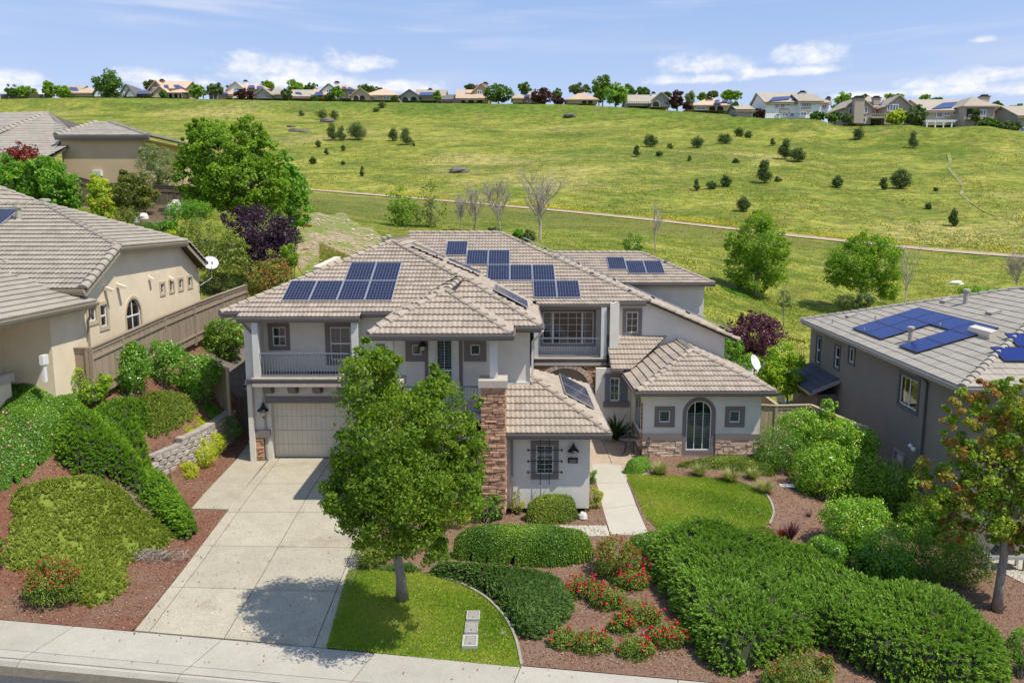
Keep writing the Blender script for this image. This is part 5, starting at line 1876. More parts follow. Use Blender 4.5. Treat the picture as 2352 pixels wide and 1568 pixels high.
	for x in (-9.95, -8.95, -7.95, -6.95):
		cbm = MB()
		cbm.prism([(x - 0.16, 31.6, 3.25), (x - 0.16, 31.05, 3.25), (x - 0.16, 31.08, 3.08), (x - 0.16, 31.25, 2.93), (x - 0.16, 31.6, 2.88)], (0.32, 0, 0))
		cbm.build('corbel', MATS['trim'], H)
	bb = MB()
	W1.box(bb, -10.86, -10.42, 3.30, 3.48, 0.0, 0.36)
	bb.build('wall_band', MATS['trim'], H)
	pb = MB()
	for x in (-10.30, -6.32):
		pb = MB()
		pb.box(x - 0.12, x + 0.12, 31.02, 31.28, 3.62, 5.92)
		pb.build('balcony_post', MATS['white_paint'], H)
	railing(H, F(31.12), -10.16, -6.44, 3.62, 4.62)
	pb = MB()
	pb.box(-10.86, -10.30, 31.5, 31.6, 0, 1.02)
	pc = pb.build('stone_pier', MATS['stone_core'], H)
	stone_face(None, F(31.5), -10.88, -10.30, 0.02, 0.98, MATS['stone'], pc, seed=3, avg=(0.33, 0.085))
	stone_face(None, FL(-10.86), -31.6, -31.45, 0.02, 0.98, MATS['stone'], pc, seed=4, avg=(0.2, 0.085))
	pb = MB()
	pb.box(-10.90, -10.02, 31.44, 31.6, 1.0, 1.30)
	pb.build('pier_cap', MATS['trim'], pc)
	downspout(H, [(-10.22, 31.55, 3.2), (-10.22, 31.55, 0.15)], 'gutter_tan')
	downspout(H, [(-10.85, 30.95, 5.95), (-10.72, 31.2, 5.7), (-10.45, 31.25, 5.35)], 'gutter_paint')
	lantern(H, (X(600, 31.6), 31.58, Zv(944, 31.6)), 1.35)
	# ---- entry: stone column right, twin at left, arch and upper porch
	col = MB()
	col.box(-1.02, -0.25, 25.58, 26.35, 0, 4.42)
	cc_ = col.build('stone_column', MATS['stone_core'], H)
	stone_face(None, F(25.58), -1.05, -0.22, 0.02, 4.42, MATS['stone'], cc_, seed=5, avg=(0.31, 0.098), proud=0.05)
	stone_face(None, FR(-0.25), 25.55, 26.1, 0.02, 4.42, MATS['stone'], cc_, seed=6, avg=(0.28, 0.098))
	cp = MB()
	cp.box(-1.12, -0.15, 25.46, 26.45, 4.42, 4.66)
	cp.build('column_cap', MATS['cap_stone'], cc_)
	pp = MB()
	for x in (-0.62, -4.12):
		pp = MB()
		pp.box(x - 0.13, x + 0.13, 25.92, 26.2, 4.66, 6.06)
		pp.build('porch_post', MATS['white_paint'], H)
	col = MB()
	col.box(-4.5, -3.73, 25.58, 26.35, 0, 4.42)
	c2 = col.build('stone_column', MATS['stone_core'], H)
	ret = []
	stone_face(None, F(25.58), -4.53, -3.70, 0.02, 4.42, MATS['stone'], c2, seed=7, avg=(0.31, 0.098), ret=ret)
	j = MB()
	for q in ret:
		j.tint = random.random()
		j.add(q.v, q.f)
	j.build('stone', MATS['stone'], c2, kind='stuff')
	cp = MB()
	cp.box(-4.6, -3.63, 25.46, 26.45, 4.42, 4.66)
	cp.build('column_cap', MATS['cap_stone'], c2)
	W = F(25.9)
	ab = MB()
	zsp = 1.75
	R_ = 1.15
	c0 = -2.37
	for k in range(16):
		a0, a1 = math.pi * k / 16, math.pi * (k + 1) / 16
		p = [(c0 - R_ * math.cos(t), 25.9, zsp + R_ * math.sin(t)) for t in (a0, a1)]
		tt = [(c0 - 1.36 * math.cos(a0), 25.9, 3.2), (c0 - 1.36 * math.cos(a1), 25.9, 3.2)]
		ab.prism([p[0], p[1], tt[1], tt[0]], (0, 0.3, 0))
	ab.box(-3.73, c0 - R_, 25.9, 26.2, 0, 3.2)
	ab.box(c0 + R_, -1.02, 25.9, 26.2, 0, 3.2)
	ap = ab.build('entry_arch', st, H)
	for k in range(19):
		a0, a1 = math.pi * k / 19 + 0.008, math.pi * (k + 1) / 19 - 0.008
		vb = MB()
		f = lambda r, t: (c0 - r * math.cos(t), 25.84, zsp + r * math.sin(t))
		vb.prism([f(R_ - 0.02, a0), f(R_ - 0.02, a1), f(R_ + 0.24, a1), f(R_ + 0.24, a0)], (0, 0.3, 0))
		vb.build('arch_stone', MATS['stone_pale'], ap)
	for sx in (-1, 1):
		for k in range(6):
			vb = MB()
			xa = c0 + sx * (R_ - 0.02)
			xb = c0 + sx * (R_ + 0.24)
			vb.box(min(xa, xb), max(xa, xb), 25.84, 26.14, 0.02 + k * 0.285, 0.29 + k * 0.285)
			vb.build('arch_stone', MATS['stone_pale'], ap)
	fb = MB()
	fb.box(-3.73, -1.02, 25.8, 27.9, 3.2, 3.42)
	fb.build('porch_floor', MATS['cap_stone'], H)
	railing(H, F(25.95), -3.7, -1.05, 3.42, 4.38)
	lantern(H, (X(972, yp), yp - 0.02, Zv(795, yp)), 0.9)
	# ---- right balcony and stone portal
	pw = MB()
	ar_c, ar_r, ar_s = 2.55, 1.15, 1.95
	pw.box(0.66, ar_c - ar_r, 36.75, 37.1, 0, 3.05)
	pw.box(ar_c + ar_r, 4.35, 36.75, 37.1, 0, 3.05)
	for k in range(14):
		a0, a1 = math.pi * k / 14, math.pi * (k + 1) / 14
		p = [(ar_c - ar_r * math.cos(t), 36.75, min(3.04, ar_s + ar_r * math.sin(t) * 0.85)) for t in (a0, a1)]
		pw.prism([p[0], p[1], (p[1][0], 36.75, 3.05), (p[0][0], 36.75, 3.05)], (0, 0.35, 0))
	pc = pw.build('stone_portal', MATS['stone_core'], H)
	def inarch(u, z):
		return abs(u - ar_c) < ar_r + 0.22 and (z < ar_s or ((u - ar_c) / (ar_r + 0.22)) ** 2 + ((z - ar_s) / (ar_r * 0.85 + 0.22)) ** 2 < 1)
	ret = []
	stone_face(None, F(36.75), 0.66, 4.35, 0.02, 3.05, MATS['stone'], pc, seed=9, avg=(0.34, 0.10), holes=inarch, ret=ret)
	vis = 0
	j = MB()
	for q in ret:
		qx = sum(p[0] for p in q.v) / len(q.v)
		qz = sum(p[2] for p in q.v) / len(q.v)
		if (qx > 3.3 and qz > 0.6) or qz > 2.6:
			q.build('stone', MATS['stone'], pc)
		else:
			j.tint = random.random()
			j.add(q.v, q.f)
	if j.f:
		j.build('stone', MATS['stone'], pc, kind='stuff')
	for k in range(17):
		a0, a1 = math.pi * k / 17 + 0.01, math.pi * (k + 1) / 17 - 0.01
		vb = MB()
		f = lambda r, t: (ar_c - r * math.cos(t), 36.66, ar_s + r * math.sin(t) * 0.85)
		vb.prism([f(ar_r, a0), f(ar_r, a1), f(ar_r + 0.24, a1), f(ar_r + 0.24, a0)], (0, 0.3, 0))
		vb.build('arch_stone', MATS['stone_pale'], pc)
	balcony_edge(1.12, 4.42, 36.68, 3.42)
	ub = MB()
	ub.box(0.9, 4.6, 36.75, 38.0, 3.05, 3.07)
	ub.build('portal_ceiling', st, H)
	pb = MB()
	pb.box(4.22, 4.48, 36.74, 37.0, 3.42, 5.8)
	pb.build('balcony_post', MATS['white_paint'], H)
	pb = MB()
	pb.box(1.05, 1.25, 36.74, 37.0, 3.42, 5.8)
	pb.build('balcony_post', MATS['white_paint'], H)
	railing(H, F(36.8), 1.25, 4.22, 3.42, 4.36)
	downspout(H, [(1.08, 27.3, 6.08), (0.95, 27.55, 5.85), (0.74, 27.82, 5.6), (0.74, 27.82, 4.1)], 'white_paint')
	downspout(H, [(0.0, 26.02, 2.66), (0.0, 26.02, 0.1)], 'gutter_paint')
	# ---- wing F base: stone wainscot, band, ornament
	fb = MB()
	fb.box(5.53, hf2[0] - 0.165, yf - 0.03, yf, 0, 0.72)
	fb.box(hf2[1] + 0.165, 10.52, yf - 0.03, yf, 0, 0.72)
	fc = fb.build('stone_base', MATS['stone_core'], H)
	stone_face(None, F(yf - 0.03), 5.5, hf2[0] - 0.17, 0.0, 0.72, MATS['stone_pale'], fc, seed=11, avg=(0.36, 0.105))
	stone_face(None, F(yf - 0.03), hf2[1] + 0.17, 10.54, 0.0, 0.72, MATS['stone_pale'], fc, seed=12, avg=(0.36, 0.105))
	stone_face(None, FL(5.53), -32.67, -32.12, 0.0, 0.9, MATS['stone'], fc, seed=13, avg=(0.25, 0.105))
	bb = MB()
	F(yf).box(bb, 5.5, hf2[0] - 0.165, 0.72, 0.98, 0.0, 0.09)
	bb.build('wall_band', MATS['trim'], H)
	bb = MB()
	F(yf).box(bb, hf2[1] + 0.165, 10.54, 0.72, 0.98, 0.0, 0.09)
	bb.build('wall_band', MATS['trim'], H)
	ob = MB()
	W = FL(5.56)
	for k in range(6):
		z = 1.15 + k * 0.19
		pts = [W.p(-32.5 + 0.07 * math.sin(t * 1.05), z + 0.07 * math.cos(t * 1.05) + 0.01 * t, 0.03) for t in range(6)]
		ob.tube(pts, 0.016, 5)
	ob.tube([W.p(-32.5, 1.05, 0.03), W.p(-32.5, 2.25, 0.03)], 0.012, 5)
	ob.build('wall_ornament', MATS['black_metal'], H)
	# ---- lamp and number plate on room E
	lx = X(1319, ye)
	lantern(H, (lx, ye - 0.02, Zv(1036, ye)), 1.15)
	nb = MB()
	cz = Zv(1056, ye)
	F(ye).box(nb, lx - 0.17, lx + 0.17, cz - 0.095, cz + 0.095, 0.0, 0.05)
	np_ = nb.build('number_plate', MATS['black_metal'], H)
	digits(np_, '1243', (lx + 0.0, ye - 0.054, cz - 0.012), 0.085)
	# ---- solar panels
	pf, pg = MATS['panel_frame'], MATS['cells']
	fr = lambda pl, u, v: on_plane(u, v, pl['p0'] + pl['n'] * 0.13, pl['n']) - pl['n'] * 0.13
	w, h = 1.12, 1.72
	gap = 1.14
	def row(pl, u, v, n, k0=0):
		c = fr(pl, u, v)
		for i in range(n):
			solar(H, pl, c + pl['a'] * gap * (i + k0), w, h, 'std', pf, pg)
		return c
	c = fr(A, 688, 666)
	for i in range(4):
		solar(H, A, c + A['a'] * gap * i, w, h, 'std', pf, pg)
	for i in (2, 3):
		solar(H, A, c + A['a'] * (gap * i) + A['up'] * 1.745, w, h, 'std', pf, pg)
	c = fr(M, 1145, 625)
	for i in range(3):
		solar(H, M, c + M['a'] * gap * i, w, h, 'std', pf, pg)
	for i in (-1, 0):
		solar(H, M, c + M['a'] * gap * i + M['up'] * 1.745, w, h, 'std', pf, pg)
	solar(H, M, c + M['a'] * gap * -2 + M['up'] * 2.85, w, h, 'std', pf, pg)
	for i in (2, 3):
		solar(H, M, c + M['a'] * (gap * i) - M['up'] * 1.745, w, h, 'std', pf, pg)
	c = fr(Rr, 1418, 611)
	solar(H, Rr, c + Rr['up'] * 0.45, w, h, 'std', pf, pg)
	for i in (1, 2):
		solar(H, Rr, c + Rr['a'] * gap * i - Rr['up'] * 0.1, w, h, 'std', pf, pg)
	for k, xx in enumerate((-4.15, -2.4)):
		z = 8.885 - 0.43 * (xx + 5.7)
		solar(H, AR, (xx, 38.3, z), w, h, 'std', pf, pg, lift=0.26)
	for k in range(6):
		xx = 1.3 + k * 1.70
		z = 9.146 - 0.43 * (xx + 0.65)
		yy = 37.2 + max(0.0, 6.55 - xx) + 1.05
		solar(H, MR, (xx, yy, z), w, h, 'std', pf, pg, lift=0.32)
	xx = -0.35
	solar(H, BR, Vector((-0.12, 30.9, 7.73 - 0.53 * 1.74)), 2.3, 1.5, 'wide', pf, MATS['cells_w'], lift=0.2)
	for yy in (28.85, 30.65):
		solar(H, ER, Vector((2.42, yy, 2.8 + 0.55 * 0.85)), 1.75, 1.25, 'big', pf, MATS['cells_b'], lift=0.16)
	solar(H, dict(p0=Rr['p0'], a=Vector((0, 1, 0)), up=Vector((-0.918, 0, 0.395)), n=Vector((0.395, 0, 0.918))), (10.4, 50.2, 6.9), w, h, 'std', pf, pg)
	for (u, v, y) in ((881, 556, 40.5), (893, 552, 41.5)):
		p = at_y(u, v, y)
		pipe_vent(H, p - Vector((0, 0, 0.25)), 0.42, 0.09)
	p = at_y(1079, 547, 43.7)
	pipe_vent(H, p - Vector((0, 0, 0.05)), 0.35, 0.03, cap=False)
	ck = MB()
	c0_ = at_y(726, 615, 39.5)
	c1_ = at_y(776, 591, 41.5)
	ck.beam(c0_ - Vector((0, 0, .1)), c1_ - Vector((0, 0, .1)), 0.35, 0.3)
	ck.build('roof_curb', MATS['garage_paint'], H)
	fl = MB()
	fl.box(-0.24, 0.66, 27.82, 27.9, 3.98, 4.12)
	fl.build('flashing', MATS['white_paint'], H)
	return H
DIG = {'1': [[(0.3, 0), (0.3, 1)], [(0.12, 0.8), (0.3, 1)], [(0.12, 0), (0.48, 0)]],
	'2': [[(0.05, 0.8), (0.2, 1), (0.42, 1), (0.55, 0.8), (0.5, 0.6), (0.05, 0), (0.57, 0)]],
	'4': [[(0.42, 0), (0.42, 1), (0.02, 0.32), (0.58, 0.32)]],
	'3': [[(0.05, 0.88), (0.25, 1), (0.5, 0.9), (0.5, 0.62), (0.25, 0.54), (0.52, 0.45), (0.55, 0.15), (0.28, 0), (0.04, 0.12)]]}
def digits(parent, text, c, h):
	x = c[0] - len(text) * h * 0.72 / 2
	for ch in text:
		mb = MB()
		for line in DIG[ch]:
			for p, q in zip(line[:-1], line[1:]):
				mb.beam((x + p[0] * h, c[1], c[2] + (p[1] - .5) * h), (x + q[0] * h, c[1], c[2] + (q[1] - .5) * h), 0.004, h * 0.17, up=(0, 0, 1) if abs(q[1] - p[1]) < abs(q[0] - p[0]) else (1, 0, 0)) if False else \
					mb.prism(_stroke((x + p[0] * h, c[2] + (p[1] - .5) * h), (x + q[0] * h, c[2] + (q[1] - .5) * h), h * 0.16, c[1]), (0, 0.006, 0))
		mb.build('digit', MATS['white_paint'], parent)
		x += h * 0.76
def _stroke(p, q, w, y):
	d = Vector((q[0] - p[0], q[1] - p[1]))
	d.normalize()
	n = Vector((-d.y, d.x)) * w / 2
	e = d * w / 2
	a, b = Vector(p) - e, Vector(q) + e
	return [(a.x + n.x, y, a.y + n.y), (a.x - n.x, y, a.y - n.y), (b.x - n.x, y, b.y - n.y), (b.x + n.x, y, b.y + n.y)]
mat_cells('cells_w', (0.03, 0.04, 0.08), (0.26, 0.28, 0.34), 16, 10, 2.26, 1.46, 0.0036)
mat_cells('cells_b', (0.02, 0.024, 0.045), (0.26, 0.28, 0.34), 12, 8, 1.71, 1.21, 0.0036)
HOUSE = main_house()
# ------------------------------------------------------------------ neighbour on the right: grey two-storey house
def right_house():
	H = thing('house', 'dark grey two-storey house with flat grey roof tiles and blue solar panels on the right', 'house', (20, 32, -1.5))
	N = Vector((14.76, 25.15, 4.5))
	e = Vector((1.04, 17.15, 0)).normalized()           # along the left eave, away from the street
	r = Vector((e.y, -e.x, 0))                          # to the right
	L = 17.2
	m = 0.33
	RF = Roof(H, MATS['tile_grey'], MATS['deck'], TILE_F, 'grey')
	up = Vector((0, 0, 1))
	P = lambda a, b, z=0.0: N + e * a + r * b + up * z
	hw = 7.2
	ap1 = P(hw, hw, m * hw)
	ap2 = P(L - hw, hw, m * hw)
	left = RF.plane([P(0, 0), P(L, 0), ap2, ap1])
	front = RF.plane([P(0, 0), ap1, P(hw, 14, m * hw), P(0, 14)])
	RF.plane([P(L, 0), P(L, 14), P(L - hw, 14, m * hw), ap2], tiles=False)
	RF.plane([ap1, ap2, P(L - hw, 14, m * hw), P(hw, 14, m * hw)])
	RF.finish(300)
	RF.ridge(P(0, 0), ap1, r=0.14)
	RF.ridge(P(L, 0), ap2, r=0.14)
	RF.ridge(ap1, ap2, r=0.14)
	RF.ridge(ap1, P(hw, 13, m * hw), r=0.14)
	for p, q, o in ((P(-0.05, -0.02, -0.01), P(L, -0.02, -0.01), -r), (P(-0.02, -0.05, -0.01), P(-0.02, 14, -0.01), -e)):
		gb = MB()
		gutter(gb, p, q, o)
		fascia(gb, p, q, o)
		gb.build('gutter', MATS['gutter_grey'], H)
	sb = MB()
	sb.obox(P(0.02, 0.02, -0.17), e * L, r * 14, up * 0.03)
	sb.build('soffit', MATS['gutter_grey'], H)
	off = 0.5
	A = P(L, off)
	W = WF(A, -e)                       # left-to-right as seen from the main house: far end to near end
	wn = {}
	uv = lambda u, v: (lambda q: ((q - A).dot(-e), q.z))(on_plane(u, v, A, r))
	def hole(u0, u1, v0, v1):
		a, z1 = uv(u0, v0)
		b, z1b = uv(u1, v0)
		_, z0 = uv((u0 + u1) / 2, v1)
		_, zt = uv((u0 + u1) / 2, v0)
		return (a, b, z0, zt)
	h1 = hole(1877, 1886, 775, 835)
	h2 = hole(1919, 1930, 797, 846)
	h3 = hole(1951, 1964, 800, 834)
	h4 = hole(2069, 2112, 864, 955)
	h5 = hole(2054, 2080, 1035, 1110)
	h4 = (h4[0], h4[1], uv(2090, 938)[1], uv(2090, 868)[1])
	wb = MB()
	zt = 4.35
	wall(wb, W, 0, L - off, -1.8, zt, [h1, h2, h3, h4, h5])
	W2 = WF(P(off, off), r)
	g = (4.2, 9.4, -1.6, 0.9)
	wall(wb, W2, 0, 13, -1.8, zt, [g])
	wb.build('wall', MATS['stucco_grey'], H)
	for h in (h1, h2):
		window(H, W, *h, trim=0.11, tm='trim_grey', hbar=[(h[2] + h[3]) / 2], blind=False)
	window(H, W, *h3, trim=0.11, tm='trim_grey', mull=(2, 1), blind=False)
	window(H, W, *h4, trim=0.14, tm='trim_grey', mull=(2, 1), blind=False, mw=0.06)
	db = MB()
	ring(db, W, h5[0], h5[1], h5[2], h5[3], 0.10, -0.1, 0.05, 0)
	d = db.build('door', MATS['gutter_grey'], H)
	db = MB()
	W.box(db, h5[0] + .1, h5[1] - .1, h5[2], h5[3] - .1, -0.12, -0.06)
	db.build('door_leaf', MATS['white_frame'], d)
	db = MB()
	q = on_plane(2091, 1024, A - r * 0.15, r)
	db.lathe([(0.04, -.08), (0.10, 0), (0.08, .06), (0.03, .1)], q, 8)
	q2 = q - e * 0.3 - Vector((0, 0, 0.05))
	db.lathe([(0.04, -.08), (0.10, 0), (0.08, .06), (0.03, .1)], q2, 8)
	db.beam(q, q2, 0.05, 0.05)
	db.build('flood_light', MATS['white_frame'], H)
	db = MB()
	W2.box(db, g[0], g[1], g[2], g[3], -0.2, -0.1)
	gd = db.build('garage_door', MATS['white_paint'], H)
	b0 = on_plane(1865, 860, A - r * 0.9, r)
	zt_ = 1.55
	c0 = (b0 - P(0, 0)).dot(e)
	qa, qb = L - 0.4, L - 4.6
	cb = MB()
	cb.obox(P(qb, off - 0.95) * 1 + up * (-1.8 - 4.5), e * (qa - qb - 0.2), r * 0.94, up * 3.2)
	cb.build('chimney_box', MATS['stucco_grey'], H)
	sh = MB()
	R2 = Roof(H, MATS['slate'], MATS['deck'], TILE_F, 'slate')
	R2.plane([P(qb - 0.3, off - 1.35, zt_ - 4.5), P(qa + 0.1, off - 1.35, zt_ - 4.5), P(qa + 0.1, off - 0.01, zt_ - 4.5 + 0.62), P(qb - 0.3, off - 0.01, zt_ - 4.5 + 0.62)])
	rf = R2.finish(60)
	gb = MB()
	p, q = P(qb - 0.35, off - 1.37, zt_ - 4.52), P(qa + 0.1, off - 1.37, zt_ - 4.52)
	gutter(gb, p, q, -r)
	gb.build('gutter', MATS['gutter_tan'], H)
	bb = MB()
	bb.prism([P(qb - 0.34, off - 1.35, zt_ - 4.5 - .12), P(qb - 0.34, off - 1.35, zt_ - 4.5 + .07), P(qb - 0.34, off - 0.01, zt_ - 4.5 + .69), P(qb - 0.34, off - 0.01, zt_ - 4.5 + .5)], e * 0.04)
	bb.build('barge_board', MATS['gutter_grey'], H)
	for (u, v0, v1) in ((2127, 880, 1090),):
		a, _ = uv(u, 950)
		downspout(H, [W.p(a - 0.35, 4.3, 0.42), W.p(a - 0.1, 4.05, 0.1), W.p(a, 3.95, 0.06), W.p(a, -1.6, 0.06)], 'trim_grey')
	pg, pf = MATS['cells_blue'], MATS['panel_frame_black']
	ax, ay = left['a'], left['up']
	su = (r + up * m).normalized()
	for c in range(4):
		for k in range(3):
			if c == 2 and k < 2:
				continue
			solar(H, left, N + e * (11.7 - 0.86 - 1.72 * c) + su * (0.72 + 0.525 + 1.05 * k), 1.70, 1.035, 'blue', pf, pg, lift=0.14, rails=False)
	for (u, v) in ((2349, 812), (2380, 780)):
		q = on_plane(u, v, front['p0'] + front['n'] * 0.14, front['n'])
		solar(H, front, q - front['n'] * 0.14, 1.70, 1.035, 'blue', pf, pg, lift=0.14, rails=False)
	fp = lambda u, v: on_plane(u, v, left['p0'], left['n'])
	pipe_vent(H, fp(2090, 786), 0.55, 0.09)
	pipe_vent(H, fp(2217, 700), 0.6, 0.10)
	for (u, v) in ((1912, 745), (2010, 738), (1984, 766), (2158, 756)):
		pipe_vent(H, fp(u, v), 0.28, 0.035, cap=False)
	for (u, v) in ((1958, 728), (2178, 694), (2286, 721)):
		q = fp(u, v)
		vb = MB()
		n = left['n']
		vb.obox(q - ax * 0.25 - ay * 0.25 + n * 0.02, ax * 0.5, ay * 0.42, n * 0.14)
		vb.build('roof_vent', MATS['vent_paint'], H)
	q = fp(2262, 771)
	sk = MB()
	n = left['n']
	prof = [(-.22, .02), (-.22, .2), (-.12, .30), (.12, .30), (.22, .2), (.22, .02)]
	sk.prism([q - ax * 0.8 + ay * a + n * b for a, b in prof], ax * 1.6)
	sk.build('skylight_tube', MATS['garage_paint'], H)
simple('slate', (0.055, 0.06, 0.085), 0.7, 0.1, 4, 0.1, 50, tint=0.12)
right_house()
# ------------------------------------------------------------------ neighbour on the left: cream house with a clipped gable
def left_house():
	H = thing('house', 'cream stucco house with arched patio door and clipped gable on the left', 'house', (-20, 33, 3.3))
	RF = Roof(H, MATS['tile_left'], MATS['deck'], TILE_S, 'left')
	gx = lambda y: -15.95 - 0.05 * (y - 29)              # gable wall line
	up = Vector((0, 0, 1))
	ze, sl = 7.45, 0.46
	ya, yb_ = 28.35, 41.9
	yc = (ya + yb_) / 2
	zr = ze + sl * (yc - ya)
	zc = 8.85
	oh = 0.42                                             # rake overhang
	y1 = ya + (zc - ze) / sl
	y2 = yb_ - (zc - ze) / sl
	gp_ = lambda y, z, o=oh: Vector((gx(y) + o, y, z))
	rx = -20.6
	left = Vector((-34, 0, 0))
	Fp = RF.plane([gp_(ya, ze), gp_(y1, zc), (rx, yc, zr), (-34, yc, zr), (-34, ya, ze)])
	Hp = RF.plane([gp_(y1, zc), gp_(y2, zc), (rx, yc, zr)])
	RF.plane([gp_(yb_, ze), (-34, yb_, ze), (-34, yc, zr), (rx, yc, zr), gp_(y2, zc)])
	RF.plane([(-21.5, 33.2, 9.6), (-24.5, 37.2, 11.6), (-36, 37.2, 11.6), (-36, 33.2, 9.6)])
	RF.plane([(-21.5, 33.2, 9.6), (-21.5, 41.2, 9.6), (-24.5, 37.2, 11.6)])
	zg = 6.95
	xg = -15.35
	G = RF.plane([(xg, 19.0, zg), (xg, 28.75, zg), (-18.6, 28.75, zg + 1.05), (-21.8, 26.0, zg + 2.08), (-21.8, 19.0, zg + 2.08)])
	RF.finish(300)
	RF.ridge(gp_(ya, ze, oh - .05), gp_(y1, zc, oh - .05), r=0.17)
	RF.ridge(gp_(y1, zc), (rx, yc, zr))
	RF.ridge(gp_(yb_, ze, oh - .05), gp_(y2, zc, oh - .05), r=0.17)
	RF.ridge(gp_(y2, zc), (rx, yc, zr))
	RF.ridge((rx, yc, zr), (-34, yc, zr))
	RF.ridge((-21.5, 33.2, 9.6), (-24.5, 37.2, 11.6))
	RF.ridge((-21.5, 41.2, 9.6), (-24.5, 37.2, 11.6))
	for p, q, o in ((gp_(ya, ze - .02) + Vector((0.02, -.02, 0)), Vector((-34, ya - .02, ze - .02)), (0, -1, 0)), (gp_(y1, zc - .02) + Vector((0.02, 0, 0)), gp_(y2, zc - .02) + Vector((0.02, 0, 0)), (1, 0, 0)),
					(Vector((xg + .02, 19, zg - .01)), Vector((xg + .02, 28.78, zg - .01)), (1, 0, 0))):
		gb = MB()
		gutter(gb, p, q, o)
		fascia(gb, p, q, o, 0.22)
		gb.build('gutter', MATS['gutter_tan'], H)
	for p, q in ((gp_(ya, ze), gp_(y1, zc)), (gp_(yb_, ze), gp_(y2, zc))):
		fb = MB()
		fb.prism([p + Vector((0, 0, -.28)), p + Vector((0, 0, -.08)), q + Vector((0, 0, -.08)), q + Vector((0, 0, -.28))], (0.04, 0, 0))
		fb.build('barge_board', MATS['gutter_tan'], H)
	A = Vector((gx(28.9), 28.9, 0))
	B = Vector((gx(41.5), 41.5, 0))
	W = WF(A, B - A)
	LW = (B - A).length
	nrm = W.n
	uv = lambda u, v: (lambda q: ((q - A).dot(W.a), q.z))(on_plane(u, v, A, nrm))
	def hole(u0, u1, v0, v1):
		a, _ = uv(u0, v1)
		b, _ = uv(u1, v1)
		_, zt = uv((u0 + u1) / 2, v0)
		_, zb = uv((u0 + u1) / 2, v1)
		return (a, b, zb, zt)
	hs = [hole(203, 222, 706, 738), hole(232, 248, 699, 750), hole(293, 327, 684, 775), hole(369, 378, 651, 674), hole(390, 399, 645, 668), hole(411, 420, 641, 663), hole(432, 441, 636, 658)]
	wb = MB()
	wall(wb, W, 0, LW, 2.6, ze - 0.12, hs)
	z0 = ze - 0.12
	k = 0.05
	wb.face([W.p(0, z0), W.p(LW, z0), W.p(LW - (y2 and (41.5 - y2)), zc - .15), W.p(y1 - 28.9, zc - .15)])
	arch_spandrel(wb, W, hs[2][0], hs[2][1], hs[2][3])
	wall(wb, WF((-34, 28.85, 0), (1, 0, 0)), 0, 34 + gx(28.9), 2.6, ze - .1)
	W3 = WF((-15.85, 19, 0), (0, 1, 0))
	wall(wb, W3, 7.6, 9.85, 1.6, zg - .1)
	wall(wb, WF((-17.6, 19, 0), (0, 1, 0)), 6.6, 7.8, 0.5, zg - .1)
	wall(wb, WF((-17.6, 26.6, 0), (1, 0, 0)), 0, 1.74, 1.5, zg - .1)
	wall(wb, WF((-22, 25.6, 0), (1, 0, 0)), 0, 4.4, 1.5, zg - .1)
	wb.build('wall', MATS['stucco_cream'], H)
	sb = MB()
	sb.box(-22, xg, 19, 28.7, zg - 0.2, zg - 0.16)
	sb.build('soffit', MATS['gutter_tan'], H)
	for i, h in enumerate(hs):
		if i == 2:
			window(H, W, *h, trim=0.12, tm='trim_cream', mull=(2, 1), arch=True, hbar=[h[3] - (h[1] - h[0]) / 2], blind=True, mw=0.07)
		elif i == 0:
			window(H, W, *h, trim=0.14, tm='trim_cream', mull=(2, 1), blind=False, mw=0.05)
		elif i == 1:
			window(H, W, *h, trim=0.14, tm='trim_cream', hbar=[(h[2] + h[3]) / 2], blind=True)
		else:
			window(H, W, *h, trim=0.11, tm='trim_cream', blind=False, back='curtain')
	for (u, v) in ((240, 664), (269, 657), (342, 640), (389, 640)):
		a, z = uv(u, v)
		bm = MB()
		bm.prism([W.p(a - 0.1, z + .12, 0), W.p(a - 0.1, z - .04, 0), W.p(a - 0.1, z - .12, .34 if u < 300 else .2), W.p(a - 0.1, z - .0, .34 if u < 300 else .2)], W.a * 0.2)
		bm.build('beam_end', MATS['garage_paint'], H)
	for (u, v, mt) in ((293, 796, 'white_frame'), (356, 758, 'white_frame')):
		a, z = uv(u, v)
		bm = MB()
		W.box(bm, a - .09, a + .09, z - .12, z + .14, 0, .12)
		W.box(bm, a - .03, a + .03, z - .5, z - .12, 0, .05)
		bm.build('meter_box', MATS[mt], H)
	downspout(H, [(xg + .06, 28.6, zg - .1), (xg - .2, 28.75, zg - .5), (xg - .42, 28.88, zg - .75), (xg - .42, 28.88, 3.2)], 'gutter_tan')
	q = on_plane(96, 823, Vector((-15.85, 27, 0)), Vector((1, 0, 0)))
	mb = MB()
	mb.box(-15.85, -15.72, q.y - .16, q.y + .16, q.z - .2, q.z + .12)
	mb.box(-15.85, -15.76, q.y - .08, q.y + .08, q.z - .8, q.z - .2)
	mb.build('meter_box', MATS['white_frame'], H)
	fp = lambda pl, u, v: on_plane(u, v, pl['p0'], pl['n'])
	pipe_vent(H, fp(Fp, 44, 505), 0.5, 0.11)
	q = at_y(104, 470, 36)
	pipe_vent(H, q - Vector((0, 0, .15)), 0.3, 0.15)
	vb = MB()
	q = fp(G, 30, 612)
	vb.obox(q, G['a'] * 0.7, G['up'] * 0.45, G['n'] * 0.12)
	vb.build('roof_vent', MATS['vent_paint'], H)
	c = fp(Fp, -6, 505)
	solar(H, Fp, c, 1.12, 1.72, 'std', MATS['panel_frame'], MATS['cells'])
	q = at_y(484, 603, 41.6)
	foot = Vector((gx(41.3) + 0.02, 41.3, at_y(462, 655, 41.3).z))
	dish(H, q, foot, Vector((0.45, -0.75, 0.45)), 0.37)
	pb = MB()
	q = at_y(3, 880, 25.5)
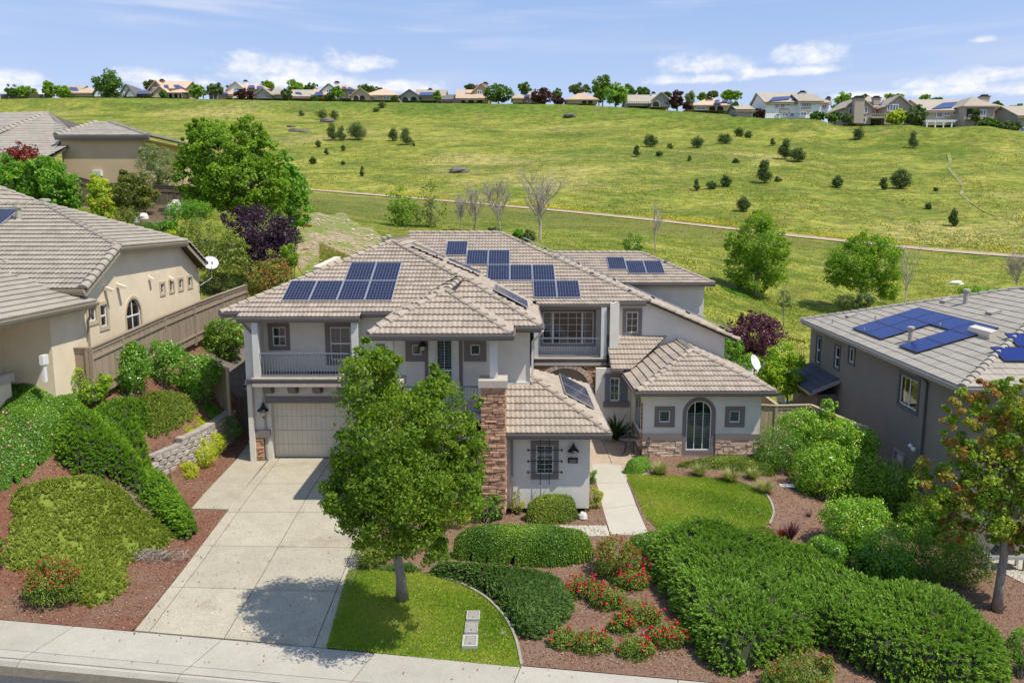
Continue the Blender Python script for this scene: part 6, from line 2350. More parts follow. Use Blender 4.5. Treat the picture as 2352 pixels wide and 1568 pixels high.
	pb.box(q.x - .5, q.x + .12, 25.2, 25.8, 2.0, q.z)
	p = pb.build('entry_pillar', MATS['stucco_cream'], H)
	pb = MB()
	pb.box(q.x - .6, q.x + .2, 25.1, 25.9, q.z, q.z + .3)
	pb.build('pillar_cap', MATS['cap_stone'], p)
def dish(parent, c, foot, n, r):
	n = Vector(n).normalized()
	x = n.cross(Vector((0, 0, 1))).normalized()
	y = x.cross(n)
	mb = MB()
	k = 20
	rings = [(0.0, -0.10), (0.35, -0.085), (0.7, -0.04), (1.0, 0.02)]
	vs = [tuple(c + n * (-0.10 * r))]
	fs = []
	for ri, (f, d) in enumerate(rings[1:]):
		for i in range(k):
			t = 2 * math.pi * i / k
			vs.append(tuple(c + (x * math.cos(t) * 1.08 + y * math.sin(t)) * r * f + n * d * r * 2.2))
	for i in range(k):
		fs.append((0, 1 + i, 1 + (i + 1) % k))
	for q in range(2):
		o = 1 + q * k
		for i in range(k):
			j = (i + 1) % k
			fs.append((o + i, o + k + i, o + k + j, o + j))
	mb.add(vs, fs)
	d = mb.build('satellite_dish', MATS['dish'], parent, smooth=True)
	ab = MB()
	tip = c + n * r * 1.0 - y * r * 0.5
	ab.tube([c - y * r * 0.98, tip], 0.022, 6)
	ab.lathe([(0.045, -0.06), (0.055, 0), (0.045, 0.07)], tip, 8)
	ab.build('receiver_arm', MATS['metal_grey'], d)
	pb = MB()
	back = c - n * 0.12 * r
	pb.tube([foot, foot + Vector((0.12, 0.0, 0.0)), Vector((back.x, back.y, foot.z + 0.35)), back], 0.03, 7)
	pb.build('dish_pole', MATS['metal_grey'], d)
left_house()
def upper_left_house():
	H = thing('house', 'brown house with grey shake-tile hip roof up the slope behind the cream house', 'house', (-33, 64, 10.5))
	RF = Roof(H, MATS['tile_grey'], MATS['deck'], TILE_FAR, 'far')
	y0 = 59.6
	a, b = at_y(128, 311, y0), at_y(340, 318, y0)
	zt = a.z
	ap = at_y(222, 281, 64.2)
	ap2 = at_y(252, 281, 64.2)
	A = RF.plane([(a.x, y0, zt), (b.x, y0, zt), ap2, ap])
	RF.plane([(b.x, y0, zt), (b.x, 69, zt), ap2])
	RF.plane([(a.x, 69, zt), (a.x, y0, zt), ap])
	P0 = at_y(-60, 395, 56.5)
	z2 = at_y(100, 372, 58).z
	t0 = at_y(112, 262, 68.5)
	tl = at_y(-90, 280, 68.5)
	tl.z = t0.z - 0.6
	B = RF.plane([(-48, 57.5, z2), (a.x + .3, 57.5, z2), (a.x + .8, 60.5, z2 + 1.55), (t0.x, t0.y, t0.z), (-48, 68.5, t0.z - .2)])
	RF.plane([(a.x + 0.3, 57.5, z2), (t0.x + 5.2, 62, zt + .6), (t0.x, 68.5, t0.z)])
	bx = at_y(200, 301, 64).x
	RF.plane([(t0.x, 68.5, t0.z), (t0.x + 5.5, 62.6, at_y(200, 303, 62.6).z), (t0.x + 5.5, 72, at_y(200, 303, 62.6).z)], tiles=False)
	RF.finish(300)
	RF.ridge((b.x, y0, zt), ap2, r=0.2, L=0.5)
	RF.ridge((a.x, y0, zt), ap, r=0.2, L=0.5)
	RF.ridge((t0.x + 5.0, 62.4, zt + .55), t0, r=0.2, L=0.5)
	RF.ridge((-40, 62.5, zt + .4), t0, r=0.2, L=0.5)
	gb = MB()
	gutter(gb, (a.x - .1, y0 - .02, zt - .02), (b.x + .1, y0 - .02, zt - .02), (0, -1, 0), 0.2)
	fascia(gb, (a.x - .1, y0, zt - .02), (b.x + .1, y0, zt - .02), (0, -1, 0), 0.32)
	gb.build('gutter', MATS['gutter_paint'], H)
	wb = MB()
	x0, x1 = at_y(140, 330, 59.9).x, at_y(322, 330, 59.9).x
	wall(wb, WF((0, 59.9, 0), (1, 0, 0)), x0, x1, 9.0, zt - .1)
	WR = WF((x1, 59.9, 0), (0, 1, 0))
	h = (0.6, 2.6, at_y(330, 395, 61.5).z, at_y(330, 350, 61.5).z)
	wall(wb, WR, 0, 9, 9.0, zt - .1, [h])
	wall(wb, WF((0, 58.3, 0), (1, 0, 0)), -48, x0 - .1, 8.0, z2 - .1)
	wb.build('wall', MATS['stucco_brown'], H)
	window(H, WR, *h, trim=0.1, tm='white_paint', blind=False, hbar=[(h[2] + h[3]) / 2])
	sb = MB()
	sb.box(a.x, b.x, y0 + .02, 69, zt - .3, zt - .26)
	sb.build('soffit', MATS['stucco_brown'], H)
	q = at_y(227, 397, 60)
	mb = MB()
	mb.box(q.x - .33, q.x + .33, 59.7, 59.9, q.z - .25, q.z + .18)
	for k in range(4):
		mb.box(q.x - .3, q.x + .3, 59.65, 59.71, q.z - .2 + k * .1, q.z - .15 + k * .1)
	mb.build('louvre_vent', MATS['white_frame'], H)
upper_left_house()
# ------------------------------------------------------------------ fences, gates, walls
def fence(name, label, cat, pts, h, mat, board=0.165, rail=True, cap=True, post=0.12, group=None, stepped=False, side=1):
	"""close-board fence along 3D ground points; every board, rail, post its own part. side: which side the boards show on"""
	base = Vector(pts[0])
	t = thing(name, label, cat, tuple(base), group)
	m = MATS[mat]
	hs = h if isinstance(h, (list, tuple)) else [h] * len(pts)
	for i, p in enumerate(pts):
		pb = MB()
		p = Vector(p)
		pb.box(p.x - post / 2, p.x + post / 2, p.y - post / 2, p.y + post / 2, p.z - .1, p.z + hs[i] + 0.02)
		pb.build('post', m, t)
	for i in range(len(pts) - 1):
		p, q = Vector(pts[i]), Vector(pts[i + 1])
		d = Vector((q.x - p.x, q.y - p.y, 0))
		L = d.length
		d.normalize()
		nn = Vector((d.y, -d.x, 0)) * side
		n = max(1, int(round(L / board)))
		zt = lambda f: (p.z + hs[i]) * (1 - f) + (q.z + hs[i + 1]) * f
		zb = lambda f: p.z * (1 - f) + q.z * f
		for k in range(n):
			f0, f1 = k / n, (k + 1) / n
			a = p + d * (L * f0 + 0.004)
			b = p + d * (L * f1 - 0.004)
			bm = MB()
			off = nn * 0.02 * (1 if k % 2 else 0.6)
			poly = [Vector((a.x, a.y, zb(f0) + .02)) + off, Vector((b.x, b.y, zb(f1) + .02)) + off, Vector((b.x, b.y, zt(f1) - .12)) + off, Vector((a.x, a.y, zt(f0) - .12)) + off]
			bm.prism(poly, nn * -0.02)
			bm.build('board', m, t)
		if rail:
			for fz in (0.22, 0.80):
				rb = MB()
				A_ = Vector((p.x, p.y, zb(0) + fz * hs[i])) + nn * 0.045
				B_ = Vector((q.x, q.y, zb(1) + fz * hs[i + 1])) + nn * 0.045
				rb.beam(A_, B_, 0.04, 0.09)
				rb.build('rail', m, t)
		fb = MB()
		fb.beam(Vector((p.x, p.y, zt(0) - .07)) + nn * 0.03, Vector((q.x, q.y, zt(1) - .07)) + nn * 0.03, 0.03, 0.15)
		fb.build('fascia_board', m, t)
		if cap:
			cb = MB()
			cb.beam(Vector((p.x, p.y, zt(0) + .02)), Vector((q.x, q.y, zt(1) + .02)), 0.16, 0.045)
			cb.build('cap_rail', m, t)
	return t
fpts = []
for u, v, y in ((208, 800, 28.0), (279, 769, 30.0), (377, 726, 33.6), (444, 699, 36.8), (508, 675, 40.4), (565, 655, 44.2)):
	p = at_y(u, v, y)
	fpts.append((p.x, p.y, p.z - 1.85))
fence('wooden_fence', 'long brown board fence climbing beside the cream house', 'fence', fpts, 1.85, 'fence', 0.20)
p0 = fpts[0]
q = at_y(105, 800, 28.0)
fence('wooden_gate', 'brown board gate between the cream house corner and the long fence', 'gate', [(q.x, 28.0, p0[2]), ((q.x + p0[0]) / 2, 28.0, p0[2]), (p0[0] - .14, 28.0, p0[2])], 1.85, 'fence', 0.20, rail=False)
l1 = at_y(522, 848, 33.6)
l2 = at_y(472, 830, 35.0)
l3 = at_y(426, 812, 36.4)
fence('wooden_fence', 'short tan board fence above the block retaining wall', 'fence', [(l1.x, 33.6, 1.5), (l2.x, 35.0, l2.z - 1.75), (l3.x, 36.4, l3.z - 1.75)], [l1.z - 1.5, 1.75, 1.75], 'fence_tan', 0.18, rail=False)
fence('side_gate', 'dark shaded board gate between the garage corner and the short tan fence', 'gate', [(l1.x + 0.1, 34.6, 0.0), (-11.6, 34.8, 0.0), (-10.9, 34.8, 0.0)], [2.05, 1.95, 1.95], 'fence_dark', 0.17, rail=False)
pts = []
for u, v, y in ((183, 408, 55.0), (225, 420, 55.4), (330, 425, 55.8), (400, 428, 56.2), (470, 440, 56.6)):
	p = at_y(u, v, y)
	pts.append((p.x, p.y, p.z - 1.9))
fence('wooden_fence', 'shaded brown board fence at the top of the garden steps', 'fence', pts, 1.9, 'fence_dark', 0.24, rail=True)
r1 = at_y(1740, 930, 33.0)
r2 = at_y(1783, 932, 33.0)
r3 = at_y(1862, 930, 33.2)
r4 = at_y(1952, 968, 30.4)
r5 = at_y(1993, 982, 29.8)
fence('wooden_fence', 'tan board fence between the right wing and the grey house', 'fence', [(r1.x, r1.y, r1.z - 1.8), (r2.x, r2.y, r2.z - 1.8), (r3.x, r3.y, r3.z - 1.8), (r4.x, r4.y, r4.z - 1.8), (r5.x, r5.y, r5.z - 1.8)], 1.8, 'fence_tan', 0.16, rail=False)
s1 = at_y(1741, 904, 37.0)
s2 = at_y(1785, 930, 33.3)
fence('wooden_fence', 'short fence running back from the tan fence beside the right wing', 'fence', [(s2.x, s2.y, s2.z - 1.8), (s2.x - .1, 37.0, s2.z - 1.7)], 1.8, 'fence_tan', 0.16, rail=False, side=-1)
def iron_fence(name, label, pts, h, gap=0.12, mat='black_metal'):
	t = thing(name, label, 'fence', pts[0])
	bm = MB()
	bm.box(-0.009, 0.009, -0.009, 0.009, 0, h)
	me = bm.mesh('bar')
	me.materials.append(MATS[mat])
	for p, q in zip(pts[:-1], pts[1:]):
		p, q = Vector(p), Vector(q)
		for z in (0.12, h - 0.1, h):
			rb = MB()
			rb.beam(p + Vector((0, 0, z)), q + Vector((0, 0, z)), 0.03, 0.03)
			rb.build('rail', MATS[mat], t)
		n = int((q - p).length / gap)
		for k in range(n + 1):
			inst('bar', me, t, Matrix.Translation(p.lerp(q, k / n)))
	return t
a, b = at_y(1752, 875, 46.8), at_y(1872, 835, 46.8)
iron_fence('iron_fence', 'black iron picket fence behind the grey house patio', [(14.0, 46.8, tz(14, 46.8)), (17.6, 46.6, tz(17.6, 46.6))], 1.4)
p, q = at_y(455, 660, 43.2), at_y(530, 655, 44.8)
iron_fence('iron_fence', 'dark iron picket fence under the loose green tree', [(p.x, 43.2, p.z - 1.0), (q.x, 44.8, p.z - 0.9)], 1.3)
def block_wall():
	"""segmental retaining wall of split-face blocks, curving from the juniper up to the short fence"""
	t = thing('retaining_wall', 'grey split-face block retaining wall beside the driveway apron', 'retaining wall', (-12.5, 31, 0))
	line = [(-13.75, 27.3), (-13.3, 28.2), (-12.95, 29.2), (-12.65, 30.2), (-12.48, 31.2), (-12.42, 32.4), (-12.42, 34.4)]
	pts = [Vector((x, y, 0)) for x, y in line]
	path = []
	for a, b in zip(pts[:-1], pts[1:]):
		n = 12
		for k in range(n):
			path.append(a.lerp(b, k / n))
	path.append(pts[-1])
	cum = [0]
	for a, b in zip(path[:-1], path[1:]):
		cum.append(cum[-1] + (b - a).length)
	def at(s):
		s = max(0, min(cum[-1] - 1e-4, s))
		i = max(j for j in range(len(cum)) if cum[j] <= s)
		i = min(i, len(path) - 2)
		f = (s - cum[i]) / (cum[i + 1] - cum[i])
		return path[i].lerp(path[i + 1], f), (path[i + 1] - path[i]).normalized()
	bh, bl = 0.205, 0.42
	rng = np.random.default_rng(4)
	rows = 7
	mblk = []
	core = None
	for r in range(rows):
		s = -(bl / 2) * (r % 2)
		while s < cum[-1]:
			c, d = at(s + bl / 2)
			n = Vector((d.y, -d.x, 0))
			topz = min(1.42, 0.75 + 0.13 * (c.y - 25.6)) if c.y < 30 else 1.32 + 0.02 * (c.y - 30)
			z = r * bh - 0.05
			s += bl
			if z + bh > topz + 0.1:
				continue
			back = -n * (0.02 * r)
			mb = MB()
			j = lambda k: rng.uniform(-k, k)
			L = bl / 2 - 0.008
			o = c + back
			f0 = [o - d * L + Vector((0, 0, z + .006)), o + d * L + Vector((0, 0, z + .006)), o + d * L + Vector((0, 0, z + bh - .006)), o - d * L + Vector((0, 0, z + bh - .006))]
			f1 = [o - d * L * .55 + n * (.07 + j(.02)) + Vector((0, 0, z + .03)), o + d * L * .55 + n * (.07 + j(.02)) + Vector((0, 0, z + .03)),
				o + d * L * .55 + n * (.065 + j(.02)) + Vector((0, 0, z + bh - .03)), o - d * L * .55 + n * (.065 + j(.02)) + Vector((0, 0, z + bh - .03))]
			bk = [q - n * 0.28 for q in f0]
			mb.add([tuple(q) for q in f0 + f1 + bk], [(4, 5, 6, 7), (0, 1, 5, 4), (1, 2, 6, 5), (2, 3, 7, 6), (3, 0, 4, 7), (3, 2, 10, 11), (0, 3, 11, 8), (2, 1, 9, 10)])
			mb.build('block', MATS['block'], t)
	s = 0
	while s < cum[-1] - 0.2:
		c, d = at(s + bl / 2)
		n = Vector((d.y, -d.x, 0))
		topz = min(1.42, 0.75 + 0.13 * (c.y - 25.6)) if c.y < 30 else 1.32 + 0.02 * (c.y - 30)
		k = int((topz + 0.1 - bh + 0.05) / bh) + 1
		z = min(k, rows) * bh - 0.05
		mb = MB()
		o = c - n * (0.02 * rows)
		mb.obox(o - d * (bl / 2 - .006) + n * 0.06 + Vector((0, 0, z + .004)), d * (bl - .012), -n * 0.36, Vector((0, 0, 0.10)))
		mb.build('cap_block', MATS['block'], t)
		s += bl
	t2 = thing('rock_wall', 'low pale rubble wall behind the dark side gate', 'rock wall', (-11.5, 37, 1))
	for r in range(4):
		for k in range(6):
			rb = MB()
			rock_mb(rb, Vector((-12.5 + 0.36 * k + rng.uniform(-.08, .08), 36.3 + 0.1 * r, 1.35 + 0.28 * r)), (0.24, 0.18, 0.17), rng)
			rb.build('stone', MATS['stone_pale'], t2)
def rock_mb(mb, c, r, rng, n=7):
	"""angular boulder"""
	vs = []
	rings = [(-0.9, 0.55), (-0.35, 1.0), (0.25, 0.95), (0.8, 0.5)]
	for (z, k) in rings:
		for i in range(n):
			t = 2 * math.pi * i / n + rng.uniform(-.2, .2)
			f = k * rng.uniform(0.75, 1.15)
			vs.append((c[0] + math.cos(t) * f * r[0], c[1] + math.sin(t) * f * r[1], c[2] + (z + rng.uniform(-.1, .1)) * r[2]))
	fs = []
	for q in range(3):
		for i in range(n):
			j = (i + 1) % n
			fs.append((q * n + i, q * n + j, (q + 1) * n + j, (q + 1) * n + i))
	fs.append(tuple(range(n))[::-1])
	fs.append(tuple(3 * n + i for i in range(n)))
	mb.add(vs, fs)
block_wall()
q = at_y(1735, 832, 38.5)
dt = thing('satellite_dish', 'white satellite dish on a mast behind the right wing roof', 'satellite dish', (q.x - .1, 38.6, 0.5))
dish(dt, q, Vector((q.x - 0.25, 38.65, 1.2)), Vector((0.55, -0.45, 0.35)), 0.42)
# ------------------------------------------------------------------ plants close to the house
def lobes_at(y, *ls):
	"""(u, v, ru, rv[, dy]) in photo pixels at distance y"""
	return [lobe(l[0], l[1], l[2], l[3], y, l[4] if len(l) > 4 else 0.0) for l in ls]
def gb(u, v):
	g = gnd(u, v)
	return (g.x, g.y, g.z)
M_ = MATS
b = gb(925, 1378)
y = b[1]
tree('maple_tree', 'leafy green street tree standing in the shaded front lawn', 'tree', b, tuple(at_y(902, 1120, y - 1.2)), 0.16,
	[(q[0], q[1], q[2], q[3], q[4] * 1.5, q[5]) for q in lobes_at(y - 1.9, (850, 890, 66, 95, -.2), (842, 808, 28, 34, -.2), (885, 830, 36, 40, -.2), (1000, 945, 62, 85, 0), (1003, 878, 24, 42, 0), (905, 1000, 110, 105, -.3), (800, 1045, 40, 60, -.3),
			(1066, 1015, 44, 66, 0), (930, 1095, 134, 95, -.6), (810, 1140, 68, 66, -.6), (1040, 1125, 74, 70, -.5), (925, 1190, 100, 70, -.8), (1092, 925, 18, 24, 0), (790, 1165, 50, 50, -.4), (870, 1235, 60, 44, -.6), (970, 1245, 62, 40, -.6), (1065, 1075, 44, 60, -.1))],
	66000, 0.092, M_['maple_leaf'], M_['bark_grey'], per=75, cl=0.27, limbs=34, aspect=0.5, seed=3, droop=0.45, shell=0.5)
b = gb(2290, 1404)
y = b[1]
tree('sweetgum_tree', 'green tree with rusty red leaf tips by the right driveway', 'tree', b, tuple(at_y(2316, 1090, y)), 0.135,
	lobes_at(y, (2215, 1000, 56, 66), (2196, 925, 28, 44), (2290, 930, 56, 56), (2345, 1000, 70, 95), (2285, 1080, 105, 76), (2165, 1120, 74, 58), (2122, 1078, 22, 38), (2235, 1180, 100, 70),
			(2350, 1165, 70, 88), (2318, 1235, 56, 40), (2262, 900, 20, 34), (2330, 885, 28, 26), (2400, 1000, 60, 110), (2420, 1130, 60, 100), (2180, 1215, 50, 36)),
	34000, 0.095, M_['gum_leaf'], M_['bark_grey'], per=60, cl=0.23, limbs=30, aspect=0.75, seed=9, tintmix=0.72, droop=0.3, shell=0.35)
# ---- left bank
mound('ivy_bank', 'glossy bright green ivy mound on the left bank with a few pink blooms', 'groundcover',
	ground_poly([(-70, 900, .5), (0, 885, .5), (110, 878, .5), (175, 900, .5), (216, 938, .4), (196, 968), (160, 992), (132, 1022), (98, 1064), (45, 1112), (0, 1130), (-90, 1140)]),
	0.75, 0.6, M_['ivy_leaf'], 46000, 0.062, 'leaf', seed=21, rough=0.10, flowers=(45, 0.10, M_['pink_flower'], 'flower', lambda q: (q[:, 0] < -14.3) & (q[:, 1] < 25.5)))
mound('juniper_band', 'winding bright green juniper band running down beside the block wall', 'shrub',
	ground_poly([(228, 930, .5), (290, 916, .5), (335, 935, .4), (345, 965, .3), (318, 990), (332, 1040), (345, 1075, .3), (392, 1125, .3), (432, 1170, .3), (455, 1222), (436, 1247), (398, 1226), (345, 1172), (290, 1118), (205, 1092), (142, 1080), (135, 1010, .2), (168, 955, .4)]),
	0.90, 0.42, M_['juniper_bright'], 100000, 0.08, 'spray', core=M_['juniper_shade_core'], power=0.45, seed=22, rough=0.13, rs=0.8, aspect=0.30, tuft=26, tlen=2.4, flow=(-0.5, -0.35))
mound('cover_patch', 'flat grey green groundcover patch above the block wall', 'groundcover',
	ground_poly([(300, 917, .2), (360, 893, .2), (418, 896, .2), (452, 928, .2), (438, 965), (388, 992), (345, 1008), (322, 988), (345, 960)]),
	0.26, 0.4, M_['cover_grey'], 26000, 0.07, 'spray', seed=23, rough=0.04, aspect=0.4)
mound('cover_mat', 'wide olive green groundcover mat sloping down to the driveway mulch', 'groundcover',
	ground_poly([(120, 1096, .2), (232, 1090, .2), (292, 1122, .2), (345, 1176, .2), (406, 1238), (368, 1268), (330, 1275), (275, 1312), (298, 1345), (250, 1382), (202, 1400), (168, 1372), (150, 1312), (62, 1312), (18, 1312), (25, 1240), (34, 1182), (18, 1138)]),
	0.30, 0.5, M_['cover_olive'], 80000, 0.062, 'spray', seed=24, rough=0.07, aspect=0.4, rs=0.8, bare=0.10)
def dead_twigs(name, u, v, rx, ry, n, seed):
	rng = np.random.default_rng(seed)
	g = gnd(u, v)
	p = np.stack([g.x + rng.normal(0, rx, n), g.y + rng.normal(0, ry, n)], 1)
	z = terrain(p[:, 0], p[:, 1]) + 0.10 + rng.uniform(0, .1, n)
	d = unit(np.stack([rng.normal(0, 1, n), rng.normal(0, 1, n), rng.uniform(-.1, .5, n)], 1))
	c = np.stack([p[:, 0], p[:, 1], z], 1)
	L = rng.uniform(0.08, 0.22, n)[:, None]
	w = unit(np.cross(d, rng.normal(0, 1, (n, 3)))) * 0.008
	v_ = np.stack([c - d * L, c + w, c + d * L, c - w], 1).reshape(-1, 3)
	o = link_mesh(name, arr_mesh(name, v_, np.arange(n * 4).reshape(n, 4), rng.uniform(0, 1, n), (g.x, g.y, g.z)), M_['twig'], None, (g.x, g.y, g.z))
	setp(o, 'dry grey twigs at the edge of the left groundcover mat', 'dead twigs', None, 'stuff')
dead_twigs('dry_twigs', 350, 1392 - 110, 0.55, 0.16, 700, 1)
dead_twigs('dry_twigs', 318, 1168, 0.25, 0.3, 350, 2)
b = gb(120, 1402)
bush('firethorn_bush', 'rounded red and green firethorn bush in the left foreground mulch', 'bush', b, lobes_at(b[1] + 0.35, (120, 1340, 62, 56), (95, 1350, 36, 44), (150, 1345, 34, 44)), 6500, 0.062, M_['rose_leaf'], seed=31,
	flowers=(420, 0.06, M_['berry'], 'berry_cluster'))
b = gb(-25, 1318)
bush('firethorn_bush', 'red berried bush cut by the left edge of the photo', 'bush', b, lobes_at(b[1] + 0.3, (-22, 1275, 38, 38)), 2500, 0.062, M_['rose_leaf'], seed=32, flowers=(60, 0.055, M_['berry'], 'berry_cluster'))
b = gb(192, 930)
bush('lime_shrub', 'lime green leafy shrub in front of the board gate', 'shrub', b, lobes_at(b[1] + .3, (178, 868, 42, 36), (205, 895, 44, 34), (235, 880, 20, 24), (165, 895, 25, 25)), 6500, 0.10, M_['lime_leaf'], seed=33, aspect=0.36)
b = gb(68, 890)
bush('lime_shrub', 'small lime green shrub at the cream house wall corner', 'shrub', b, lobes_at(b[1] + .2, (68, 866, 34, 24), (62, 848, 12, 18), (95, 868, 16, 16)), 2600, 0.10, M_['lime_leaf'], seed=34, aspect=0.36)
b = gb(300, 910)
bush('laurel_bush', 'tall glossy green bush nearest the board gate, left of the hedge group', 'bush', b, lobes_at(b[1] + .3, (300, 850, 40, 55), (305, 812, 26, 26)), 6500, 0.095, M_['laurel_leaf'], seed=35, droop=.3)
b = gb(375, 895)
bush('laurel_bush', 'wide glossy bush in the middle of the group below the long fence', 'bush', b, lobes_at(b[1] + .6, (365, 815, 58, 32), (400, 845, 48, 42), (330, 800, 38, 24)), 7500, 0.095, M_['laurel_leaf'], seed=36, droop=.3)
b = gb(468, 930)
bush('laurel_bush', 'glossy bush with red bloom against the short tan fence', 'bush', b, lobes_at(b[1] + .2, (462, 868, 36, 55), (485, 850, 22, 34), (430, 885, 32, 34)), 6500, 0.095, M_['laurel_leaf'], seed=37, droop=.3, flowers=(3, 0.10, M_['red_flower'], 'flower'))
p = at_y(512, 835, 38.2)
bush('side_yard_tree', 'bushy green shrub tree in the gravel side yard left of the house', 'shrub', (p.x, 38.2, tz(p.x, 38.2)), lobes_at(38.2, (520, 770, 42, 40), (505, 800, 45, 30), (545, 765, 22, 34), (470, 745, 22, 12)), 5500, 0.13, M_['hedge_leaf'], seed=38, cl=0.34)
b = gb(470, 1076)
bush('golden_shrub', 'larger yellow green clipped shrub at the foot of the block wall', 'shrub', b, lobes_at(b[1] + .25, (463, 1042, 31, 34)), 5200, 0.055, M_['gold_leaf'], seed=39)
b = gb(492, 1056)
bush('golden_shrub', 'yellow green clipped shrub overlapping behind the larger golden one', 'shrub', b, lobes_at(b[1] + .25, (486, 1020, 31, 33)), 5200, 0.055, M_['gold_leaf'], seed=40)
b = gb(433, 1101)
bush('golden_shrub', 'smallest yellow green clipped ball shrub by the mulch strip', 'shrub', b, lobes_at(b[1] + .2, (433, 1081, 21, 22)), 3000, 0.05, M_['gold_leaf'], seed=41)
b = gb(515, 1022)
bush('dark_shrub', 'dark green shrub in the shade before the side gate', 'shrub', b, lobes_at(b[1] + .3, (512, 988, 40, 28), (490, 1000, 24, 20)), 3800, 0.07, M_['mid_leaf'], seed=42)
# ---- beds in front of the house
mound('clipped_hedge', 'long clipped hedge between the front lawn and the entry walk', 'hedge',
	ground_poly([(1000, 1232, .9), (1080, 1206, .9), (1180, 1202, .9), (1270, 1206, .9), (1348, 1218, .9), (1372, 1250, .6), (1362, 1288), (1290, 1304), (1180, 1300), (1060, 1288), (990, 1275)]),
	1.0, 0.24, M_['hedge_leaf'], 36000, 0.058, 'leaf', seed=51, spacing=0.07, rough=0.04, power=0.4)
mound('clipped_shrub', 'blocky clipped green shrub below the barred window', 'shrub',
	ground_poly([(1215, 1140, .8), (1250, 1130, .8), (1305, 1132, .8), (1325, 1155, .5), (1324, 1195), (1290, 1205), (1225, 1203), (1204, 1180, .3)]),
	0.85, 0.30, M_['hedge_olive'], 13000, 0.055, 'leaf', seed=52, spacing=0.07, rough=0.04, power=0.55)
mound('clipped_hedge', 'low hedge at the near end of the front walk', 'hedge',
	ground_poly([(1418, 1240, .5), (1468, 1216, .55), (1560, 1210, .55), (1600, 1215, .5), (1560, 1262), (1495, 1278), (1435, 1272)]),
	0.58, 0.3, M_['hedge_leaf'], 12000, 0.055, 'leaf', seed=53, spacing=0.07, rough=0.05, power=0.55)
b = gb(845, 1308)
bush('driveway_shrub', 'tall dark green shrub at the driveway edge under the street tree', 'shrub', b, lobes_at(b[1] + .3, (845, 1262, 34, 46), (868, 1270, 26, 36)), 4500, 0.06, M_['hedge_olive'], seed=54)
b = gb(1045, 1215)
bush('entry_shrub', 'yellowish green shrub behind the street tree near the stone column', 'shrub', b, lobes_at(b[1] + .3, (1045, 1180, 36, 32), (1015, 1190, 25, 25)), 3200, 0.055, M_['nandina_leaf'], seed=55)
b = gb(1115, 1202)
bush('rose_bush', 'tall rose bush with red blooms before the stone column', 'rose bush', b, lobes_at(b[1] + .25, (1112, 1165, 30, 40), (1095, 1140, 15, 30), (1140, 1160, 14, 34)), 3600, 0.075, M_['laurel_leaf'], seed=56, flowers=(9, 0.10, M_['red_flower'], 'flower'))
b = gb(1188, 1182)
bush('pale_shrub', 'pale yellow green shrub left of the blocky clipped shrub', 'shrub', b, lobes_at(b[1] + .2, (1188, 1150, 20, 30)), 1700, 0.055, M_['nandina_leaf'], seed=57)
b = gb(1364, 1170)
bush('nandina_shrub', 'yellow and orange tinted shrub at the corner of the number plate wall', 'shrub', b, lobes_at(b[1] + .2, (1362, 1144, 21, 24), (1375, 1140, 12, 14)), 2000, 0.055, M_['nandina_leaf'], seed=58)
b = gb(1362, 1112)
bush('small_plant', 'small upright green plant beside the front walk wall', 'plant', b, lobes_at(b[1] + .1, (1362, 1094, 10, 16)), 700, 0.06, M_['mid_leaf'], seed=59)
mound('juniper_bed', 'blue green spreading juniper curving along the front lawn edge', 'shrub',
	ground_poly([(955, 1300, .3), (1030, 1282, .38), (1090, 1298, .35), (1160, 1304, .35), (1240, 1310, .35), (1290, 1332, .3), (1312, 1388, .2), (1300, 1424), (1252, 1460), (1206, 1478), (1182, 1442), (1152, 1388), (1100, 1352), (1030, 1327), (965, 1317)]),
	0.48, 0.32, M_['juniper_blue'], 76000, 0.07, 'spray', core=M_['juniper_shade_core'], seed=60, rough=0.05, aspect=0.34, flow=(0.2, -0.4))
mound('juniper_bed', 'shaded low juniper behind the street tree trunk', 'shrub',
	ground_poly([(862, 1300, .2), (905, 1288, .25), (960, 1292, .25), (958, 1316), (900, 1314), (866, 1312)]), 0.25, 0.3, M_['juniper_blue'], 6000, 0.085, 'spray', seed=61, rough=0.04, aspect=0.34)
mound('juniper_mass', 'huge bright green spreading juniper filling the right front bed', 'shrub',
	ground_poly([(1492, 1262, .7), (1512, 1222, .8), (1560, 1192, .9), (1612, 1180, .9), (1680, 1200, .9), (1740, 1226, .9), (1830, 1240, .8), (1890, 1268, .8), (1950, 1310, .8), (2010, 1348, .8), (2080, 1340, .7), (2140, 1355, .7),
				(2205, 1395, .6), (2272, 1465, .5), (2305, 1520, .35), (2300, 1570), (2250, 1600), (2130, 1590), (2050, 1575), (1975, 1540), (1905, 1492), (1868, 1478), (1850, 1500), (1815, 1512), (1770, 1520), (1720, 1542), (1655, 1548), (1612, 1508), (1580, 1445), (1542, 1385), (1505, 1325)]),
	0.95, 0.38, M_['juniper'], 220000, 0.085, 'spray', core=M_['juniper_shade_core'], bare=0.06, power=0.42, seed=62, rough=0.12, rs=0.9, aspect=0.30, tuft=26, tlen=2.9, flow=(-0.15, -0.4))
b = gb(1412, 1338)
bush('firethorn_bush', 'tall firethorn bush full of orange red berries at the end of the long hedge', 'bush', b, lobes_at(b[1] + .35, (1412, 1275, 50, 44), (1395, 1300, 34, 34), (1445, 1285, 26, 34)), 5200, 0.062, M_['rose_leaf'], seed=63, flowers=(380, 0.055, M_['berry'], 'berry_cluster'))
b = gb(1845, 1592)
bush('firethorn_bush', 'wide berried firethorn bush cut by the bottom edge of the photo', 'bush', b, lobes_at(b[1] + .3, (1845, 1545, 78, 38), (1895, 1520, 26, 20), (1780, 1552, 34, 26)), 6500, 0.06, M_['rose_leaf'], seed=64, flowers=(170, 0.05, M_['berry'], 'berry_cluster'))
